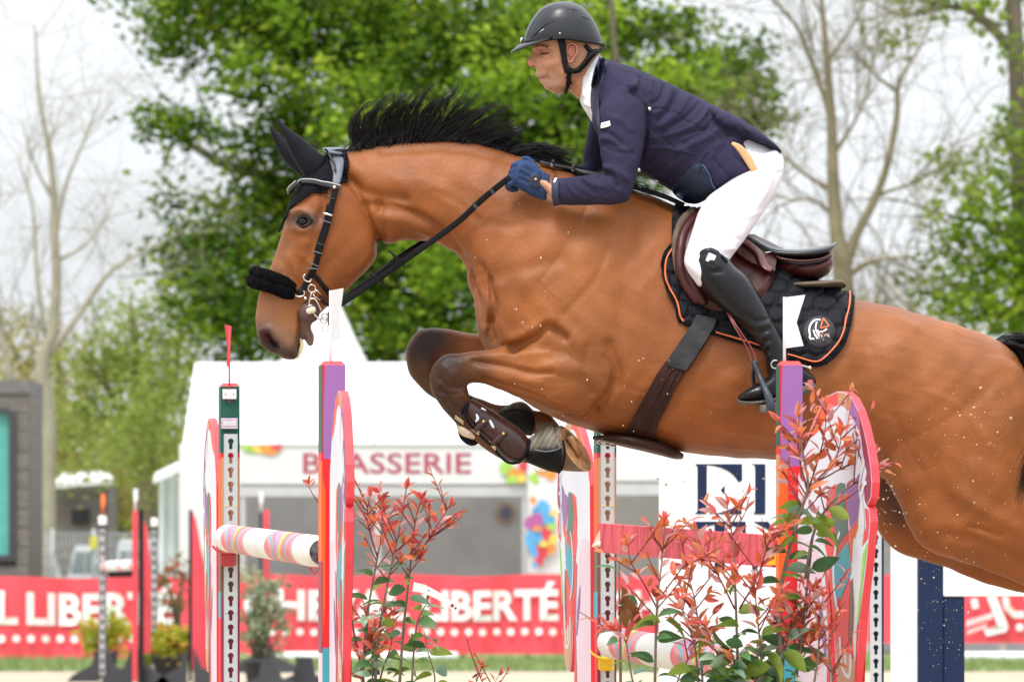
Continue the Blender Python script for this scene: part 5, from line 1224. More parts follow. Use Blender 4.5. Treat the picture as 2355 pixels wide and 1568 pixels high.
def drape(pl, off=.004, sub=6, bvh=None):
    P = crs(pl, sub) if len(pl) > 2 else np.array([np.array(pl[0]) + (np.array(pl[1]) - pl[0]) * t for t in np.linspace(0, 1, 10)])
    out = []; last = None
    for p in P:
        h = cast(p[0], p[1], bvh)
        if h is None:
            n = (bvh or BVH).find_nearest(Vector(W(p[0], p[1], D0 - .12))); q = W(p[0], p[1], n[0][1]); out.append((q, np.array(n[1])))
        else: out.append(h)
    Q = np.array([a + b * off for a, b in out]); Nn = np.array([b for a, b in out])
    # light smoothing of the path
    for _ in range(3):
        Q[1:-1] = (Q[:-2] + 2 * Q[1:-1] + Q[2:]) / 4; Nn[1:-1] = (Nn[:-2] + 2 * Nn[1:-1] + Nn[2:]) / 4
    Nn /= np.linalg.norm(Nn, axis=1)[:, None]; return Q, Nn
def strap(Q, Nn, width, th=.004, prof=None):
    """flat strap with rounded edges following points Q; width along tangent x normal"""
    Q = np.array(Q); n = len(Q); T = np.gradient(Q, axis=0); T /= np.linalg.norm(T, axis=1)[:, None] + 1e-9
    ww = np.full(n, width) if np.isscalar(width) else np.interp(np.linspace(0, 1, n), np.linspace(0, 1, len(width)), width)
    B = np.cross(T, Nn); B /= np.linalg.norm(B, axis=1)[:, None] + 1e-9; V = []
    sec = [(-.5, 0), (-.42, 1), (-.2, 1.15), (.2, 1.15), (.42, 1), (.5, 0), (.4, -1), (-.4, -1)]
    for i in range(n):
        for a, b in sec: V.append(Q[i] + B[i] * a * ww[i] + Nn[i] * b * th / 2)
    k = len(sec); F = [(i * k + j, i * k + (j + 1) % k, (i + 1) * k + (j + 1) % k, (i + 1) * k + j) for i in range(n - 1) for j in range(k)]
    F += [tuple(range(k - 1, -1, -1)), tuple((n - 1) * k + j for j in range(k))]
    return np.array(V), F
def dstrap(pl, wref, off=.004, th=.004, sub=6, bvh=None):
    Q, Nn = drape(pl, off, sub, bvh); w_ = np.array(wref) * SPX if not np.isscalar(wref) else wref * SPX
    return strap(Q, Nn, w_, th)
def shell(poly, off, both=True, disp=None, snap=True, rim=True, V=None, F=None, sub=1, inner=.002, taper=8):
    """cloth or leather sheet lying on the body inside an outline given in reference units; wraps over the back when both"""
    V = HV if V is None else V; F = HF if F is None else F
    Vm = V.copy()
    if both: Vm[:, 1] = np.where(V[:, 1] > D0, 2 * D0 - V[:, 1], V[:, 1])
    px, py = toref(Vm)
    nn_ = normals(V, F)
    ins = inside(px, py, poly)
    if not both: ins &= (V[:, 1] < D0)
    ins &= ~((np.abs(V[:, 1] - D0) < 0) )
    keep = ins[F].all(1); FF = F[keep]
    # largest useful set
    used = np.unique(FF); mp_ = -np.ones(len(V), int); mp_[used] = np.arange(len(used)); FF = mp_[FF]; P = V[used].copy(); Nn = nn_[used]; qx, qy = px[used], py[used]
    E = np.vstack([FF[:, [0, 1]], FF[:, [1, 2]], FF[:, [2, 3]], FF[:, [3, 0]]]); Es = np.sort(E, 1)
    key = Es[:, 0].astype(np.int64) * len(P) + Es[:, 1]; u, inv, cnt = np.unique(key, return_inverse=True, return_counts=True)
    bE = E[cnt[inv] == 1]; bV = np.unique(bE)
    if snap:
        A = np.array(poly + [poly[0]], float); 
        for i in bV:
            best = None
            for k in range(len(A) - 1):
                v = A[k + 1] - A[k]; t = np.clip(((qx[i] - A[k][0]) * v[0] + (qy[i] - A[k][1]) * v[1]) / (v @ v + 1e-9), 0, 1); q = A[k] + v * t; d = (q[0] - qx[i]) ** 2 + (q[1] - qy[i]) ** 2
                if best is None or d < best[0]: best = (d, q)
            if best[0] < 12 ** 2:
                k_ = SPX * Vm[used[i], 1] / D0
                P[i, 0] += (best[1][0] - qx[i]) * k_; P[i, 2] -= (best[1][1] - qy[i]) * k_
                h = BVH.find_nearest(Vector(P[i]))
                P[i] = np.array(h[0]); 
        qx2, qy2 = toref(np.column_stack([P[:, 0], np.where(P[:, 1] > D0, 2 * D0 - P[:, 1], P[:, 1]) if both else P[:, 1], P[:, 2]]))
    else: qx2, qy2 = qx, qy
    o = np.full(len(P), off)
    if taper:
        dd_ = segdist(qx2, qy2, [tuple(p) for p in poly] + [tuple(poly[0])]); o = off * (.55 + .45 * np.clip(dd_ / taper, 0, 1))
    if disp is not None: o = o + disp(qx2, qy2)
    T_ = P + Nn * o[:, None]
    mb = MB(); mb.add(T_, FF.tolist())
    if rim:
        idx = {b: i for i, b in enumerate(bV)}; Bt = P[bV] - Nn[bV] * .003
        R_ = np.vstack([T_[bV], Bt]); n = len(bV)
        mb.add(R_, [(idx[b], idx[a], n + idx[a], n + idx[b]) for a, b in bE])
    return mb, T_, FF

# eyes
m_eye = mat('horse_eye', (.006, .003, .003), rough=.10, var=.1, spec=.35)
for sy in (-1, 1):
    h = cast(699, 509); p = h[0] + np.array((0, .0095, 0)) 
    if sy > 0: p[1] = 2 * D0 - p[1]
    mb = MB(); mb.add(*ball(p, (.0215, .017, .0158), 20, 14)); ey = mb.build('eye', m_eye, horse)
mlid = mat('eyelid_skin', (.012, .009, .008), rough=.6, var=.2, spec=.2)
mb = MB()
for pl, r_ in (([(682, 512), (689, 501), (700, 497), (712, 501), (719, 508)], [.002, .0042, .005, .004, .002]), ([(684, 513), (691, 520), (700, 522), (710, 518), (719, 509)], [.002, .003, .0035, .003, .002])):
    Q, Nn = drape(pl, .001, 4); 
    Q[:, 1] = np.minimum(Q[:, 1], h[0][1] + .004); Q[:, 1] -= .0015
    mb.add(*tube(Q, np.interp(np.linspace(0, 1, len(Q)), np.linspace(0, 1, 5), r_), seg=8, smooth=False))
mb.build('eyelid', mlid, horse)
# hooves
m_hoof = mat('hoof_horn', (.15, .105, .075), rough=.75, var=.5, vs=20, bump=.7, bs=60, hue=(.95, .85))
m_sole = mat('hoof_sole', (.40, .21, .09), rough=.85, var=.6, vs=22, bump=.9, bs=50)
def hoof(st, yb, sole):
    mb = MB(); V, F = loft(st, seg=26, round0=.2, round1=0); rampx = np.clip((V[:, 0] - X(1262)) / (X(1320) - X(1262)), 0, 1); V[:, 0] += (V[:, 1] - (D0 + yb)) * .55 * rampx * (1 if yb < 0 else .3); mb.add(V, F[:-1], 0); mb.build('hoof', [m_hoof], horse)
    hf = mb
    # sole: rim, bars and frog
    mb = MB(); n = 26; last = V[-n:]; c = last.mean(0); nrm = U(np.cross(last[0] - c, last[n // 4] - c)); 
    if nrm[0] < 0: nrm = -nrm
    r1 = c + (last - c) * .80 - nrm * .010; r2 = c + (last - c) * .35 - nrm * .004
    mb.add(np.vstack([last, r1, r2, [c - nrm * .002]]), [(j, (j + 1) % n, n + (j + 1) % n, n + j) for j in range(n)] + [(n + j, n + (j + 1) % n, 2 * n + (j + 1) % n, 2 * n + j) for j in range(n)] + [(2 * n + j, 2 * n + (j + 1) % n, 3 * n) for j in range(n)])
    a, b = W(sole[0], sole[1], D0 + yb), W(sole[2], sole[3], D0 + yb)
    for s_ in (-1, 1): mb.add(*tube([a + (0, s_ * .024, 0), b], [.012, .006], seg=8, smooth=False))
    mb.build('sole', m_sole, horse)
hoof([(1240, 1004, 1236, 1070, .038, -.161, 2.1), (1262, 992, 1262, 1076, .046, -.161, 2.1), (1276, 983, 1290, 1081, .052, -.161, 2.1), (1290, 978, 1322, 1084, .058, -.161, 2.1), (1298, 984, 1350, 1084, .060, -.161, 2.1)], -.161, (1310, 1003, 1332, 1050))
for sy, dx in ((-1, 0), (1, 0)):
    mb = MB(); V, F = loft([(2945, 1700, 2985, 1618, .036, sy * .14, 2.2), (2985, 1730, 3020, 1632, .046, sy * .14, 2.2), (3030, 1762, 3048, 1660, .055, sy * .14, 2.2)], seg=22, round0=.3, round1=.0); mb.add(V, F); mb.build('hoof', m_hoof, horse)
hoof([(1236, 960, 1232, 1000, .034, .155, 2.1), (1258, 962, 1254, 1022, .042, .155, 2.1), (1278, 968, 1280, 1040, .048, .155, 2.1), (1290, 985, 1306, 1050, .050, .155, 2.1)], .155, (1290, 995, 1300, 1030))

# mane and tail: thousands of separate hairs gathered in locks
m_hair = mat('black_hair', (.006, .0045, .0045), rough=.45, var=.5, vs=20, spec=.22)
def hair_mesh(mb, roots, fn, n_per, seg, r0, rg):
    pass
def strand(mb, P, r):
    n = len(P); P = np.array(P); T = np.gradient(P, axis=0); T /= np.linalg.norm(T, axis=1)[:, None] + 1e-9
    u = np.cross(T, (0, 1, 0)); u /= np.linalg.norm(u, axis=1)[:, None] + 1e-9; b = np.cross(T, u); V = []
    for i in range(n):
        rr = r * (1 - (i / (n - 1)) ** 2.2 * .85)
        for k in range(3):
            a = 2.094 * k; V.append(P[i] + rr * (u[i] * math.cos(a) + b[i] * math.sin(a)))
    mb.add(V, [(i * 3 + k, i * 3 + (k + 1) % 3, (i + 1) * 3 + (k + 1) % 3, (i + 1) * 3 + k) for i in range(n - 1) for k in range(3)])
rg = np.random.RandomState(8)
crest = crs([(812, 346), (850, 338), (900, 331), (950, 327), (1000, 324), (1050, 325), (1100, 332), (1150, 343), (1185, 353)], 12)
mb = MB()
def lock(path, nh, spread, r, seg=12, rootw=.012, y0=0, ysp=.02, y1=None):
    """path: reference points root to tip"""
    P = crs(path, 5); L = len(P); f_ = np.linspace(0, 1, L); sw = rg.uniform(-5, 5) * np.sin(f_ * rg.uniform(4, 7) + rg.uniform(0, 6.28)) * f_; P = P + np.column_stack([sw, sw * .6]); y1 = y0 if y1 is None else y1; base_ = np.array([W(p[0], p[1], D0 + y0 + (y1 - y0) * min(1, q_ * 1.7)) for p, q_ in zip(P, np.linspace(0, 1, len(P)))])
    f = np.linspace(0, 1, L)
    for _ in range(nh):
        o1 = rg.normal(size=3) * (rootw, .012, .004); o2 = rg.normal(size=3) * (spread, ysp, spread); cut = 1 - .5 * rg.random() ** 1.6
        k = max(6, int(L * cut)); ph = rg.uniform(0, 6.28)
        wv = np.sin(f * 9 + ph)[:, None] * rg.normal(size=3) * .0035
        Q = base_ + o1 * (1 - f)[:, None] + o2 * (f ** 1.4)[:, None] + wv * f[:, None]
        strand(mb, Q[:k], r)
# individually traced locks (root -> tip)
tr_ = [
 [(832, 342), (822, 322), (812, 300), (806, 275), (815, 262)], [(838, 341), (815, 315), (806, 285), (812, 258), (828, 246)], [(846, 340), (828, 300), (824, 270), (838, 246), (862, 240)], [(856, 338), (840, 300), (845, 262), (872, 243), (900, 237)],
 [(865, 337), (856, 295), (870, 255), (900, 228), (925, 220)], [(878, 335), (872, 290), (890, 248), (915, 222), (932, 208)], [(890, 333), (890, 285), (905, 245), (935, 215), (948, 205)], [(905, 331), (908, 285), (925, 242), (950, 214), (966, 198)],
 [(920, 330), (925, 285), (942, 245), (962, 218), (976, 200)], [(935, 329), (942, 285), (960, 248), (978, 222), (996, 200)], [(950, 328), (962, 288), (982, 248), (1003, 222), (1020, 205)], [(962, 327), (978, 290), (1000, 255), (1022, 228), (1035, 196)],
 [(975, 327), (995, 290), (1018, 258), (1040, 232), (1052, 202)], [(988, 326), (1012, 292), (1036, 262), (1058, 238), (1080, 206)], [(1000, 325), (1028, 295), (1052, 268), (1078, 242), (1098, 212)], [(1015, 325), (1045, 296), (1070, 270), (1098, 250), (1130, 232)],
 [(1030, 326), (1060, 300), (1090, 276), (1122, 258), (1152, 243)], [(1045, 327), (1078, 304), (1108, 284), (1140, 266), (1170, 246)], [(1060, 328), (1094, 308), (1125, 292), (1156, 278), (1182, 262)], [(1075, 330), (1108, 313), (1140, 300), (1168, 290), (1192, 283)],
 [(1090, 332), (1122, 318), (1150, 308), (1178, 298), (1200, 290)], [(1105, 334), (1130, 324), (1155, 318), (1178, 318), (1192, 320)], [(1125, 338), (1145, 332), (1160, 332), (1178, 334), (1190, 338)], [(1110, 335), (1135, 322), (1160, 312), (1185, 306), (1196, 304)],
 [(1000, 325), (1020, 298), (1050, 280), (1090, 262), (1130, 243)], [(940, 329), (955, 290), (980, 262), (1015, 240), (1048, 228)], [(900, 332), (900, 290), (922, 262), (955, 245), (985, 240)]]
for t in tr_:
    fl = rg.uniform(.88, 1.22); ox, oy = rg.uniform(-14, 16), rg.uniform(-8, 10)
    t = [(t[0][0] + (a - t[0][0]) * fl + ox * (i / 4) ** 2, t[0][1] + (b - t[0][1]) * fl + oy * (i / 4) ** 2) for i, (a, b) in enumerate(t)]
    lock(t, 40, .0042, .0009, rootw=.013)
    t2 = [(a + rg.uniform(-14, 14) * (i / 3), b + rg.uniform(-10, 10) * (i / 3)) for i, (a, b) in enumerate(t)]
    lock(t2, 14, .0050, .0008, rootw=.014)
    lock([(a + rg.uniform(-20, 20) * (i / 3), b + rg.uniform(-14, 14) * (i / 3)) for i, (a, b) in enumerate(t)], 7, .016, .0005)
# dense short underlayer lying back along the crest
for c in crest[::2]:
    l = rg.uniform(18, 34) * (1 - max(0, (c[0] - 1080) / 300)); lock([(c[0], c[1] + 3), (c[0] + l * .25, c[1] - l * .45), (c[0] + l * .75, c[1] - l * .85), (c[0] + l * 1.3, c[1] - l * 1.05)], 42, .010, .0016, rootw=.012)
# tuft swept back over the withers behind the hands
for t in ([(1185, 352), (1215, 340), (1255, 343), (1290, 352), (1322, 362)], [(1190, 355), (1225, 348), (1265, 355), (1300, 368), (1340, 385)], [(1195, 357), (1230, 352), (1270, 368), (1310, 385), (1350, 398)], [(1192, 356), (1215, 336), (1250, 336), (1280, 345), (1312, 344)],
          [(1200, 360), (1240, 362), (1280, 378), (1325, 396), (1370, 410)], [(1235, 372), (1275, 378), (1310, 394), (1350, 405), (1400, 420)], [(1260, 380), (1310, 392), (1360, 408), (1420, 425), (1470, 440)], [(1300, 394), (1350, 402), (1410, 420), (1470, 434), (1540, 458)], [(1188, 352), (1222, 343), (1262, 350), (1300, 356), (1335, 366)]):
    lock(t, 60, .013, .0014, rootw=.014, y0=-.012)
# forelock base beside the headpiece
for k in range(5): lock([(792 + k * 5, 350), (812 + k * 5, 345), (835 + k * 4, 342)], 12, .004, .0012)
o = mb.build('mane', m_hair, horse); 
mb = MB()
tl = [[(2300, 785), (2330, 774), (2365, 786), (2395, 850), (2405, 960), (2390, 1100)], [(2300, 788), (2330, 786), (2352, 815), (2372, 880), (2380, 1010), (2365, 1120)], [(2300, 782), (2340, 770), (2380, 800), (2420, 900), (2440, 1050), (2420, 1200)], [(2300, 783), (2330, 774), (2370, 790), (2410, 860), (2420, 1000), (2400, 1160)],
      [(2305, 788), (2338, 796), (2358, 850), (2372, 930), (2372, 1060), (2360, 1170)]]
for t in tl: lock([(a + 8, b + 4) for a, b in t], 170, .018, .0014, rootw=.010, y0=0, ysp=.03)
for k in range(7): lock([(2335, 795), (2392, 815), (2412, 900), (2385, 1000 + k * 5), (2355 - k, 1060 + k * 12), (2342 - 2 * k + rg.uniform(-8, 8), 1105 + k * 12)], 34, .010, .0011, rootw=.008, y0=0, y1=-.33, ysp=.02)
mb.add(*loft([(2285, 782, 2290, 800, .028, 0), (2315, 777, 2312, 802, .030, 0), (2338, 780, 2328, 808, .028, 0), (2358, 800, 2340, 822, .022, 0), (2368, 840, 2350, 848, .015, 0)], seg=16))
mb.build('tail', m_hair, horse)
# teeth of foam at the lip
mb = MB(); mb.add(*tube([W(690, 776, 19.985), W(694, 792, 19.985), W(691, 806, 19.985), W(684, 824, 19.99)], [.003, .006, .006, .002], seg=8)); mb.add(*tube([W(672, 822, 19.99), W(684, 823, 19.985)], [.001, .004], seg=6, smooth=False)); mb.build('foam', mat('mouth_foam', (.75, .72, .45), rough=.4, var=.1), horse)
# ================================================================== tack
m_blk = mat('black_leather', (.005, .005, .006), rough=.45, spec=.16, var=.25, vs=14, bump=.15, bs=60)
m_gry = mat('grey_leather', (.12, .135, .165), rough=.45, spec=.3, var=.15, vs=14, bump=.12, bs=60)
m_dgr = mat('dark_grey_leather', (.035, .038, .044), rough=.45, spec=.25, var=.2, vs=14, bump=.12, bs=60)
m_brn = mat('brown_leather', (.058, .012, .010), rough=.36, spec=.3, var=.3, vs=9, bump=.12, bs=50)
m_dbrn = mat('dark_brown_leather', (.034, .012, .009), rough=.5, spec=.2, var=.3, vs=9, bump=.12, bs=50)
m_steel = mat('steel', (.62, .58, .54), rough=.25, metal=1, var=.1)
m_brass = mat('brass', (.75, .50, .16), rough=.3, metal=1, var=.1)
m_cloth = mat('black_knit', (.007, .007, .010), rough=.9, var=.3, vs=40, bump=.7, bs=140, spec=.15)
m_fluff = mat('black_sheepskin', (.004, .004, .005), rough=1, var=.5, vs=60, bump=.8, bs=160, spec=.06)

# ear bonnet
eb = empty('ear_bonnet', W(730, 420, D0), 'black knitted ear bonnet over the horse\'s ears and forehead', 'ear bonnet')
def scal(qx, qy): return .0012 * np.sin(qx * .9) * np.sin(qy * .9) 
sh, _, _ = shell([(640, 517), (644, 530), (652, 518), (658, 505), (668, 483), (684, 468), (704, 454), (716, 444), (733, 441), (753, 441), (764, 421), (781, 420), (794, 418), (802, 380), (799, 358), (795, 330), (730, 320), (640, 380), (610, 500)], .006, disp=scal, taper=5)
sh.build('cover', m_cloth, eb)
mb = MB()
for pl in ([(645, 529), (653, 516), (660, 503), (669, 484), (685, 469), (705, 455), (717, 446), (735, 442), (754, 442)], [(782, 421), (793, 418), (800, 395), (802, 378), (798, 358)]):
    Q, Nn = drape(pl, .007, 14)
    mb = MB()
    for i in range(0, len(Q), 3): mb.add(*ball(Q[i] + (0, 0, .0008 * (-1) ** i), .0042, 8, 6))
    mb.build('knitted_edge', m_cloth, eb)
m_earc = mat('ear_fabric', (.007, .007, .012), rough=.6, spec=.14, var=.25, vs=20, bump=.1, bs=60)
mb = MB(); mb.add(*loft([(640, 275, 637, 281, .004, -.052, 2), (657, 290, 648, 305, .013, -.052, 2), (682, 309, 662, 338, .019, -.050, 2), (706, 327, 676, 366, .024, -.046, 2), (729, 347, 690, 392, .030, -.042, 2), (748, 362, 708, 420, .034, -.036, 2)], seg=24)); mb.build('ear', m_earc, eb)
mb = MB(); mb.add(*loft([(623, 291, 621, 298, .004, .05, 2), (641, 308, 632, 330, .013, .05, 2), (662, 330, 648, 362, .019, .048, 2), (682, 352, 668, 385, .021, .044, 2), (705, 372, 690, 405, .026, .04, 2)], seg=24)); mb.build('ear', m_earc, eb)

# bridle
br = empty('bridle', W(745, 470, D0), 'black leather bridle with grey headpiece, steel bit and fluffy noseband', 'bridle')
hA, hB, hC, hD = [cast(a, b)[0] for a, b in ((773, 424), (777, 400), (776, 378), (771, 362))]
PH = [hA + (0, -.012, 0), hB + (0, -.014, 0), hC + (0, -.014, .003), hD + (0, -.010, .008), W(767, 348, 19.972), W(766, 342, 20.0)]; NH = [(0, -1, .05), (0, -1, .15), (-.05, -1, .35), (-.05, -.8, .7), (0, -.5, 1), (0, 0, 1)]
PH = np.array(PH + [p * (1, -1, 1) + (0, 40, 0) for p in PH[-2::-1]]); NH = np.array(NH + [np.array(n) * (1, -1, 1) for n in NH[-2::-1]], float)
Q = crs(PH, 5); QN = crs(NH, 5); QN /= np.linalg.norm(QN, axis=1)[:, None]
mb = MB(); mb.add(*strap(Q, QN, np.array([17, 22, 32, 42, 48, 50, 48, 42, 32, 22, 17]) * SPX, .007)); mb.build('headpiece', m_gry, br)
mb = MB(); Q, Nn = drape([(747, 352), (757, 362), (765, 380), (768, 402)], .018, 6); mb.add(*tube(Q, .0035, seg=8, smooth=False)); mb.build('piping', m_dgr, br)
Q, Nn = drape([(684, 425), (705, 421), (728, 421), (750, 425), (766, 430), (780, 434)], .011, 6)
PB_ = crs(np.array([W(663, 443, 20.0), W(664, 440, 19.975), W(669, 433, 19.95), Q[1]]), 4)[:-1]; NB_ = np.array([U((-1, -.2 - .8 * t, .1)) for t in np.linspace(0, 1, len(PB_))]); Q = np.vstack([PB_, Q[1:]]); Nn = np.vstack([NB_, Nn[1:]])
mb = MB(); mb.add(*strap(Q, Nn, [.012, .014, .014, .014, .014, .016, .020, .012], .006)); mb.build('browband', m_dgr, br)
mb = MB(); Bn = np.cross(np.gradient(Q, axis=0), Nn); Bn /= np.linalg.norm(Bn, axis=1)[:, None]
mb.add(*tube(Q + Nn * .004 + Bn * .0055 * (1 if Bn[len(Bn)//2][2] > 0 else -1), .0022, seg=6, smooth=False)); mb.build('browband_piping', mat('pale_piping', (.42, .42, .42), rough=.4), br)
mb = MB(); mb.add(*dstrap([(774, 425), (768, 450), (762, 480), (756, 505), (748, 535), (740, 562), (732, 590), (722, 618), (710, 640)], 13.5, .009, .005)); mb.build('cheekpiece', m_blk, br)
mb = MB(); mb.add(*dstrap([(757, 470), (752, 500), (743, 530), (733, 562), (727, 585)], 9, .005, .004)); mb.build('cheekpiece', m_blk, br)
for (x, y, w_, m_) in ((763, 458, 16, m_dgr), (756, 494, 17, m_steel), (753, 511, 17, m_gry), (740, 562, 17, m_dgr), (733, 580, 17, m_gry), (724, 608, 18, m_gry), (720, 616, 18, m_gry)):
    Q, Nn = drape([(x - w_ / 2, y - 2), (x, y), (x + w_ / 2, y + 2)], .013, 3); mb = MB(); mb.add(*strap(Q, Nn, .006 if m_ is m_steel else .0035, .004)); mb.build('buckle' if m_ is m_steel else 'keeper', m_, br)
h = cast(768, 434); mb = MB(); mb.add(*ball(h[0] + h[1] * .016, (.0055, .003, .0055), 12, 8)); mb.build('rosette', m_steel, br)
mb = MB(); mb.add(*dstrap([(712, 636), (704, 652), (696, 668), (690, 676)], 14, .009, .006)); mb.build('noseband_strap', m_blk, br)
mb = MB(); mb.add(*dstrap([(716, 625), (732, 640), (748, 660), (760, 676), (770, 690)], 12, .007, .004)); mb.build('flash_strap', m_blk, br)
mb = MB(); mb.add(*dstrap([(735, 682), (745, 692), (758, 700), (775, 706)], 11, .007, .004)); mb.build('curb_strap', m_dbrn, br)
# fluffy noseband: two rolls wrapping round the nose
mb = MB(); rg = np.random.RandomState(2)
for dy, rr, xo in ((-11, .0200, 0), (8, .0220, -5)):
    pts = [(676, 672 + dy * .7, -.070), (655, 662 + dy, -.078), (625, 650 + dy, -.070), (600 + xo, 642 + dy, -.046), (588 + xo, 638 + dy, 0), (600 + xo, 642 + dy, .046), (625, 650 + dy, .070), (665, 665 + dy, .072)]
    P = [W(a, b, D0 + c) for a, b, c in pts]; V, F = tube(P, [rr * .72] + [rr] * 6 + [rr * .7], seg=28, sub=10)
    V = np.array(V); V += rg.normal(size=V.shape) * .0006 + (np.sin(V[:, [0]] * 160) * np.sin(V[:, [2]] * 190)) * .0007
    mb.add(V, F)
    for _ in range(2600):
        i = rg.randint(len(V)); c_ = P[0]
        j = rg.randint(0, len(V)); p = V[j]; d = rg.normal(size=3); d /= np.linalg.norm(d); q = p + d * rg.uniform(.0015, .0035); t_ = np.cross(d, (0, 1, 0.3)); t_ /= np.linalg.norm(t_) + 1e-9
        mb.add([p - t_ * .0007, p + t_ * .0007, q], [(0, 1, 2)])
mb.build('noseband', m_fluff, br)
# bit
def zb(x, y): return (563.5 + x * .1577, 603.75 + y * .1577)
yb = -.078
def B_(x, y, d=0): a = zb(x, y); return W(a[0], a[1], D0 + yb + d)
bit = MB(); bit.add(*tube([B_(960, 690, .01), B_(960, 690, .15)], .006, seg=8, smooth=False)); bo = bit.build('bit', m_steel, br)
def part(nm, VF, m, par=None): 
    mb = MB(); 
    for vf in (VF if isinstance(VF, list) else [VF]): mb.add(*vf)
    return mb.build(nm, m, par or br)
XZ = ((1, 0, 0), (0, 0, 1))
part('cheek_ring', ring(B_(975, 378), .0112, .0022, XZ), m_steel, bo)
part('shank', tube([B_(972, 436), B_(950, 520), B_(932, 622)], .0028, seg=8), m_steel, bo)
part('shank', tube([B_(1000, 745), B_(1050, 795), B_(1095, 835)], .0026, seg=8), m_steel, bo)
part('shank', tube([B_(955, 530), B_(1010, 528), B_(1060, 590), B_(1110, 700)], .0026, seg=8), m_steel, bo)
part('collar', tube([B_(905, 640), B_(980, 620)], .0042, seg=8, smooth=False), m_steel, bo)
part('roller', [ball(B_(940, 705, -.008), (.0105, .010, .0095), 16, 10), ball(B_(985, 690, -.010), (.0105, .010, .0105), 16, 10)], mat('ivory_rubber', (.66, .66, .48), rough=.35, var=.1), bo)
part('bit_guard', tube([B_(940, 735, .004), B_(938, 735, .012)], [.030, .030], seg=28, smooth=False), mat('brown_rubber', (.095, .048, .045), rough=.6, var=.2), bo)
part('bit_ring', ring(B_(1170, 965), .0095, .0015, XZ), m_steel, bo); part('bit_ring', ring(B_(1150, 845, .004), .0095, .0022, XZ, el=.9), m_steel, bo); part('bit_ring', ring(B_(1160, 785), .0085, .0026, XZ, el=1.1), m_steel, bo)
part('dee_ring', tube([B_(700, 385), B_(730, 470), B_(770, 495), B_(840, 490), B_(865, 460), B_(860, 415)], .0024, seg=8), m_steel, bo)
part('buckle', tube([B_(990, 460), B_(1045, 405), B_(1140, 490), B_(1095, 545), B_(1020, 500), B_(990, 460)], .0020, seg=6, smooth=False), m_steel, bo)
part('buckle', tube([B_(880, 170), B_(850, 215), B_(880, 262), B_(945, 280), B_(965, 235)], .0030, seg=8), m_steel, br)
part('stud', ball(B_(880, 522), .0058, 10, 8), m_steel, bo)
part('bit_leather', tube([B_(1120, 520), B_(1180, 560), B_(1240, 600)], .006, seg=8, flat=.5), m_dbrn, bo); part('bit_leather', tube([B_(1215, 720), B_(1218, 820), B_(1222, 920)], .0045, seg=8, flat=.5), m_dbrn, bo)

# reins
re = empty('reins', W(900, 600, D0), 'black leather reins running from the bit to the rider\'s gloved hands', 'reins')
def rein(P, w_, nm='rein', m=m_blk, th=.0045, nrm=(0, -1, .15)):
    Q = crs(P, 8); mb = MB(); mb.add(*strap(Q, np.tile(U(nrm), (len(Q), 1)), w_, th)); return mb.build(nm, m, re)
rein([W(772, 706, 19.915), W(850, 655, 19.90), W(950, 585, 19.875), W(1050, 513, 19.845), W(1110, 458, 19.82), W(1172, 408, 19.79)], .0185, m=m_blk)
rein([W(770, 700, 19.94), W(850, 640, 19.95), W(930, 582, 20.0), W(985, 548, 20.05), W(1010, 530, 20.08)], .012)
rein([W(772, 706, 20.085), W(850, 648, 20.1), W(950, 580, 20.13), W(1060, 500, 20.16), W(1200, 400, 20.17)], .016)
for a, b in (((896, 577), (930, 614)), ((848, 624), (885, 657))):
    mb = MB(); c_ = [W(a[0], a[1], 19.87), W((a[0] + b[0]) / 2, (a[1] + b[1]) / 2, 19.865), W(b[0], b[1], 19.87)]; mb.add(*tube(c_, [.0045, .0075, .0045], seg=8, flat=.6)); mb.build('rein_stop', m_blk, re)
for t in (.80, .90): 
    mb = MB(); p = W(1172 - (1 - t) * 400, 408 + (1 - t) * 325, 19.80); 
    mb.add(*box(p - (0, .003, 0), (.010, .004, .02), axes=((.77, 0, .63), (0, 1, 0), (-.63, 0, .77)))); mb.build('rein_marker', m_dgr, re, smooth=False)
mb = MB(); mb.add(*dstrap([(1240, 381), (1265, 387), (1300, 394), (1345, 404), (1400, 414)], 13, .012, .006)); mb.build('rein', m_dgr, re)
for x, y in ((1268, 387), (1316, 398)): 
    Q, Nn = drape([(x + 1, y - 7), (x, y), (x - 2, y + 7)], .017, 3); mb = MB(); mb.add(*strap(Q, Nn, .009, .004)); mb.build('rein_marker', mat('rein_grey', (.16, .16, .165), rough=.5), re)
# breastplate strap low on the withers
mb = MB(); mb.add(*dstrap([(1452, 437), (1490, 446), (1530, 460), (1570, 478)], 14, .010, .008)); mb.build('martingale_strap', m_cloth, re)

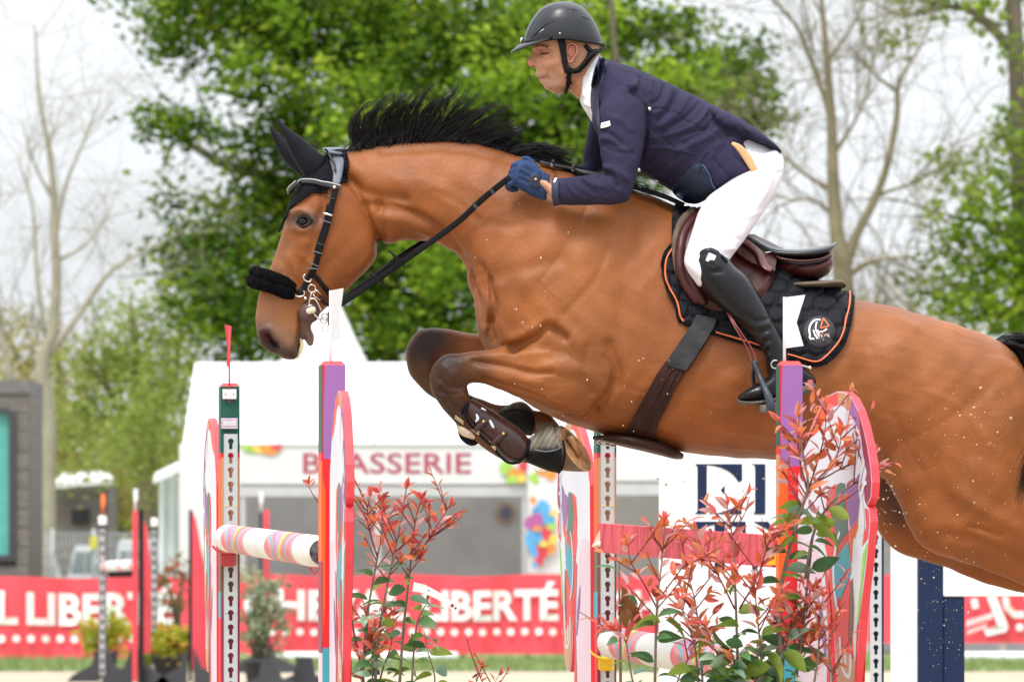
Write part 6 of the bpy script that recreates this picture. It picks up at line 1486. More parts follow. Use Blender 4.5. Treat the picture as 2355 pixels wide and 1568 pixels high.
# saddle pad
m_pad = mat('black_quilt', (.007, .007, .011), rough=.6, var=.25, vs=20, bump=.15, bs=120, spec=.15)
m_orange = mat('orange_piping', (.80, .17, .05), rough=.5, var=.1)
PADP = [(1544, 561), (1524, 588), (1521, 632), (1528, 655), (1540, 678), (1551, 700), (1557, 725), (1562, 742), (1576, 750), (1605, 757), (1639, 771), (1688, 786), (1744, 803), (1795, 822), (1840, 834), (1878, 844), (1900, 838), (1918, 824), (1943, 793), (1953, 760), (1960, 728), (1965, 682), (1963, 668), (1960, 600), (1800, 520), (1560, 430), (1545, 500)]
cells = []
rgq = np.random.RandomState(4)
for j in range(14):
    for i in range(16): cells.append((1500 + i * 44 + (22 if j % 2 else 0) + rgq.uniform(-5, 5), 480 + j * 33 + (i * 3) + rgq.uniform(-4, 4)))
CE = np.array(cells)
def quilt(qx, qy):
    d = np.hypot(qx[:, None] - CE[:, 0], (qy[:, None] - CE[:, 1]) * 1.25); d.sort(axis=1); e = d[:, 1] - d[:, 0]
    lg = np.hypot(qx - 1884, qy - 762)
    f = np.where(lg < 33, 1, np.clip(e / 14, 0, 1) ** .55)
    return -.012 * (1 - f)
sp_ = empty('saddle_pad', W(1750, 650, D0), 'black quilted saddle pad with orange piping and round emblem', 'saddle pad')
sh, PT, PF_ = shell(PADP, .020, disp=quilt, taper=10); sh.build('quilt', m_pad, sp_)
PBV = BVHTree.FromPolygons([Vector(v) for v in PT], PF_.tolist())
mb = MB(); mb.add(*dstrap([(1552, 566), (1535, 590), (1531, 632), (1540, 660), (1553, 682), (1562, 705), (1566, 728), (1574, 738)], 3.6, .003, .005, bvh=PBV)); mb.build('piping', m_orange, sp_)
mb = MB(); mb.add(*dstrap([(1645, 762), (1690, 776), (1745, 792), (1800, 812), (1840, 822), (1868, 830), (1888, 828), (1912, 806), (1930, 784), (1940, 760), (1948, 728), (1954, 690), (1953, 672)], 3.6, .003, .005, bvh=PBV)); mb.build('piping', m_orange, sp_)
mb = MB(); mb.add(*dstrap([(1548, 560), (1527, 588), (1524, 632), (1531, 656), (1545, 682), (1556, 706), (1561, 732), (1568, 744), (1604, 752), (1640, 766), (1745, 798), (1840, 829), (1880, 840), (1914, 822), (1938, 792), (1950, 758), (1957, 726), (1961, 684)], 5.5, .001, .010, bvh=PBV)); mb.build('binding', m_cloth, sp_)
# round emblem
def emb(x, y): return (1437.4 + x * .4035, 373.7 + y * .4035)
def on_pad(px, py, o=.004):
    h = cast(px, py, PBV); return h[0] + h[1] * o if h else W(px, py, D0 - .3)
ec = emb(1106, 965)
mb = MB(); V = [on_pad(*ec, .005)]; n = 30
for r_, o_ in ((.5, .005), (.93, .005), (1, .001)):
    for k in range(n): a = 6.2832 * k / n; V.append(on_pad(ec[0] + 37 * r_ * math.cos(a), ec[1] + 36.5 * r_ * math.sin(a), o_))
F = [(0, 1 + (k + 1) % n, 1 + k) for k in range(n)] + [(1 + j * n + k, 1 + j * n + (k + 1) % n, 1 + (j + 1) * n + (k + 1) % n, 1 + (j + 1) * n + k) for j in range(2) for k in range(n)]
mb.add(V, F); em = mb.build('emblem', mat('emblem_black', (.022, .021, .028), rough=.7, var=.2, vs=40), sp_)
def eline(pts, w_, m, nm='emblem_stroke'):
    Q = np.array([on_pad(*emb(*p), .0075) for p in crs(pts, 6)]); mb = MB(); mb.add(*strap(Q, np.tile((0, -1., .1), (len(Q), 1)), w_, .0015)); mb.build(nm, m, em)
eline([(1112, 905), (1080, 905), (1055, 930), (1047, 965), (1055, 995), (1075, 1015)], .0055, m_white)
eline([(1090, 915), (1083, 950), (1092, 975), (1105, 1000)], .0045, m_white); eline([(1070, 960), (1080, 990), (1098, 1010)], .0045, m_white)
eline([(1092, 960), (1105, 972), (1132, 966), (1150, 955)], .0045, m_white)
eline([(1128, 896), (1112, 950)], .004, m_orange); eline([(1128, 896), (1162, 940)], .004, m_orange); eline([(1162, 940), (1112, 952)], .004, m_orange)
mb = MB(); mb2 = MB(); rg = np.random.RandomState(6)
for k in range(46):
    q = on_pad(*emb(1085 + rg.uniform(0, 82), 972 + abs(rg.normal()) * 24), .007); s_ = rg.uniform(.0012, .0028); (mb if k % 3 else mb2).add(*box(q, (s_, .001, s_), axes=((.8, 0, .6), (0, 1, 0), (-.6, 0, .8))))
tag(mb.build('emblem_dots', mat('emblem_salmon', (.75, .32, .22), var=.2), em, smooth=False), kind='stuff'); tag(mb2.build('emblem_dots', m_white, em, smooth=False), kind='stuff')

# girth and belly guard
gi = empty('girth', W(1500, 900, D0), 'brown and black leather girth running down to a belly guard', 'girth')
sh, _, _ = shell([(1602, 728), (1649, 741), (1641, 762), (1582, 854), (1532, 837), (1590, 752)], .026, both=False, taper=0); sh.build('billet_guard', mat('worn_black_leather', (.014, .014, .017), rough=.45, spec=.4, var=.6, vs=18, bump=.2, bs=50), gi)
sh, _, _ = shell([(1534, 830), (1578, 852), (1548, 905), (1520, 960), (1500, 1010), (1495, 1040), (1425, 1040), (1442, 985), (1475, 925), (1510, 862)], .017, both=True, taper=0); sh.build('girth_strap', m_dbrn, gi)
mb = MB(); mb.add(*dstrap([(1545, 848), (1515, 905), (1485, 965), (1470, 1005)], 4, .020, .004)); mb.add(*dstrap([(1562, 852), (1532, 905), (1500, 965), (1485, 1008)], 4, .020, .004)); mb.build('girth_ridge', m_dbrn, gi)
mb = MB(); mb.add(*loft([(1364, 1003, 1366, 1012, .035, -.05, 2.2), (1400, 999, 1400, 1019, .10, -.06, 3.2), (1440, 1000, 1440, 1028, .135, -.06, 3.6), (1480, 1006, 1480, 1037, .14, -.06, 3.6), (1520, 1017, 1520, 1047, .13, -.06, 3.6), (1552, 1032, 1550, 1055, .10, -.06, 3.2), (1570, 1042, 1567, 1056, .05, -.06, 2.3)], seg=28)); mb.build('belly_guard', m_dbrn, gi)
mb = MB(); mb.add(*tube([W(1432, 1010, 19.79), W(1450, 1018, 19.815), W(1490, 1024, 19.815), W(1508, 1018, 19.80)], .004, seg=8)); mb.build('loop', m_dbrn, gi)
mb = MB(); mb.add(*tube([W(1372, 1014, 19.90), W(1385, 1012, 19.88), W(1414, 1020, 19.87), W(1416, 1026, 19.87), W(1380, 1020, 19.89), W(1372, 1014, 19.90)], .0035, seg=6, smooth=False)); mb.build('clip', m_steel, gi)

# saddle
sd = empty('saddle', W(1750, 600, D0), 'brown leather jumping saddle with black seat under the rider', 'saddle')
m_seat = mat('seat_leather', (.014, .012, .015), rough=.27, spec=.4, var=.2, vs=10, bump=.08, bs=60)
m_felt = mat('olive_felt', (.13, .095, .065), rough=.9, var=.25, vs=20, bump=.4, bs=80)
sh, ST_, SF_ = shell([(1553, 628), (1546, 590), (1551, 548), (1570, 510), (1600, 480), (1700, 500), (1800, 560), (1798, 590), (1777, 616), (1773, 656), (1759, 685), (1722, 706), (1660, 722), (1628, 716), (1600, 700), (1572, 668)], .036, taper=10); sh.build('flap', m_brn, sd)
SBV = BVHTree.FromPolygons([Vector(v) for v in ST_], SF_.tolist())
for pl, r_, m_ in (([(1588, 495), (1565, 515), (1553, 545), (1550, 585), (1556, 625), (1574, 660)], .012, m_felt), ([(1596, 505), (1573, 535), (1565, 580), (1570, 630), (1590, 668), (1612, 694)], .016, m_brn), ([(1600, 520), (1584, 550), (1578, 590), (1584, 635), (1602, 670), (1625, 700)], .014, m_brn)):
    Q, Nn = drape(pl, .006 if m_ is not m_felt else .022, 6, SBV if m_ is not m_felt else None); mb = MB(); mb.add(*tube(Q, [r_ * .6] + [r_] * (len(Q) - 2) + [r_ * .5], seg=12, smooth=False)); mb.build('knee_roll' if m_ is m_brn else 'panel_edge', m_, sd)
mb = MB(); mb.add(*loft([(1590, 478, 1600, 520, .045, 0, 2.2), (1640, 500, 1650, 560, .085, 0, 2.3), (1700, 528, 1705, 590, .13, 0, 2.4), (1740, 550, 1742, 600, .155, 0, 2.4), (1780, 571, 1782, 602, .17, 0, 2.5), (1830, 575, 1832, 604, .18, 0, 2.5), (1875, 570, 1872, 602, .175, 0, 2.5), (1905, 563, 1902, 594, .15, 0, 2.4), (1923, 557, 1916, 573, .11, 0, 2.2)], seg=32, round0=.5, round1=.3))
so2 = mb.build('seat', m_seat, sd)
mb = MB(); mb.add(*loft([(1780, 598, 1785, 640, .13, 0, 2.4), (1830, 600, 1835, 648, .185, 0, 2.5), (1875, 597, 1875, 645, .19, 0, 2.5), (1905, 588, 1905, 630, .16, 0, 2.4), (1912, 586, 1911, 618, .12, 0, 2.2)], seg=32, round1=.4)); mb.build('panel', m_brn, sd)
mb = MB(); mb.add(*tube([W(1785, 590, 19.83), W(1800, 596, 19.818), W(1840, 601, 19.812), W(1880, 598, 19.815), W(1903, 590, 19.84), W(1910, 580, 19.88)], .0045, seg=8)); mb.build('seat_piping', m_brn, sd)
mb = MB(); mb.add(*tube([W(1793, 601, 19.825), W(1840, 607, 19.808), W(1880, 603, 19.808), W(1906, 594, 19.84)], .0038, seg=8)); mb.build('seat_piping', m_blk, sd)
mb = MB(); mb.add(*loft([(1770, 642, 1775, 660, .10, 0, 2.3), (1820, 650, 1820, 668, .20, 0, 2.5), (1880, 648, 1880, 667, .215, 0, 2.5), (1925, 645, 1928, 662, .19, 0, 2.4), (1940, 652, 1941, 662, .13, 0, 2.2)], seg=32)); mb.build('felt', m_felt, sd)
# skirt flap over the stirrup bar and the strap keeper
sh, KT, KF = shell([(1660, 585), (1700, 572), (1745, 576), (1788, 580), (1784, 600), (1778, 612), (1770, 655), (1735, 640), (1690, 615)], .052, both=False, taper=0); sh.build('skirt', m_brn, sd)
mb = MB(); mb.add(*dstrap([(1672, 582), (1700, 592), (1722, 608), (1740, 630), (1752, 650), (1762, 655)], 20, .060, .006)); mb.build('strap', mat('brown_leather_light', (.13, .036, .028), rough=.38, var=.2, coat=.1), sd)
mb = MB(); Q, Nn = drape([(1742, 616), (1754, 616), (1767, 616)], .059, 3); mb.add(*strap(Q, Nn, .004, .003)); mb.build('bar', m_steel, sd)
# stirrup leather and iron
mb = MB(); yl = 19.615
for o_ in (0, 11): mb.add(*strap(crs([W(1664 + o_ * .1, 702, yl + .05), W(1690 + o_ * .5, 752, yl), W(1718 + o_ * .9, 800, yl - .005), W(1731 + o_, 838, yl - .01)], 4), np.tile(U((0, -1, 0)), (13, 1)), .0048, .004))
mb.build('stirrup_leather', mat('red_brown_leather', (.18, .028, .025), rough=.4, var=.2), sd)
m_iron = mat('blue_grey_iron', (.035, .045, .060), rough=.38, spec=.3, metal=.15, var=.15)
si = empty('stirrup', W(1755, 900, yl), 'blue-grey safety stirrup iron around the rider\'s near boot', 'stirrup')
mb = MB(); mb.add(*tube([W(1734, 834, yl - .01), W(1748, 868, yl - .025), W(1762, 900, yl - .06), W(1772, 928, yl - .07), W(1770, 945, yl - .07)], [.006, .008, .010, .014, .012], seg=10)); mb.build('outer_arm', m_iron, si)
mb = MB(); mb.add(*tube([W(1736, 836, yl), W(1732, 865, yl + .04), W(1738, 895, yl + .06), W(1752, 930, yl + .06)], [.005, .0055, .006, .006], seg=10)); mb.build('inner_arm', m_iron, si)
mb = MB(); mb.add(*box(W(1766, 938, yl - .01), (.052, .13, .022), axes=((.97, 0, .14), (0, 1, 0), (-.14, 0, .97)), bev=.004)); mb.build('tread', mat('muddy_tread', (.13, .115, .10), rough=.9, var=.6, vs=60, bump=.9, bs=110), si, smooth=False)
mb = MB(); mb.add(*ball(W(1736, 836, yl - .008), (.010, .010, .012), 10, 8)); mb.build('eye', m_iron, si)

# leg boots
m_shell = mat('tendon_boot_shell', (.036, .014, .011), rough=.25, spec=.45, var=.35, vs=16, bump=.15, bs=50)
m_lin = mat('cream_sheepskin', (.62, .54, .42), rough=.95, var=.15, vs=30, bump=.5, bs=90)
tb = empty('tendon_boot', W(1140, 990, 19.83), 'glossy brown tendon boot with cream lining on the near foreleg', 'tendon boot')
mb = MB(); mb.add(*loft([(1085, 917, 1064, 950, .036, -.170, 2.1), (1110, 931, 1074, 974, .040, -.170, 2.1), (1140, 949, 1098, 1000, .041, -.169, 2.1), (1168, 968, 1128, 1024, .043, -.169, 2.1), (1198, 988, 1156, 1052, .047, -.169, 2.2), (1216, 1008, 1184, 1065, .044, -.168, 2.1)], seg=28, round0=.15, round1=.6)); mb.build('shell', m_shell, tb)
mb = MB()
def loopP(pts, Y, r_): return tube([W(a, b, Y + c) for a, b, c in pts], r_, seg=8)
mb.add(*loopP([(1083, 916, .0), (1068, 935, -.036), (1062, 952, -.03)], 19.83, .004)); mb.add(*loopP([(1078, 925, -.036), (1070, 950, -.04), (1082, 976, -.038), (1106, 1002, -.036), (1130, 1024, -.036), (1150, 1048, -.036), (1172, 1064, -.03), (1196, 1060, -.032), (1212, 1038, -.036), (1218, 1010, -.03)], 19.83, .0042))
mb.build('edging', m_cloth, tb)
mb = MB(); mb.add(*loft([(1068, 958, 1050, 962, .026, -.152, 2), (1080, 975, 1050, 982, .034, -.15, 2.1), (1098, 992, 1062, 1002, .036, -.15, 2.1), (1116, 1006, 1090, 1012, .028, -.15, 2)], seg=20)); mb.build('lining', m_lin, tb)
mb = MB(); mb.add(*tube([W(1056, 990, 19.85), W(1066, 1006, 19.845), W(1086, 1017, 19.845), W(1106, 1012, 19.845)], [.005, .010, .011, .004], seg=10)); mb.build('inner_flap', m_cloth, tb)
mb = MB(); mb.add(*loft([(1215, 1008, 1208, 1056, .038, -.165, 2), (1230, 1006, 1226, 1060, .036, -.163, 2)], seg=20, round0=.2, round1=.2)); mb.build('lining', m_lin, tb)
for a, b in (((1046, 955), (1066, 970)), ((1084, 982), (1102, 994)), ((1122, 1012), (1140, 1030))):
    for o_ in (0, 5):
        mb = MB(); mb.add(*tube([W(a[0], a[1] + o_, 19.815), W((a[0] + b[0]) / 2, (a[1] + b[1]) / 2 + o_, 19.79), W(b[0], b[1] + o_, 19.785)], .0022, seg=6)); mb.build('elastic', mat('tan_elastic', (.42, .30, .18), rough=.8), tb)
for pl in ([(1092, 992), (1104, 980), (1122, 966)], [(1130, 1022), (1148, 1008), (1166, 994)]):
    mb = MB(); mb.add(*tube([W(a, b, 19.786) for a, b in pl], [.007, .010, .006], seg=8, flat=.35, up=(0, 1, 0))); mb.build('strap', m_shell, tb)
for x, y in ((1112, 969), (1158, 997)): mb = MB(); mb.add(*ball(W(x, y, 19.782), (.0042, .003, .0042), 10, 6)); mb.build('stud', m_brass, tb)
for pl, rr in (([(1095, 952), (1099, 962), (1094, 970)], [.003, .0055, .002]), ([(1126, 966), (1133, 980), (1139, 993)], [.003, .0050, .002]), ([(1107, 938), (1118, 944)], [.003, .002]), ([(1178, 1015), (1188, 1022), (1190, 1034)], [.001, .0022, .001])):
    mb = MB(); mb.add(*tube([W(a, b, 19.791) for a, b in pl], rr, seg=8, flat=.4, up=(0, 1, 0))); mb.build('highlight_patch', mat('highlight_tone', (.55, .62, .68), rough=.3, var=.3, vs=60), tb)  # pale patches and highlights of the glossy shell, set on as pieces
def two_tone(st, label, name, seg=30):
    V, F = loft(st, seg=seg, round0=.3, round1=.0); px, py = toref(V); rb = empty(name, V.mean(0), label, 'bell boot')
    t = 1 / (1 + np.exp((py - (1034 - (px - 1227) * .12)) / 1.4)); t *= .5 + .5 * np.sin(px * .5 + py * .3) * .5 + .25
    c = np.array((.006, .006, .007))[None] * (1 - t[:, None]) + np.array((.19, .165, .13))[None] * t[:, None]
    mb = MB(); mb.add(V, F); mb.build('body', mat('bell_boot_rubber', (0, 0, 0), rough=.6, spec=.15, var=.4, vs=25, attr=True, bump=.3, bs=70), rb, colors=c); return rb
rb = two_tone([(1220, 1004, 1214, 1064, .043, -.162, 2.2), (1244, 990, 1238, 1074, .053, -.162, 2.2), (1268, 978, 1262, 1083, .060, -.162, 2.2), (1282, 990, 1283, 1087, .064, -.162, 2.2), (1292, 1008, 1290, 1086, .065, -.162, 2.2)], 'black rubber bell boot with pale mud above the near front hoof', 'bell_boot')
mb = MB(); mb.add(*tube([W(1228, 1034, 19.783), W(1255, 1038, 19.776), W(1280, 1034, 19.772), W(1293, 1026, 19.77)], .0022, seg=6)); mb.build('welt', m_gry, rb)
mb = MB(); mb.add(*tube([W(1294, 1012, 19.785), W(1299, 1040, 19.775), W(1292, 1076, 19.785), W(1284, 1087, 19.80)], .0035, seg=8)); mb.build('rim', m_cloth, rb)
mb = MB(); mb.add(*tube([W(1228, 1078, 19.80), W(1242, 1083, 19.795), W(1258, 1085, 19.795)], .0025, seg=6)); mb.build('clasp', m_steel, rb)
fb = empty('fetlock_boot', W(1190, 965, 20.16), 'muddy black fetlock boot on the far foreleg behind the brown boot', 'fetlock boot')
mb = MB(); V, F = loft([(1166, 934, 1142, 956, .036, .158, 2.1), (1182, 925, 1158, 975, .042, .158, 2.1), (1204, 924, 1180, 990, .044, .158, 2.1), (1224, 940, 1206, 1000, .042, .157, 2.1), (1232, 955, 1222, 1002, .038, .157, 2.1)], seg=26, round0=.3, round1=.2)
px, py = toref(V); t = np.clip(1 / (1 + np.exp((py - 938) / 5)), 0, 1)[:, None]; mb.add(V, F); mb.build('shell', MATS['bell_boot_rubber'], fb, colors=np.array((.006, .006, .007))[None] * (1 - t) + np.array((.15, .13, .10))[None] * t)
mb = MB(); mb.add(*tube([W(1158, 948, 20.12), W(1180, 942, 20.115), W(1205, 946, 20.112), W(1226, 960, 20.115)], .003, seg=6)); mb.build('welt', m_cloth, fb)
# ================================================================== the rider
rd = empty('person', W(1500, 400, D0), 'rider in navy jacket, white breeches and black helmet crouched over the horse', 'person')
m_skin = mat('skin', (0, 0, 0), rough=.5, var=.07, vs=45, attr=True, bump=.25, bs=120, spec=.28)
m_skin.node_tree.nodes['Principled BSDF'].inputs['Subsurface Weight'].default_value = .05
m_skin.node_tree.nodes['Principled BSDF'].inputs['Subsurface Radius'].default_value = (.012, .004, .002)
m_jack = mat('navy_jacket', (.027, .024, .054), rough=.8, var=.12, vs=10, bump=.12, bs=200, spec=.14)
m_navyc = mat('navy_collar', (.018, .026, .060), rough=.7, var=.2, vs=30, bump=.3, bs=120)
m_bree = mat('white_breeches', (.70, .68, .74), rough=.7, var=.02, vs=8, bump=.06, bs=90)
m_shirt = mat('white_shirt', (.82, .84, .88), rough=.7, var=.05, vs=30, bump=.3, bs=90)
m_boot = mat('black_boot', (.006, .006, .008), rough=.30, spec=.22, var=.2, vs=12, bump=.08, bs=60, coat=.15)
m_helm = mat('black_helmet', (.016, .018, .022), rough=.36, spec=.36, var=.08, vs=30, bump=.05, bs=300, coat=.1)
m_gear = mat('black_webbing', (.006, .006, .007), rough=.5, spec=.2, var=.2, vs=30)
m_glove = mat('navy_glove', (.022, .045, .12), rough=.7, spec=.2, var=.3, vs=30, bump=.35, bs=90)

# --- continuous body (mostly under the clothes)
HEAD = [(1240, 45, 1360, 45, .055, 0, 2.1, 0), (1226, 72, 1374, 75, .072, 0, 2.2, -.05), (1224, 95, 1379, 100, .077, 0, 2.3, -.08), (1224, 110, 1380, 118, .0775, 0, 2.4, -.1), (1229, 122, 1378, 132, .076, 0, 2.4, -.13), (1229, 138, 1371, 145, .074, 0, 2.4, -.16),
        (1232, 156, 1362, 160, .070, 0, 2.4, -.18), (1235, 172, 1352, 174, .065, 0, 2.3, -.2), (1243, 188, 1338, 186, .058, 0, 2.3, -.2), (1254, 201, 1322, 200, .048, 0, 2.2, -.15), (1268, 209, 1305, 208, .034, 0, 2.1, 0)]
NECK = [(1372, 110, 1300, 165, .052, 0, 2.1), (1381, 130, 1302, 195, .055, 0, 2.1), (1384, 150, 1316, 216, .056, 0, 2.1), (1390, 174, 1342, 236, .056, 0, 2.2), (1408, 200, 1376, 262, .06, 0, 2.2)]
body = [loft(HEAD, seg=40, round0=.6, round1=.5), loft(NECK, seg=28)]
body.append(loft([(1227, 113, 1245, 117, .011, 0, 2), (1222, 123, 1244, 128, .0115, 0, 2), (1217, 133, 1244, 138, .0135, 0, 2), (1212.5, 143, 1244, 147, .0165, 0, 2.1), (1216.5, 151, 1246, 153, .015, 0, 2.1)], seg=20)); [body.append(ball(W(1231, 149, D0 + q_ * .0155), (.010, .0065, .0075), 12, 8)) for q_ in (-1, 1)]
body.append(loft([(1233, 164, 1250, 166, .020, 0, 2), (1230.5, 172, 1250, 173, .023, 0, 2), (1234, 176, 1252, 177, .021, 0, 2)], seg=16)); body.append(loft([(1246, 183, 1262, 184, .018, 0, 2), (1240.5, 188, 1262, 189, .020, 0, 2), (1247, 193, 1262, 195, .017, 0, 2)], seg=16))
body.append(loft([(1251, 196, 1285, 196, .028, 0, 2), (1253, 204, 1285, 206, .027, 0, 2), (1268, 211, 1290, 211, .024, 0, 2)], seg=16))
# hidden torso, arms, legs
def thin(st, k): return [(*r[:4], max(r[4] - k, .02), *r[5:]) for r in st]
TOR = [(1392, 135, 1366, 178, .075, 0, 2.2), (1414, 143, 1358, 206, .125, 0, 2.2), (1442, 152, 1358, 242, .170, 0, 2.3), (1482, 168, 1364, 288, .198, 0, 2.4), (1532, 190, 1388, 330, .200, 0, 2.4), (1582, 214, 1432, 375, .186, 0, 2.3), (1632, 238, 1492, 408, .172, 0, 2.3),
       (1680, 266, 1550, 442, .170, 0, 2.3), (1712, 292, 1588, 468, .182, 0, 2.3), (1722, 330, 1628, 458, .192, 0, 2.3), (1731, 365, 1682, 430, .196, 0, 2.3), (1740, 392, 1722, 417, .192, 0, 2.3)]
def arm(sy, dx=0): return [(1478, 205, 1398, 212, .058, sy * .155, 2.1), (1484, 240, 1378, 250, .066, sy * .190, 2.1), (1486, 285, 1374, 300, .062, sy * .215, 2.1), (1480, 335, 1380, 350, .056, sy * .235, 2.1), (1470, 385, 1386, 388, .053, sy * .248, 2.1), (1456, 432, 1388, 402, .050, sy * .255, 2.1),
                        (1442, 464, 1378, 400, .048, sy * .258, 2.1), (1400, 471, 1362, 401, .046, sy * .258, 2.1), (1350, 472, 1335, 405, .042, sy * .252, 2.1), (1305, 472, 1300, 409, .038, sy * .242, 2.1), (1272, 471, 1270, 412, .036, sy * .234, 2.1)]
FARM = [(1440, 210, 1390, 215, .055, .150, 2.1), (1425, 260, 1362, 262, .056, .185, 2.1), (1408, 310, 1350, 312, .052, .205, 2.1), (1400, 360, 1341, 360, .050, .215, 2.1), (1390, 392, 1338, 378, .047, .215, 2.1), (1350, 415, 1320, 378, .042, .20, 2.1), (1290, 410, 1275, 375, .034, .17, 2.1), (1262, 405, 1250, 372, .030, .155, 2.1)]
def leg(sy): return [(1790, 350, 1665, 420, .085, sy * .095, 2.2), (1803, 385, 1648, 436, .095, sy * .125, 2.2), (1790, 430, 1626, 455, .095, sy * .165, 2.2), (1762, 478, 1606, 488, .088, sy * .205, 2.2), (1735, 520, 1594, 524, .078, sy * .245, 2.2), (1708, 558, 1582, 562, .069, sy * .280, 2.2), (1682, 592, 1573, 600, .062, sy * .308, 2.2), (1662, 625, 1584, 628, .056, sy * .322, 2.2), (1650, 650, 1600, 650, .045, sy * .325, 2.2)]
body.append(loft([(r[0] - (r[0] - r[2]) * .16, r[1] - (r[1] - r[3]) * .16, r[2] + (r[0] - r[2]) * .16, r[3] + (r[1] - r[3]) * .16, r[4] * .72, *r[5:]) for r in TOR[3:9]], seg=20, round0=.3)); body.append(loft([(a + 0, b + 0, c, d, e * .62, f, g) for a, b, c, d, e, f, g in [(r[0] - (r[0] - r[2]) * .22, r[1] - (r[1] - r[3]) * .22, r[2] + (r[0] - r[2]) * .22, r[3] + (r[1] - r[3]) * .22, *r[4:]) for r in arm(-1)]] + [(1255, 440, 1252, 412, .024, -.215, 2.1), (1225, 425, 1222, 400, .02, -.20, 2)], seg=18))
body.append(loft([(r[0] - (r[0] - r[2]) * .2, r[1] - (r[1] - r[3]) * .2, r[2] + (r[0] - r[2]) * .2, r[3] + (r[1] - r[3]) * .2, r[4] * .65, *r[5:]) for r in FARM], seg=18))
body.append(loft([(1740, 330, 1620, 410, .10, 0, 2.2), (1770, 365, 1660, 440, .11, 0, 2.2)], seg=20))
for sy in (-1, 1):
    body.append(loft([(r[0] - (r[0] - r[2]) * .18, r[1] - (r[1] - r[3]) * .18, r[2] + (r[0] - r[2]) * .18, r[3] + (r[1] - r[3]) * .18, r[4] * .66, *r[5:]) for r in leg(sy)] + [(1735, 700, 1697, 722, .032, sy * .337, 2), (1790, 788, 1762, 800, .024, sy * .348, 2), (1808, 858, 1782, 866, .026, sy * .357, 2), (1762, 892, 1758, 906, .022, sy * .367, 2)], seg=18))
BV_, BF_ = remesh(body, .0029)
bm_ = toref(BV_)[1]; BV_ = smooth(BV_, BF_, 3)
FS = [([(1238, 123), (1249, 121), (1262, 121)], 7, -.009), ([(1228, 112), (1245, 107), (1264, 111)], 4.5, .0065), ([(1232, 121), (1238, 121)], 4, -.004), ([(1250, 122), (1257, 123)], 4.5, .0065), ([(1244, 131), (1258, 133), (1270, 130)], 3.5, -.0016),
      ([(1232, 152), (1236, 158)], 4, .003), ([(1240, 146), (1248, 160), (1255, 174)], 6, -.0030), ([(1262, 146), (1280, 140)], 12, .006), ([(1255, 178), (1259, 184)], 5, -.004), ([(1266, 170), (1282, 182)], 14, -.007), ([(1290, 182), (1300, 160)], 10, .003), ([(1262, 200), (1275, 203)], 9, .003),
      ([(1226, 153), (1233, 154)], 2.5, -.004), ([(1234, 180), (1250, 180), (1258, 182)], 3.2, -.008), ([(1240, 165), (1250, 158)], 3, -.001), ([(1320, 180), (1340, 210)], 5, .003), ([(1330, 165), (1352, 190)], 6, -.003), ([(1246, 96), (1256, 100)], 10, .0015)]
BV_ = sculpt(BV_, BF_, FS, both=True); BV_ = smooth(BV_, BF_, 1)
qx, qy = toref(BV_)
cs = np.tile(np.array((.50, .255, .16)), (len(BV_), 1))
def bl_(col, m): 
    global cs
    m = np.clip(m, 0, 1)[:, None]; cs = cs * (1 - m) + np.array(col) * m
def g_(x, y, rx, ry): return np.exp(-((qx - x) / rx) ** 2 - ((qy - y) / ry) ** 2)
bl_((.66, .23, .15), .75 * g_(1218, 148, 10, 12)); bl_((.64, .25, .17), .6 * g_(1262, 140, 20, 14)); bl_((.36, .24, .18), .5 * g_(1268, 194, 34, 18)); bl_((.50, .36, .30), .45 * g_(1240, 172, 14, 6))
bl_((.56, .22, .17), .85 * g_(1245, 187, 7, 4)); bl_((.50, .22, .18), .6 * g_(1240, 175.5, 12, 2.5)); bl_((.42, .20, .13), .5 * g_(1250, 121, 12, 6)); bl_((.28, .09, .07), .8 * g_(1246, 179.5, 10, 1.6)); bl_((.10, .03, .02), .9 * g_(1227, 153.5, 4, 1.8)); bl_((.10, .03, .03), .85 * g_(1246, 180.5, 9, 2.0)); bl_((.20, .08, .06), .7 * g_(1250, 123, 9, 3)); bl_((.34, .16, .11), .6 * g_(1248, 117, 14, 6)); bl_((.60, .33, .22), .5 * g_(1262, 146, 16, 9)); bl_((.38, .18, .12), .35 * g_(1284, 170, 18, 20))  # eye-socket shadow painted into the skin, with darker nostrils, mouth gap and cheek
bl_((.56, .24, .16), .5 * g_(1335, 200, 30, 30)); bl_((.30, .20, .15), .5 * g_(1350, 115, 24, 22))
mb = MB(); mb.add(BV_, BF_.tolist()); mb.build('body', m_skin, rd, colors=cs)
HBV = BVHTree.FromPolygons([Vector(v) for v in BV_], BF_.tolist())
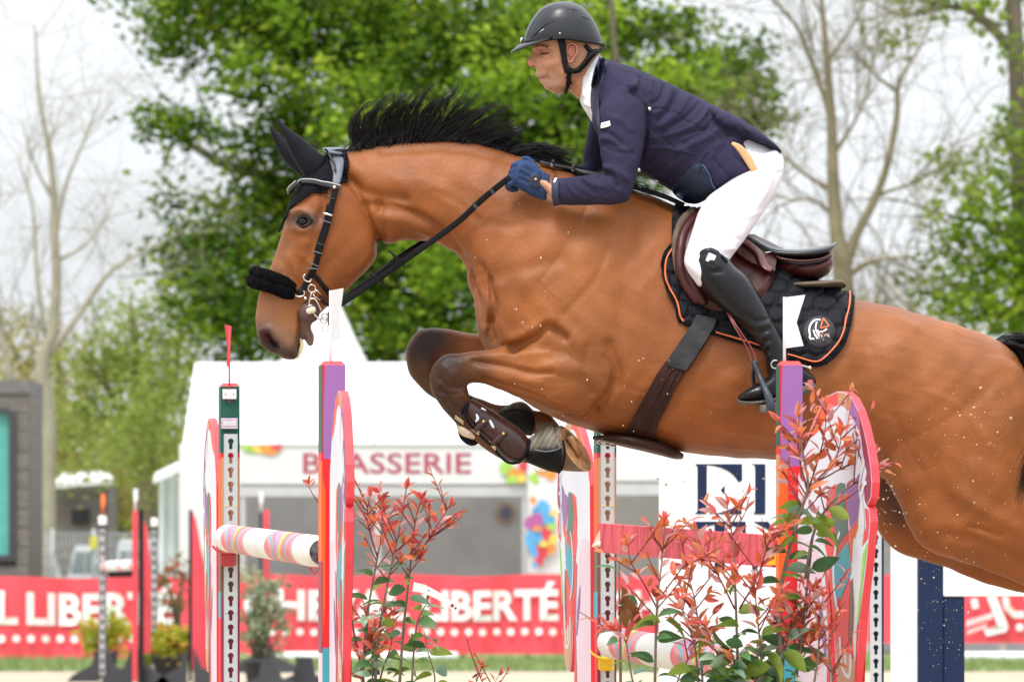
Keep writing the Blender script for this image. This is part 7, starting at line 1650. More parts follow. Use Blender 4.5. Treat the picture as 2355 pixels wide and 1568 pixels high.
# eye, brow, ear
m_dk = mat('brow_hair', (.045, .025, .018), rough=.7)
for sy in (-1, 1):
    def mir(Q): 
        Q = np.array(Q); 
        if sy > 0: Q[:, 1] = 2 * D0 - Q[:, 1]
        return Q
    Q, Nn = drape([(1232, 109), (1240, 106.5), (1250, 106.5), (1258, 109)], .0008, 5, HBV); mb = MB()
    rg = np.random.RandomState(1)
    for i in range(len(Q)):
        for k in range(7):
            a = Q[i] + rg.normal(size=3) * (.001, .0006, .0016); mb.add(*tube(mir([a, a + np.array((.0055, 0, .0008)) + rg.normal(size=3) * .0008]), [.0005, .0002], seg=3, smooth=False))
    mb.build('eyebrow', m_dk, rd)
    Q, Nn = drape([(1244, 123.5), (1250, 124.8), (1257, 124), (1262, 122)], .0012, 4, HBV); mb = MB(); mb.add(*tube(mir(Q), [.0008] + [.0023] * (len(Q) - 2) + [.0007], seg=6, smooth=False)); mb.build('eyelashes', m_dk, rd)
    Q, Nn = drape([(1244, 119), (1252, 117.5), (1260, 119)], .0002, 4, HBV); mb = MB(); mb.add(*tube(mir(Q), .0008, seg=6, smooth=False)); mb.build('eyelid', mat('lid_crease', (.36, .15, .10), rough=.5), rd)
    # ear
    yE = D0 + sy * .079
    mb = MB()
    E_1 = [(1307, 122), (1304, 111), (1308, 103), (1316, 100), (1324, 103), (1328, 112), (1326, 123), (1321, 132), (1316, 141), (1310, 143), (1307, 138)]
    mb.add(*tube([W(a, b, yE + sy * c) for (a, b), c in zip(E_1, (-.002, .001, .004, .007, .009, .010, .009, .006, .004, .001, -.002))], [.002, .003, .003, .0032, .0034, .0034, .0032, .0032, .0042, .004, .002], seg=10))
    mb.add(*tube([W(a, b, yE + sy * c) for a, b, c in ((1311, 109, .001), (1318, 108, .005), (1321, 116, .006), (1318, 127, .004), (1312, 131, .001))], [.0015, .002, .0024, .0024, .0015], seg=8))
    V, F = ball(W(1316, 120, yE - sy * .002), (.013, .004, .024), 16, 10, axes=((.97, 0, .22), (0, 1, 0), (-.22, 0, .97))); mb.add(V, F); mb.add(*ball(W(1306, 124, yE - sy * .001), (.003, .004, .005), 8, 6))
    n_ = len(mb.verts()); mb.build('ear', m_skin, rd, colors=np.tile(np.array((.52, .20, .14)), (n_, 1)))

# --- helmet
mb = MB(); hs = loft([(1288, 4.5, 1306, 4.7, .016, 0, 2), (1268, 8, 1326, 10, .047, 0, 2), (1244, 20, 1346, 23, .080, 0, 2.1), (1226, 41, 1364, 45, .098, 0, 2.2), (1214, 62, 1376, 68, .106, 0, 2.2), (1207, 80, 1383, 88, .109, 0, 2.2), (1204, 98, 1385, 104, .108, 0, 2.2)], seg=64, sub=8, round0=.13, round1=0)
V, F = hs; V = np.array(V); px, py = toref(V)
# rim rises over the ear
low = py > 84; t = np.clip((py - 84) / 18, 0, 1); rise = 10 * np.exp(-((px - 1295) / 34) ** 2) * (np.abs(V[:, 1] - D0) > .04)
V[:, 2] += t * rise * SPX
mb.add(V, F[:-1] + []); hm = mb.build('helmet', m_helm, rd)
inner = V[-64:].copy(); c_ = inner.mean(0); up1 = c_ + (inner - c_) * .93; up2 = up1 + (0, 0, .03)
mb = MB(); mb.add(np.vstack([inner, up1, up2]), [(k, (k + 1) % 64, 64 + (k + 1) % 64, 64 + k) for k in range(64)] + [(64 + k, 64 + (k + 1) % 64, 128 + (k + 1) % 64, 128 + k) for k in range(64)]); mb.build('liner', m_gear, hm)
mb = MB(); mb.add(*tube(np.vstack([inner, inner[:1]]), .0034, seg=6, smooth=False)); mb.build('rim', m_gear, hm)
HLB = BVHTree.FromPolygons([Vector(v) for v in V], [f for f in F])
mb = MB(); n = 30; Vb = []
for k in range(n + 1):
    th = R(-84 + 168 * k / n); c, s_ = math.cos(th), math.sin(th)
    i_ = W(1205 + (1 - c) * 78, 99 - (1 - c) * 13, D0 + .106 * s_); o_ = W(1175 + (1 - c) * 98, 120.5 - (1 - c) * 35, D0 + .112 * s_)
    m_ = (i_ + o_) / 2 + np.array((0, 0, .0035)) * c
    for p in (i_, m_, o_): Vb += [p + (0, 0, .0022), p - (0, 0, .0022)]
for k in range(n):
    a, b = k * 6, (k + 1) * 6
    mb_f = [(a, a + 2, b + 2, b), (a + 2, a + 4, b + 4, b + 2), (a + 1, b + 1, b + 3, a + 3), (a + 3, b + 3, b + 5, a + 5), (a + 4, a + 5, b + 5, b + 4), (a, b, b + 1, a + 1)]
    mb.f += mb_f; mb.m += [0] * 6
mb.v.append(np.array(Vb)); mb.n += len(Vb); mb.build('visor', m_helm, hm)
def hline(pl, r_, m, nm, off=.001, flat=1):
    Q, Nn = drape(pl, off, 6, HLB); mb = MB(); rr = np.interp(np.linspace(0, 1, len(Q)), np.linspace(0, 1, len(r_)), r_); mb.add(*tube(Q, rr, seg=8, smooth=False, flat=flat)); mb.build(nm, m, hm)
def zh(x, y): return (1167.2 + x * .1467, y * .1467)
m_mesh = mat('vent_mesh', (.35, .34, .33), rough=.6, var=.7, vs=300)
hline([zh(350, 640), zh(440, 540), zh(540, 440), zh(640, 370), zh(760, 330), zh(930, 312)], [.0012, .0028, .0028, .002, .0012, .0004], m_gear, 'vent_groove')
hline([zh(455, 540), zh(510, 500), zh(560, 465), zh(590, 448)], [.001, .0024, .0028, .001], m_mesh, 'vent_mesh', .0018)
hline([zh(905, 150), zh(1000, 155), zh(1080, 166), zh(1170, 172)], [.001, .0022, .0020, .0006], m_gear, 'vent_slot'); hline([zh(940, 172), zh(990, 178), zh(1050, 172)], [.001, .0018, .001], m_mesh, 'vent_mesh', .0015)
hline([zh(1140, 268), zh(1200, 280), zh(1260, 305), zh(1318, 337)], [.001, .0026, .0022, .0006], m_gear, 'vent_slot'); hline([zh(1165, 290), zh(1200, 306), zh(1240, 315)], [.001, .0020, .001], m_mesh, 'vent_mesh', .0018)
hline([zh(300, 660), zh(330, 520), zh(400, 370), zh(520, 210), zh(650, 120), zh(800, 70)], [.0010, .0012, .0012, .0012, .001, .0005], m_gear, 'seam', .0)
h = cast(*zh(822, 528), HLB); mb = MB(); mb.add(*ball(h[0] + h[1] * .0012, (.0032, .0018, .0032), 8, 6)); mb.build('screw', m_steel, hm)
mb = MB(); mb.add(*ball(W(1200, 93, D0), (.005, .010, .0085), 12, 8)); mb.build('badge', m_steel, hm)
# harness
def hs_(pl, w_, nm='chin_strap', off=.004, th=.004):
    Q, Nn = drape(pl, off, 6, HBV); mb = MB(); mb.add(*strap(Q, Nn, np.array(w_) * SPX, th)); mb.build(nm, m_gear, hm)
hs_([(1291, 92), (1294, 110), (1297, 130), (1300, 150), (1306, 164)], [19, 15, 13, 13, 18], off=.007, th=.010); hs_([(1303, 158), (1316, 163), (1330, 158), (1342, 146), (1352, 132), (1362, 122)], [16, 12, 11, 12, 14, 16], off=.008, th=.012)
hs_([(1308, 160), (1308, 175), (1307, 188), (1304, 198), (1298, 212)], [10, 10, 11, 9, 8], off=.006, th=.005); hs_([(1302, 175), (1313, 176)], [9, 9], 'slider', .010, .005); hs_([(1302, 186), (1313, 187)], [7, 7], 'buckle', .010, .006)
mb = MB(); mb.add(*tube([W(1345, 104, 19.925), W(1362, 120, 19.93), W(1378, 118, 19.955), W(1389, 112, 19.98), W(1388, 103, 19.985)], [.006, .008, .006, .0045, .003], seg=10)); mb.add(*tube([W(1389, 112, 19.98), W(1390, 112, 20), W(1389, 112, 20.02), W(1362, 120, 20.07)], .005, seg=8)); mb.add(*tube([W(1352, 130, 19.93), W(1364, 122, 19.935), W(1374, 116, 19.945)], [.008, .009, .005], seg=10)); mb.build('cradle', m_gear, hm)

# --- shirt
shp = [loft([(1376, 124, 1332, 190, .058, 0, 2.1), (1386, 134, 1331, 214, .064, 0, 2.1), (1396, 150, 1336, 240, .072, 0, 2.2), (1408, 170, 1350, 262, .08, 0, 2.2)], seg=30, round0=.05), loft([(1380, 200, 1333, 222, .055, -.01, 2.1), (1390, 235, 1343, 250, .065, -.01, 2.1), (1400, 262, 1358, 276, .055, -.01, 2.1), (1400, 285, 1373, 294, .035, -.01, 2)], seg=24)]
SV, SF2 = remesh(shp, .004); SV = smooth(SV, SF2, 1)
SV = sculpt(SV, SF2, [([(1345, 180), (1342, 210), (1350, 240)], 4, .004), ([(1352, 175), (1350, 215), (1362, 255)], 3, -.003), ([(1340, 225), (1352, 232)], 3, -.004), ([(1345, 238), (1358, 246)], 4, .003)], both=True)
mb = MB(); mb.add(SV, SF2.tolist()); mb.build('shirt', m_shirt, rd)

# --- jacket
jp = [loft(TOR, seg=40, round1=.12, round0=.1), loft(arm(-1), seg=26, round1=.05), loft(FARM, seg=22, round1=.1),
      loft([(1440, 165, 1400, 230, .05, -.13, 2.1), (1475, 185, 1385, 250, .06, -.165, 2.1)], seg=20), loft([(1440, 165, 1400, 230, .05, .11, 2.1), (1460, 185, 1385, 250, .05, .145, 2.1)], seg=20),
      loft([(1640, 245, 1640, 300, .165, 0, 2.3), (1690, 268, 1685, 322, .172, 0, 2.3), (1735, 297, 1728, 334, .165, 0, 2.3), (1775, 328, 1768, 347, .14, -.01, 2.3), (1797, 348, 1796, 355, .07, -.03, 2.1)], seg=30, round1=.4)]
JV_, JF = remesh(jp, .0048)
JV_ = smooth(JV_, JF, 3)
JS = [ # armhole seam, sleeve folds
 ([(1440, 200), (1478, 235), (1488, 280), (1484, 330), (1476, 370)], 5, -.006), ([(1440, 205), (1462, 198), (1480, 222), (1490, 250)], 9, .004),
 ([(1388, 300), (1410, 312), (1430, 330)], 5, -.0045), ([(1385, 318), (1405, 322), (1440, 350)], 6, .0045), ([(1392, 340), (1420, 350), (1455, 352)], 5, -.0035), ([(1400, 268), (1430, 280), (1450, 300)], 8, .003), ([(1385, 335), (1400, 332), (1430, 340)], 5, -.003),
 ([(1388, 396), (1408, 404), (1420, 428)], 5, -.007), ([(1392, 385), (1416, 392), (1440, 412)], 7, .005), ([(1378, 402), (1392, 420), (1396, 448)], 4, -.0035), ([(1340, 410), (1362, 424), (1385, 430)], 5, .0035), ([(1330, 412), (1350, 430), (1372, 446)], 4, -.003), ([(1352, 404), (1372, 412)], 5, -.003), ([(1300, 414), (1315, 440), (1345, 458)], 4, .0025), ([(1310, 414), (1325, 436)], 3, -.002), ([(1410, 440), (1430, 455)], 8, -.003), ([(1440, 400), (1450, 440)], 6, .003),
 ([(1284, 411), (1283, 440), (1286, 471)], 2.2, -.0035),
 # back and side folds radiating from the arm to the waist
 ([(1440, 168), (1445, 190)], 4, -.003), ([(1478, 170), (1470, 200), (1482, 225)], 5, -.004), ([(1500, 185), (1496, 210)], 5, .003), ([(1530, 195), (1520, 225), (1500, 240)], 6, -.005), ([(1545, 205), (1530, 240), (1505, 262)], 6, .005), ([(1560, 212), (1545, 245), (1512, 276)], 5, -.005), ([(1585, 222), (1560, 258), (1520, 290)], 8, .005),
 ([(1610, 235), (1570, 275), (1520, 300)], 5, -.0045), ([(1630, 248), (1600, 285), (1530, 315), (1490, 322)], 6, .0045), ([(1488, 322), (1540, 316), (1590, 305), (1640, 290)], 4, -.0035), ([(1480, 340), (1530, 340), (1580, 350)], 5, .003), ([(1650, 262), (1620, 300), (1575, 330)], 6, -.004), ([(1670, 285), (1620, 320), (1560, 345)], 7, .004),
 ([(1496, 250), (1540, 255), (1590, 285), (1640, 308), (1690, 328)], 2.4, -.0035), ([(1500, 300), (1560, 345), (1590, 360)], 2.2, -.0025), ([(1690, 300), (1640, 330), (1600, 370)], 8, -.003), ([(1660, 330), (1640, 350), (1630, 390)], 8, .005), ([(1640, 345), (1615, 372), (1610, 400)], 5, -.005), ([(1640, 365), (1670, 400), (1690, 425)], 2.6, -.003), ([(1590, 330), (1560, 380)], 14, .004),
 ([(1720, 300), (1750, 325)], 6, .003), ([(1700, 290), (1725, 320)], 5, -.003), ([(1540, 380), (1520, 410)], 10, .003), ([(1500, 360), (1480, 390)], 8, -.003), ([(1690, 322), (1730, 336), (1768, 350)], 3, -.003)]
JV_ = sculpt(JV_, JF, [(a_, b_ * .9, c_ * 1.55) for a_, b_, c_ in JS], both=False)
JN = normals(JV_, JF); jx, jy = toref(JV_); JV_ = JV_ + JN * ((np.sin(jx * .11 + 2 * np.sin(jy * .05)) * np.sin(jy * .09 + jx * .02)) * .0012)[:, None]
jc = np.tile(np.array((.050, .042, .098)), (len(JV_), 1))
mb = MB(); mb.add(JV_, JF.tolist()); jk = mb.build('jacket', m_jack, rd)
JBV = BVHTree.FromPolygons([Vector(v) for v in JV_], JF.tolist())
def jstrap(pl, w_, off, th, m, nm, par=jk, sub=6): 
    Q, Nn = drape(pl, off, sub, JBV); mb = MB(); mb.add(*strap(Q, Nn, np.array(w_) * SPX, th)); return mb.build(nm, m, par)
COLLAR = [(1378, 130), (1392, 136), (1399, 142), (1392, 162), (1385, 187), (1378, 213), (1377, 250), (1384, 312), (1373, 287), (1361, 252), (1359, 206), (1365, 165)]
jstrap([(1279, 410), (1277, 430), (1277, 450), (1281, 470)], [17, 17, 17, 17], .0015, .005, m_navyc, 'cuff')
jstrap([(1384, 290), (1394, 288), (1404, 284.5)], [13, 14, 13], .003, .002, m_white, 'badge')
jstrap([(1386, 290), (1402, 286)], [1.4, 1.4], .0045, .001, m_gry, 'badge_lettering')
jstrap([(1279, 413), (1275, 422)], [5, 5], .005, .001, m_white, 'cuff_label')
for x, y in ((1493, 251), (1467, 391), (1512, 415)):
    h = cast(x, y, JBV); 
    if h: mb = MB(); mb.add(*ball(h[0] + h[1] * .002, (.0062, .004, .0062), 12, 8)); mb.build('button', m_steel, jk)
# pocket flap / open inside of the skirt
Q = [(1610, 376), (1622, 383), (1632, 402), (1640, 425), (1655, 440), (1630, 452), (1585, 468), (1548, 444), (1552, 420), (1575, 398), (1592, 382)]
def patch(poly, off, m, nm, bvh, par, th=.004, sc=(0, 0)):
    cx = sum(p[0] for p in poly) / len(poly); cy = sum(p[1] for p in poly) / len(poly); P = crs(poly + [poly[0]], 4)[:-1]; n = len(P); V = []; 
    def at(a, b, o):
        h = cast(a, b, bvh)
        if h is None: q = bvh.find_nearest(Vector(W(a, b, D0 - .2))); return W(a, b, q[0][1]) - np.array((0, o, 0))
        return h[0] + h[1] * o
    for f in (0, .35, .7, .93, 1):
        if f == 0: V.append(at(cx, cy, off))
        else: V += [at(cx + (p[0] - cx) * f, cy + (p[1] - cy) * f, off if f < 1 else off - th) for p in P]
    F = [(0, 1 + k, 1 + (k + 1) % n) for k in range(n)] + [(1 + j * n + k, 1 + (j + 1) * n + k, 1 + (j + 1) * n + (k + 1) % n, 1 + j * n + (k + 1) % n) for j in range(3) for k in range(n)]
    mb = MB(); mb.add(V, F); return mb.build(nm, m, par)
patch(COLLAR, .004, m_navyc, 'collar', JBV, jk, .006)
patch(Q, .006, mat('navy_lining', (.008, .016, .040), rough=.7, var=.2, vs=30, bump=.2, bs=90), 'pocket_bag', JBV, jk, .006)
jstrap([(1612, 376), (1624, 384), (1634, 403), (1641, 424), (1654, 438)], [2.2] * 5, .008, .002, mat('blue_piping', (.05, .12, .26), rough=.6), 'pocket_piping')
mb = MB(); mb.add(*tube([W(1683, 329, 19.80), W(1700, 340, 19.80), W(1718, 362, 19.80), W(1733, 388, 19.80), W(1744, 410, 19.805)], [.004, .010, .013, .011, .005], seg=10, flat=.4, up=(0, 1, 0))); mb.build('tan_lining', mat('tan_lining', (.62, .36, .18), rough=.7, var=.12, vs=20, bump=.2, bs=60), jk)

# --- breeches
bp = [loft([(1725, 300, 1640, 400, .13, 0, 2.2), (1775, 335, 1640, 432, .16, 0, 2.3), (1801, 362, 1655, 455, .165, 0, 2.3), (1800, 395, 1680, 480, .13, 0, 2.2), (1788, 430, 1700, 490, .08, 0, 2.1)], seg=34), loft(leg(-1), seg=28), loft(leg(1), seg=28)]
PV, PF3 = remesh(bp, .0055); PV = smooth(PV, PF3, 5)
PV = sculpt(PV, PF3, [([(1640, 455), (1680, 470), (1740, 460)], 4, -.003), ([(1650, 480), (1700, 500), (1750, 490)], 5, .003), ([(1600, 560), (1640, 545), (1700, 550)], 5, -.003), ([(1585, 580), (1620, 570), (1690, 572)], 5, .0035), ([(1700, 420), (1690, 450), (1640, 500)], 5, -.0025), ([(1790, 400), (1770, 450), (1740, 500)], 6, -.003), ([(1800, 395), (1760, 402), (1730, 410)], 4, -.003), ([(1720, 420), (1770, 412)], 8, .003), ([(1600, 600), (1640, 590), (1680, 585)], 6, -.003), ([(1580, 585), (1600, 575)], 8, .003), ([(1640, 450), (1700, 440)], 6, -.002), ([(1585, 625), (1600, 640)], 6, -.003)], both=True)
mb = MB(); mb.add(PV, PF3.tolist()); pb = mb.build('breeches', m_bree, rd)
jb = MB(); jb.add(*tube([W(1748, 408, 19.80), W(1758, 411, 19.80), W(1776, 407, 19.82), W(1792, 400, 19.87)], .0018, seg=6)); jb.build('seam', m_bree, pb)

# --- boots
def rboot(sy, vis):
    b = loft([(1650, 570, 1603, 584, .046, sy * .322, 2.1), (1672, 592, 1596, 606, .058, sy * .325, 2.2), (1692, 614, 1598, 636, .062, sy * .328, 2.2), (1716, 634, 1613, 662, .063, sy * .332, 2.1), (1738, 664, 1640, 694, .062, sy * .335, 2.1), (1756, 696, 1672, 722, .060, sy * .338, 2.1),
              (1772, 728, 1706, 752, .055, sy * .342, 2.1), (1788, 758, 1736, 780, .049, sy * .346, 2.1), (1803, 790, 1756, 812, .045, sy * .35, 2.1), (1814, 822, 1762, 842, .043, sy * .355, 2.1), (1822, 850, 1768, 872, .044, sy * .36, 2.1)], seg=32, round0=.35, round1=.5)
    f = loft([(1864, 858, 1874, 884, .028, sy * .365, 2.2), (1838, 838, 1852, 896, .036, sy * .365, 2.3), (1806, 836, 1820, 908, .039, sy * .366, 2.3), (1774, 858, 1786, 918, .041, sy * .368, 2.3), (1744, 880, 1752, 922, .043, sy * .370, 2.3), (1718, 894, 1722, 924, .041, sy * .371, 2.3), (1700, 907, 1702, 924, .030, sy * .372, 2.2)], seg=26)
    V, F = remesh([b, f], .0045); V = smooth(V, F, 3)
    cr1 = [([(1705 + i * 9, 742 - i * 5 + j * 14), (1730 + i * 9, 758 - i * 6 + j * 14), (1765 + i * 4, 745 + j * 12)], 4, .0035 * (-1) ** j) for i in (1,) for j in range(-1, 7)]
    V = sculpt(V, F, cr1 + [([(1603, 587), (1625, 575), (1650, 580)], 5, .003), ([(1630, 610), (1640, 618), (1652, 612)], 5, .004), ([(1634, 600), (1646, 606)], 5, .004), ([(1640, 625), (1658, 625)], 5, -.003), ([(1640, 640), (1700, 690), (1745, 740)], 24, .002), ([(1770, 870), (1740, 895)], 6, -.002)], both=True)
    mb = MB(); mb.add(V, F.tolist()); o = mb.build('riding_boot', m_boot, rd); return o, V, F
bo1, BV1, BF1 = rboot(-1, True); rboot(1, False)
BB = BVHTree.FromPolygons([Vector(v) for v in BV1], BF1.tolist())
mb = MB(); mb.add(*loft([(1866, 874, 1878, 896, .030, -.365, 2.4), (1842, 886, 1856, 906, .038, -.365, 2.6), (1828, 896, 1836, 912, .036, -.365, 2.6)], seg=20, round0=.2, round1=.1)); mb.build('heel', mat('worn_sole', (.10, .085, .07), rough=.85, var=.4, vs=30), bo1)
mb = MB(); mb.add(*loft([(1830, 902, 1832, 910, .036, -.366, 2.6), (1790, 912, 1790, 922, .040, -.367, 2.6), (1750, 920, 1750, 930, .044, -.369, 2.6), (1715, 922, 1716, 932, .042, -.371, 2.6), (1695, 918, 1697, 928, .028, -.372, 2.4)], seg=20, round0=.2, round1=.3)); mb.build('sole', MATS['worn_sole'], bo1)
h = cast(1635, 594, BB); mb = MB(); mb.add(*box(h[0] - (0, .001, 0), (.024, .005, .026), axes=((.9, 0, -.4), (0, 1, 0), (.4, 0, .9)), bev=.0015)); mb.build('knee_badge', m_white, bo1, smooth=False)
mb = MB(); Q, Nn = drape([(1658, 588), (1665, 596), (1672, 604)], .002, 3, BB); mb.add(*tube(Q, .004, seg=8, smooth=False)); mb.build('zip_pull', m_gear, bo1)
mb = MB(); mb.add(*ring(W(1783, 838, 19.58), .012, .0022, XZ, arc=(60, 330))); mb.add(*tube([W(1835, 838, 19.60), W(1850, 842, 19.61), W(1862, 846, 19.62)], .003, seg=8)); mb.add(*ball(W(1862, 846, 19.62), .0065, 10, 8)); mb.build('spur', m_steel, bo1)

# --- gloves
def glove(sy, dx, dy, yc, thumb):
    q = lambda a, b: (a + dx, b + dy)
    P_ = [loft([(*q(1264, 402), *q(1256, 452), .026, yc, 2.2), (*q(1250, 394), *q(1240, 450), .026, yc, 2.2), (*q(1232, 382), *q(1220, 446), .028, yc, 2.3), (*q(1212, 372), *q(1198, 438), .028, yc, 2.4), (*q(1198, 371), *q(1182, 426), .025, yc, 2.4)], seg=24, round0=.1, round1=.4)]
    kn = [(1199, 377), (1194, 391), (1188, 405), (1186, 419)]
    for i, (x, y) in enumerate(kn):
        r_ = (.0115, .0115, .0112, .0098)[i]
        pts = [(x + 16, y + 2, yc), (x, y, yc - sy * -.004 * 0), (x - 14, y + 4, yc + .004), (x - 17, y + 12, yc + .018), (x - 6, y + 17, yc + .030), (x + 6, y + 15, yc + .034)]
        P_.append(tube([W(*q(a, b), D0 + c) for a, b, c in pts], [r_ * 1.1, r_ * 1.12, r_, r_ * .95, r_ * .9, r_ * .8], seg=12, sub=4))
    P_.append(tube([W(*q(a, b), D0 + c) for a, b, c in ((1234, 392, yc + .012), (1222, 376, yc + .022), (1212, 367, yc + .028), (1200, 366, yc + .030))], [.013, .012, .0105, .008], seg=12, sub=4))
    # heel of the hand tapering to the cuff point
    P_.append(loft([(*q(1222, 425), *q(1212, 446), .022, yc, 2), (*q(1240, 436), *q(1232, 455), .020, yc, 2), (*q(1256, 448), *q(1253, 461), .010, yc, 2)], seg=16))
    V, F = remesh(P_, .0024); V = smooth(V, F, 1)
    V = sculpt(V, F, [([(1205 + dx, 384 + dy), (1225 + dx, 396 + dy)], 4, -.0042), ([(1198 + dx, 398 + dy), (1218 + dx, 408 + dy)], 4, -.0042), ([(1196 + dx, 412 + dy), (1216 + dx, 420 + dy)], 4, -.0042), ([(1245 + dx, 400 + dy), (1243 + dx, 425 + dy)], 3, -.004), ([(1250 + dx, 398 + dy), (1250 + dx, 430 + dy)], 3, .002), ([(1213 + dx, 424 + dy), (1250 + dx, 442 + dy)], 3, .002)], both=False)
    mb = MB(); mb.add(V, F.tolist()); o = mb.build('glove', m_glove, rd); return o, BVHTree.FromPolygons([Vector(v) for v in V], F.tolist())
gl, GB = glove(-1, 0, 0, -.205, True); glove(1, 8, -6, .125, True)
patch([(1230, 398), (1240, 402), (1247, 414), (1245, 428), (1236, 434), (1222, 428), (1211, 419), (1218, 404)], .0028, mat('navy_velcro', (.016, .020, .050), rough=.7, var=.2), 'wrist_tab', GB, gl, .003)
h = cast(1232, 413, GB); mb = MB(); mb.add(*ball(h[0] + h[1] * .0035, (.0045, .002, .0038), 10, 6)); mb.build('stud', m_brass, gl)
# ================================================================== photinia shrubs, flying sand
def leaf_mesh(name, m, L_=.06, Wd=.022, fold=.25, curl=.3, seed=0):
    rg = np.random.RandomState(seed); n = 6; V = []; F = []
    for i in range(n + 1):
        u = i / n; wdt = Wd * (math.sin(math.pi * min(1, u ** .8)) ** .85) * (1 if i < n else 0) + .0003
        z = -curl * L_ * (u ** 2) ; 
        V += [(u * L_, -wdt, z + fold * wdt + rg.uniform(-.0006, .0006)), (u * L_, 0, z), (u * L_, wdt, z + fold * wdt + rg.uniform(-.0006, .0006))]
    for i in range(n):
        a = i * 3; F += [(a, a + 1, a + 4, a + 3), (a + 1, a + 2, a + 5, a + 4)]
    V += [(-.012, -.0006, .001), (-.012, .0006, .001), (0, .0006, 0), (0, -.0006, 0)]; k = len(V); F.append((k - 4, k - 3, k - 2, k - 1))
    me = bpy.data.meshes.new(name); me.from_pydata(V, [], F); me.materials.append(m); me.polygons.foreach_set('use_smooth', [True] * len(F)); me.update(); return me
def leafm(name, col, col2, trans=.35, rough=.42):
    m = bpy.data.materials.new(name); m.use_nodes = True; nt = m.node_tree; N = nt.nodes; L = nt.links
    p = N['Principled BSDF']; p.inputs['Roughness'].default_value = rough
    oi = N.new('ShaderNodeObjectInfo'); tc = N.new('ShaderNodeTexCoord'); n1 = N.new('ShaderNodeTexNoise'); n1.inputs['Scale'].default_value = 40; L.new(tc.outputs['Object'], n1.inputs['Vector'])
    ad = N.new('ShaderNodeMath'); ad.operation = 'ADD'; L.new(oi.outputs['Random'], ad.inputs[0]); sb = N.new('ShaderNodeMath'); sb.operation = 'MULTIPLY_ADD'; sb.inputs[1].default_value = .8; sb.inputs[2].default_value = -.4
    L.new(n1.outputs['Fac'], sb.inputs[0]); L.new(sb.outputs[0], ad.inputs[1])
    mx = N.new('ShaderNodeMix'); mx.data_type = 'RGBA'; mx.inputs['A'].default_value = (*col, 1); mx.inputs['B'].default_value = (*col2, 1); mx.clamp_factor = True
    L.new(ad.outputs[0], mx.inputs['Factor']); L.new(mx.outputs['Result'], p.inputs['Base Color'])
    # midrib
    sx = N.new('ShaderNodeSeparateXYZ'); L.new(tc.outputs['Object'], sx.inputs[0]); ab = N.new('ShaderNodeMath'); ab.operation = 'ABSOLUTE'; L.new(sx.outputs['Y'], ab.inputs[0])
    bp = N.new('ShaderNodeBump'); bp.inputs['Strength'].default_value = .35; bp.inputs['Distance'].default_value = .004; L.new(n1.outputs['Fac'], bp.inputs['Height']); L.new(bp.outputs['Normal'], p.inputs['Normal'])
    tr = N.new('ShaderNodeBsdfTranslucent'); L.new(mx.outputs['Result'], tr.inputs['Color'])
    ms = N.new('ShaderNodeMixShader'); ms.inputs[0].default_value = trans
    L.new(p.outputs[0], ms.inputs[1]); L.new(tr.outputs[0], ms.inputs[2]); L.new(ms.outputs[0], N['Material Output'].inputs['Surface']); return m
LR = [leafm('leaf_scarlet', (.60, .05, .045), (.76, .20, .16), .45), leafm('leaf_coral', (.66, .11, .04), (.74, .25, .10), .45), leafm('leaf_bronze', (.34, .08, .03), (.55, .19, .06), .4), leafm('leaf_dusty_pink', (.60, .27, .27), (.78, .48, .45), .4), leafm('leaf_maroon', (.30, .03, .032), (.50, .11, .09), .4)]
LG = [leafm('leaf_green', (.12, .22, .03), (.30, .40, .07), .4), leafm('leaf_deep_green', (.035, .11, .04), (.10, .22, .07)), leafm('leaf_blue_green', (.16, .30, .21), (.36, .50, .34))]
LRm = [leaf_mesh('leaf', m, .056, .0098, .55, .25, i) for i, m in enumerate(LR)]; LGm = [leaf_mesh('leaf', m, .070, .0180, .35, .5, i) for i, m in enumerate(LG)]
m_stemr = mat('red_stem', (.17, .022, .025), rough=.5, var=.3, vs=20); m_stemg = mat('grey_stem', (.17, .13, .11), rough=.8, var=.3, vs=20)
LEAFQ = []
def put_leaf(me, p, d, roll, sc, root, rg):
    LEAFQ.append((me, np.array(p), np.array(d, float), roll, sc, root, rg.normal(size=3) * .25))
def flush_leaves(root, keep=296):
    global LEAFQ
    q = sorted([l for l in LEAFQ if l[5] is root], key=lambda l: -l[4] * (1 if l[1][2] > Z(1590, l[1][1]) else .01)); LEAFQ = [l for l in LEAFQ if l[5] is not root]
    rest = {}
    for i, (me, p, d, roll, sc, rt, jit) in enumerate(q):
        M = leaf_matrix(p, d, roll, sc, jit)
        if i < keep:
            o = bpy.data.objects.new('leaf', me); COL.objects.link(o); o.parent = rt; o.matrix_local = Matrix.Translation(Vector(-ORG[rt.name])) @ M
        else: rest.setdefault(me.name, (me, []))[1].append(M)
    for me, Ms in rest.values():
        V0, F0 = mesh_np(me); mb = MB()
        for M in Ms: A = np.array(M); mb.add(V0 @ A[:3, :3].T + A[:3, 3], F0)
        tag(mb.build('small_leaves', me.materials[0], rt), kind='stuff')
def leaf_matrix(p, d, roll, sc, jit):
    d = U(d); z = np.array((0, 0, 1.)) + jit; y = np.cross(z, d); y = U(y); z = np.cross(d, y)
    c, s_ = math.cos(roll), math.sin(roll); y2 = y * c + z * s_; z2 = np.cross(d, y2)
    M = Matrix(((d[0], y2[0], z2[0]), (d[1], y2[1], z2[1]), (d[2], y2[2], z2[2]))).to_4x4(); return Matrix.Translation(Vector(p)) @ M @ Matrix.Scale(sc, 4)
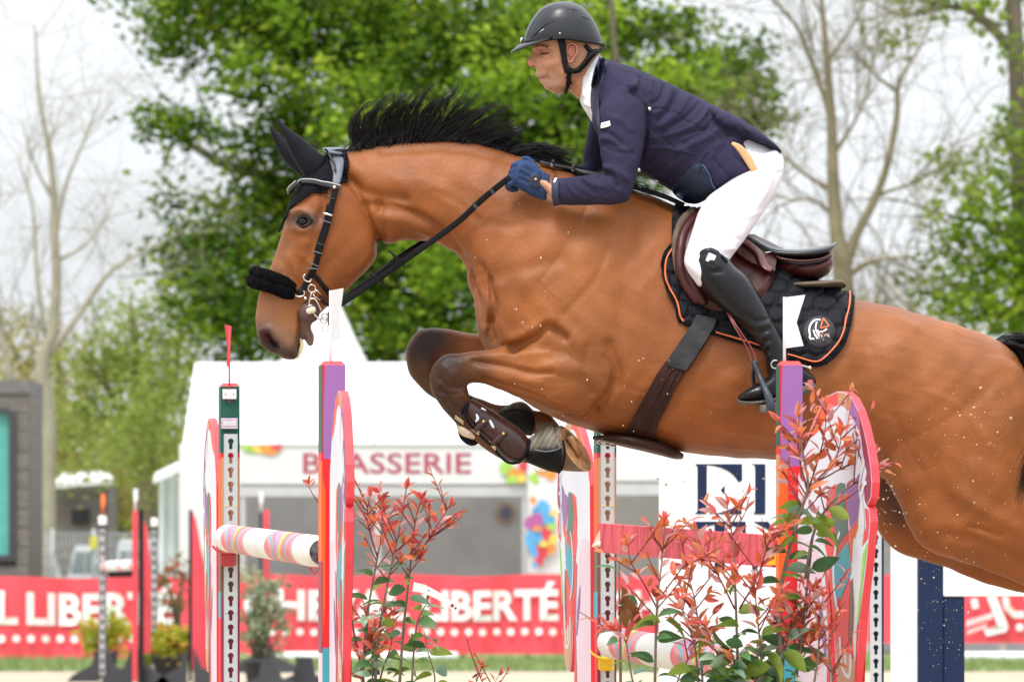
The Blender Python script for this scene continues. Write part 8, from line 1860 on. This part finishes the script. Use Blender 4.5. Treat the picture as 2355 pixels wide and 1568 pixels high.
def shrub(name, Y, base, label, stems, seed, leafsc=1.0):
    """stems: dict(path=[(px,py)...], r, twigs=[(t, dx, dy, kind)], red=t_above, n=leaf count, sc)"""
    rg = np.random.RandomState(seed); root = empty(name, (X(base, Y), Y, 0), label, 'shrub')
    mbr = MB(); mbg = MB(); cnt = 0
    for st in stems:
        dyb = rg.uniform(-.10, .10) if 'dy' not in st else st['dy']
        P2 = crs(st['path'], 6); n = len(P2); ys = Y + np.linspace(0, dyb, n)
        P = np.array([W(a, b, y) for (a, b), y in zip(P2, ys)]); r0 = st.get('r', .005)
        if st['path'][0][1] < 1568 or True:
            pass
        (mbg if st.get('grey', True) else mbr).add(*tube(P, np.linspace(r0, r0 * .35, n), seg=6, smooth=False))
        if st['path'][0][1] >= 1600:
            gx = X(base, Y) + (P[0][0] - X(base, Y)) * .35; G = np.array((gx, Y + (P[0][1] - Y) * .3, .02)); Q_ = crs(np.array([G, (G + P[0]) / 2 + rg.normal(size=3) * (.02, .02, 0), P[0]]), 5); mbg.add(*tube(Q_, np.linspace(r0 * 1.3, r0, len(Q_)), seg=6, smooth=False))
            for k in range(7): i_ = rg.randint(4, len(Q_)); az = rg.uniform(0, 6.28); put_leaf(LGm[rg.choice([0, 1, 1, 2])], Q_[i_], np.array((math.cos(az), math.sin(az), .2)), rg.uniform(-1, 1), .35 + .4 * leafsc * rg.random(), root, rg)
        def along(t): 
            i = min(int(t * (n - 1)), n - 2); f = t * (n - 1) - i; d = P[min(i + 2, n - 1)] - P[max(i - 1, 0)]; return P[i] * (1 - f) + P[i + 1] * f, U(d)
        red = st.get('red', .5)
        NL = int(st.get('n', 14) * 1.3)
        for k in range(NL):
            t = st.get('t0', .1) + (1 - st.get('t0', .1)) * (k + rg.uniform(0, 1)) / NL
            p, d = along(min(t, .995)); az = k * 2.4 + rg.uniform(-.4, .4); out = np.array((math.cos(az), math.sin(az) * .8, .0))
            isr = t > red; me = LRm[rg.choice([0, 0, 1, 2, 3, 3, 4] if t > .8 else [0, 1, 1, 2, 2, 3, 3, 4])] if isr else LGm[rg.choice([0, 1, 1, 2])]
            dd = out * rg.uniform(.5, 1) + d * (rg.uniform(.5, 1.1) if isr else rg.uniform(.1, .6)) + np.array((0, 0, -.15 if not isr else .1))
            put_leaf(me, p + U(dd) * .006, dd, rg.uniform(-1.2, 1.2), leafsc * st.get('sc', 1) * rg.uniform(.65, 1.12) * (1 if t < .93 else .8), root, rg); cnt += 1
        # tip tuft
        if st.get('tip', True):
            p, d = along(.99)
            for k in range(5): put_leaf(LRm[rg.choice([0, 0, 1, 3])], p, d + rg.normal(size=3) * .35, rg.uniform(-1.5, 1.5), leafsc * st.get('sc', 1) * rg.uniform(.5, .85), root, rg); cnt += 1
        for q in range(st.get('tw', 0)):
            t = rg.uniform(max(red - .1, .3), .92); p, d = along(t); sgn = 1 if q % 2 else -1
            dd = U(d + np.array((sgn * rg.uniform(.5, 1.1), rg.uniform(-.5, .5), 0))); L_ = rg.uniform(.06, .13) * st.get('twl', 1); Q = [p, p + dd * L_ * .5 + (0, 0, .004), p + dd * L_ + (0, 0, .014)]
            mbr.add(*tube(Q, [.0022, .0018, .0010], seg=5, sub=3))
            for k in range(rg.randint(3, 6)):
                f = rg.uniform(.3, 1); put_leaf(LRm[rg.choice([0, 0, 1, 1, 2, 3, 4])], p + dd * L_ * f + (0, 0, .010 * f), dd + rg.normal(size=3) * .55, rg.uniform(-1.5, 1.5), leafsc * st.get('sc', 1) * rg.uniform(.5, .85), root, rg); cnt += 1
    if name == 'photinia_shrub':
        V = []; n_ = 20; gx = X(base, Y)
        for r_, z in ((.13, .005), (.18, .26), (.195, .26), (.195, .29), (.17, .29), (.165, .22)):
            for j in range(n_): a_ = 2 * math.pi * j / n_; V.append((gx + r_ * math.cos(a_), Y + r_ * math.sin(a_), z))
        mb = MB(); mb.add(V, [(i * n_ + j, i * n_ + (j + 1) % n_, (i + 1) * n_ + (j + 1) % n_, (i + 1) * n_ + j) for i in range(5) for j in range(n_)] + [tuple(5 * n_ + j for j in range(n_))]); mb.build('pot', m_char, root)
    if mbg.n: mbg.build('stem', m_stemg, root)
    if mbr.n: tag(mbr.build('twigs', m_stemr, root), kind='stuff')
    flush_leaves(root, 296 if seed != 12 else 285)
    return cnt
Y1 = 17.85
st_main = [
 dict(path=[(1800, 1640), (1792, 1420), (1800, 1330), (1822, 1240), (1840, 1180), (1858, 1120), (1850, 1060), (1838, 1000)], r=.0065, red=.62, n=17, tw=6, t0=.2),
 dict(path=[(1858, 1130), (1880, 1060), (1896, 1000), (1900, 935)], r=.003, grey=False, red=0, n=10, tw=4, t0=.1, dy=.02, sc=.9),
 dict(path=[(1856, 1125), (1840, 1060), (1835, 1010), (1838, 960)], r=.003, grey=False, red=0, n=9, tw=4, t0=.2, dy=-.04),
 dict(path=[(1862, 1120), (1910, 1070), (1930, 1030), (1935, 985)], r=.0028, grey=False, red=0, n=8, tw=4, t0=.2, dy=-.03, sc=.85),
 dict(path=[(1866, 1115), (1920, 1085), (1965, 1060), (2000, 1040)], r=.0026, grey=False, red=0, n=7, tw=2, t0=.3, dy=.03, sc=.8),
 dict(path=[(1852, 1330), (1870, 1230), (1900, 1170), (1945, 1125), (1990, 1095), (2022, 1075)], r=.0042, red=.45, n=10, tw=6, t0=.15, dy=-.05, sc=.85),
 dict(path=[(1830, 1560), (1850, 1400), (1862, 1300), (1870, 1230), (1882, 1170)], r=.0045, red=.7, n=10, tw=1, t0=.1, dy=.05, tip=False),
 dict(path=[(1700, 1640), (1695, 1470), (1690, 1330), (1686, 1250), (1672, 1160)], r=.0045, red=.45, n=14, tw=6, t0=.1, dy=.06),
 dict(path=[(1690, 1400), (1650, 1320), (1620, 1270), (1600, 1220)], r=.003, grey=False, red=0, n=10, tw=4, t0=.1),
 dict(path=[(1700, 1400), (1740, 1330), (1760, 1270), (1775, 1230)], r=.003, grey=False, red=.1, n=9, tw=4, t0=.1),
 dict(path=[(1505, 1640), (1508, 1480), (1512, 1380), (1522, 1290), (1530, 1200)], r=.0042, red=.45, n=13, tw=6, t0=.1),
 dict(path=[(1512, 1400), (1480, 1340), (1455, 1300), (1440, 1250)], r=.0026, grey=False, red=0, n=7, tw=2, t0=.2, sc=.9),
 dict(path=[(1514, 1380), (1550, 1330), (1575, 1300), (1605, 1285)], r=.0024, grey=False, red=0, n=6, tw=2, t0=.2, sc=.85),
 dict(path=[(1428, 1640), (1426, 1450), (1424, 1330), (1426, 1270)], r=.0042, red=.8, n=6, tw=0, t0=.1, tip=False),
 dict(path=[(1610, 1640), (1600, 1500), (1580, 1430), (1560, 1380)], r=.0035, red=.35, n=10, tw=4, t0=.05),
 dict(path=[(1620, 1640), (1610, 1480), (1598, 1380), (1578, 1310)], r=.0035, red=.4, n=10, tw=4, t0=.1, dy=.08),
 dict(path=[(1760, 1640), (1750, 1500), (1742, 1420), (1735, 1340)], r=.004, red=.5, n=14, tw=6, t0=0),
 dict(path=[(1820, 1640), (1840, 1500), (1850, 1430), (1870, 1360)], r=.004, red=.35, n=12, tw=6, t0=0),
 dict(path=[(1860, 1640), (1880, 1520), (1885, 1440), (1893, 1370)], r=.0035, red=.2, n=10, tw=6, t0=0, sc=.8),
 dict(path=[(1780, 1640), (1800, 1530), (1815, 1450), (1830, 1380)], r=.0035, red=.6, n=14, tw=6, t0=0),
 dict(path=[(1680, 1640), (1660, 1540), (1640, 1480), (1620, 1440)], r=.0032, red=.6, n=12, tw=1, t0=0),
 dict(path=[(1470, 1640), (1450, 1540), (1440, 1480), (1420, 1450)], r=.003, red=.5, n=9, tw=2, t0=0), dict(path=[(1540, 1640), (1560, 1560), (1590, 1500), (1600, 1470)], r=.003, red=.4, n=9, tw=2, t0=0),
 dict(path=[(1720, 1640), (1730, 1580), (1770, 1510), (1810, 1480)], r=.003, red=.9, n=12, tw=0, t0=0, tip=False), dict(path=[(1900, 1640), (1915, 1560), (1905, 1490), (1920, 1430)], r=.0028, red=.1, n=8, tw=4, t0=0, sc=.75),
 dict(path=[(1650, 1660), (1660, 1580), (1690, 1520), (1720, 1480)], r=.003, red=.95, n=15, tw=0, t0=0, tip=False), dict(path=[(1790, 1660), (1770, 1590), (1750, 1530), (1735, 1490)], r=.003, red=.9, n=15, tw=0, t0=0, tip=False, dy=.08),
 dict(path=[(1840, 1660), (1830, 1580), (1835, 1520), (1845, 1470)], r=.003, red=.6, n=12, tw=4, t0=0, dy=.06), dict(path=[(1730, 1660), (1700, 1600), (1690, 1550), (1670, 1500)], r=.003, red=.8, n=14, tw=1, t0=0, dy=-.06, tip=False),
]
c1 = shrub('photinia_shrub', Y1, 1700, 'red-tipped photinia shrub in front of the right-hand obstacle standard', st_main, 12)
# big dry leaf curled on the left stem
root = [o for o in COL.objects if o.name.startswith('photinia_shrub')][0]
mdry = leaf_mesh('leaf', leafm('leaf_dry', (.20, .075, .02), (.36, .16, .05), .2, .7), .075, .022, .45, .5, 9)
rg = np.random.RandomState(3)
for (a, b, dx, dz, s_) in ((1428, 1345, .3, -1, 1.0), (1432, 1375, .5, -.9, 1.1), (1436, 1395, .2, -1, .8)): put_leaf(mdry, W(a, b, Y1 - .02), (dx, -.2, dz), .4, s_, root, rg)
for (a, b, dx, dz, roll, k_, s_) in ((1835, 1195, -1, .1, .9, 0, 1.25), (1865, 1205, 1, .15, -.9, 0, 1.1), (1870, 1212, 1, -.25, -1.0, 0, 1.2), (1900, 1220, .8, -.7, -.8, 0, 1.1), (1850, 1180, -.9, .35, .8, 2, .85), (1840, 1165, -1, .25, 1, 0, .9), (1835, 1240, -.9, -.15, .9, 0, 1.05), (1905, 1170, .9, -.3, -.8, 0, 1.0), (1858, 1255, .9, -.2, -.9, 1, 1.0), (1520, 1430, -1, .1, .9, 0, 1.3), (1530, 1425, .9, -.4, -.9, 0, 1.2), (1428, 1450, -.9, .2, 1, 2, 1.1), (1632, 1455, -.7, -.7, .9, 0, 1.2), (1640, 1440, .3, -1, .9, 1, 1.2), (1680, 1370, .2, .9, 1.2, 0, 1.1), (1700, 1440, -.9, .3, .9, 0, 1.1), (1645, 1520, .4, -.9, 1, 2, 1.3), (1700, 1545, .9, .3, -.9, 0, 1.4), (1760, 1500, .7, -.6, -.9, 0, 1.4), (1780, 1520, .5, -.9, -.9, 0, 1.5), (1740, 1530, -.8, .2, .9, 1, 1.3), (1800, 1500, .8, -.4, -.9, 0, 1.3), (1590, 1540, -.9, .1, .9, 0, 1.1)):
    put_leaf(LGm[k_], W(a, b, Y1 - .03), (dx, -.25, dz), roll, s_, root, rg)
flush_leaves(root, 40)
Y2_ = 21.0
st_left = [
 dict(path=[(850, 1640), (800, 1380), (765, 1220), (735, 1160), (718, 1134), (708, 1112)], r=.003, grey=False, red=0, n=6, tw=0, t0=.86, dy=0, sc=.55),
 dict(path=[(830, 1640), (838, 1480), (850, 1380), (868, 1280), (880, 1200), (872, 1130)], r=.005, red=.62, n=20, tw=8, t0=.05, dy=.1),
 dict(path=[(860, 1640), (868, 1480), (880, 1400), (900, 1300), (918, 1220), (935, 1120)], r=.005, red=.6, n=18, tw=8, t0=.05, dy=-.1),
 dict(path=[(915, 1640), (925, 1480), (935, 1380), (945, 1290), (955, 1200), (970, 1145)], r=.005, red=.6, n=18, tw=8, t0=.05, dy=-.05),
 dict(path=[(955, 1290), (985, 1240), (1010, 1200), (1035, 1160)], r=.003, grey=False, red=0, n=8, tw=8, t0=.2, dy=0, sc=.8),
 dict(path=[(868, 1280), (850, 1220), (845, 1180), (850, 1140)], r=.003, grey=False, red=0, n=8, tw=8, t0=.2, dy=0, sc=.8),
 dict(path=[(945, 1640), (950, 1520), (960, 1430), (985, 1380)], r=.004, red=.95, n=12, tw=0, t0=0, dy=0, tip=False),
 dict(path=[(845, 1640), (835, 1540), (845, 1460), (840, 1400)], r=.004, red=.2, n=14, tw=8, t0=0, dy=.05), dict(path=[(880, 1640), (875, 1560), (900, 1480), (905, 1400)], r=.004, red=.8, n=16, tw=1, t0=0, dy=.1, tip=False),
 dict(path=[(990, 1640), (1000, 1560), (985, 1500), (975, 1450)], r=.003, red=.95, n=10, tw=0, t0=0, dy=0, tip=False), dict(path=[(860, 1600), (855, 1520), (862, 1440)], r=.003, red=.5, n=12, tw=2, t0=0, dy=-.1),
]
c2 = shrub('photinia_shrub', Y2_, 900, 'red-tipped photinia shrub with a white label, between the left wing and the grey tent opening', st_left, 15, .98)
rt2 = [o for o in COL.objects if o.name.startswith('photinia_shrub')][-1]
shrub('photinia_seedling', 21.3, 1110, 'small pinkish photinia sprigs at the bottom edge, right of the white label', [dict(path=[(1100, 1660), (1105, 1610), (1095, 1560), (1105, 1535)], r=.002, red=0, n=7, tw=3, t0=0, dy=0, sc=.6), dict(path=[(1130, 1660), (1125, 1610), (1138, 1570), (1150, 1545)], r=.002, red=0, n=6, tw=3, t0=0, dy=0, sc=.55)], 31)
# plant label
mb = MB(); yl2 = 20.85
pts = [(950, 1348), (975, 1352), (1005, 1366), (1035, 1385), (1054, 1404)]; V = []
for i, (a, b) in enumerate(pts): V += [W(a + 2, b - 2 - 8 * (1 - i / 5), yl2 - .01 * i), W(a - 2, b + 11 - 3 * (i / 5), yl2 - .01 * i + .004)]
mb.add(V, [(2 * i, 2 * i + 1, 2 * i + 3, 2 * i + 2) for i in range(4)]); lo = mb.build('plant_label', m_flagw, smooth=True, base=V[0]); tag(lo, 'white strip label with small coloured print tied on the left shrub', 'plant label')
for (a, b, s_, m_) in ((1040, 1392, .010, c_maroon), (1048, 1398, .006, m_navy), (986, 1357, .006, PR['b'])):
    mb = MB(); mb.add(*box(W(a, b, yl2 - .045), (s_, .001, s_), axes=((.8, 0, -.6), (0, 1, 0), (.6, 0, .8)))); mb.build('print', m_, lo, smooth=False)
# sand thrown up by the hooves
rg = np.random.RandomState(77); mb = MB()
def grit(n, cx, cy, sx, sy, y0, y1, smin, smax):
    for _ in range(n):
        p = W(rg.normal(cx, sx), rg.normal(cy, sy), rg.uniform(y0, y1)); s_ = smin + (smax - smin) * rg.random() ** 3
        V, F = ball(p, (s_ * rg.uniform(.6, 1.3), s_, s_ * rg.uniform(.5, 1.6)), 5, 3); mb.add(V + rg.normal(size=V.shape) * s_ * .35, F)
grit(90, 2190, 1110, 90, 130, 19.2, 19.66, .0008, .0028); grit(170, 2150, 1400, 60, 110, 19.3, 20.6, .0007, .0022); grit(34, 2040, 1150, 20, 40, 19.3, 19.8, .001, .0035); grit(28, 2250, 950, 70, 60, 19.3, 19.6, .0012, .0035)
grit(24, 1640, 1110, 60, 40, 19.6, 20.2, .001, .0035); grit(30, 1500, 900, 130, 60, 19.45, 19.64, .001, .0024); grit(16, 1180, 640, 60, 90, 19.62, 19.74, .001, .003)
go = mb.build('flying_sand', mat('flying_sand', (.52, .43, .32), rough=.9, var=.2), smooth=False); tag(go, 'pale grains of sand thrown up in front of the hindquarters', 'sand', kind='stuff')
print('LEAVES', c1, c2)
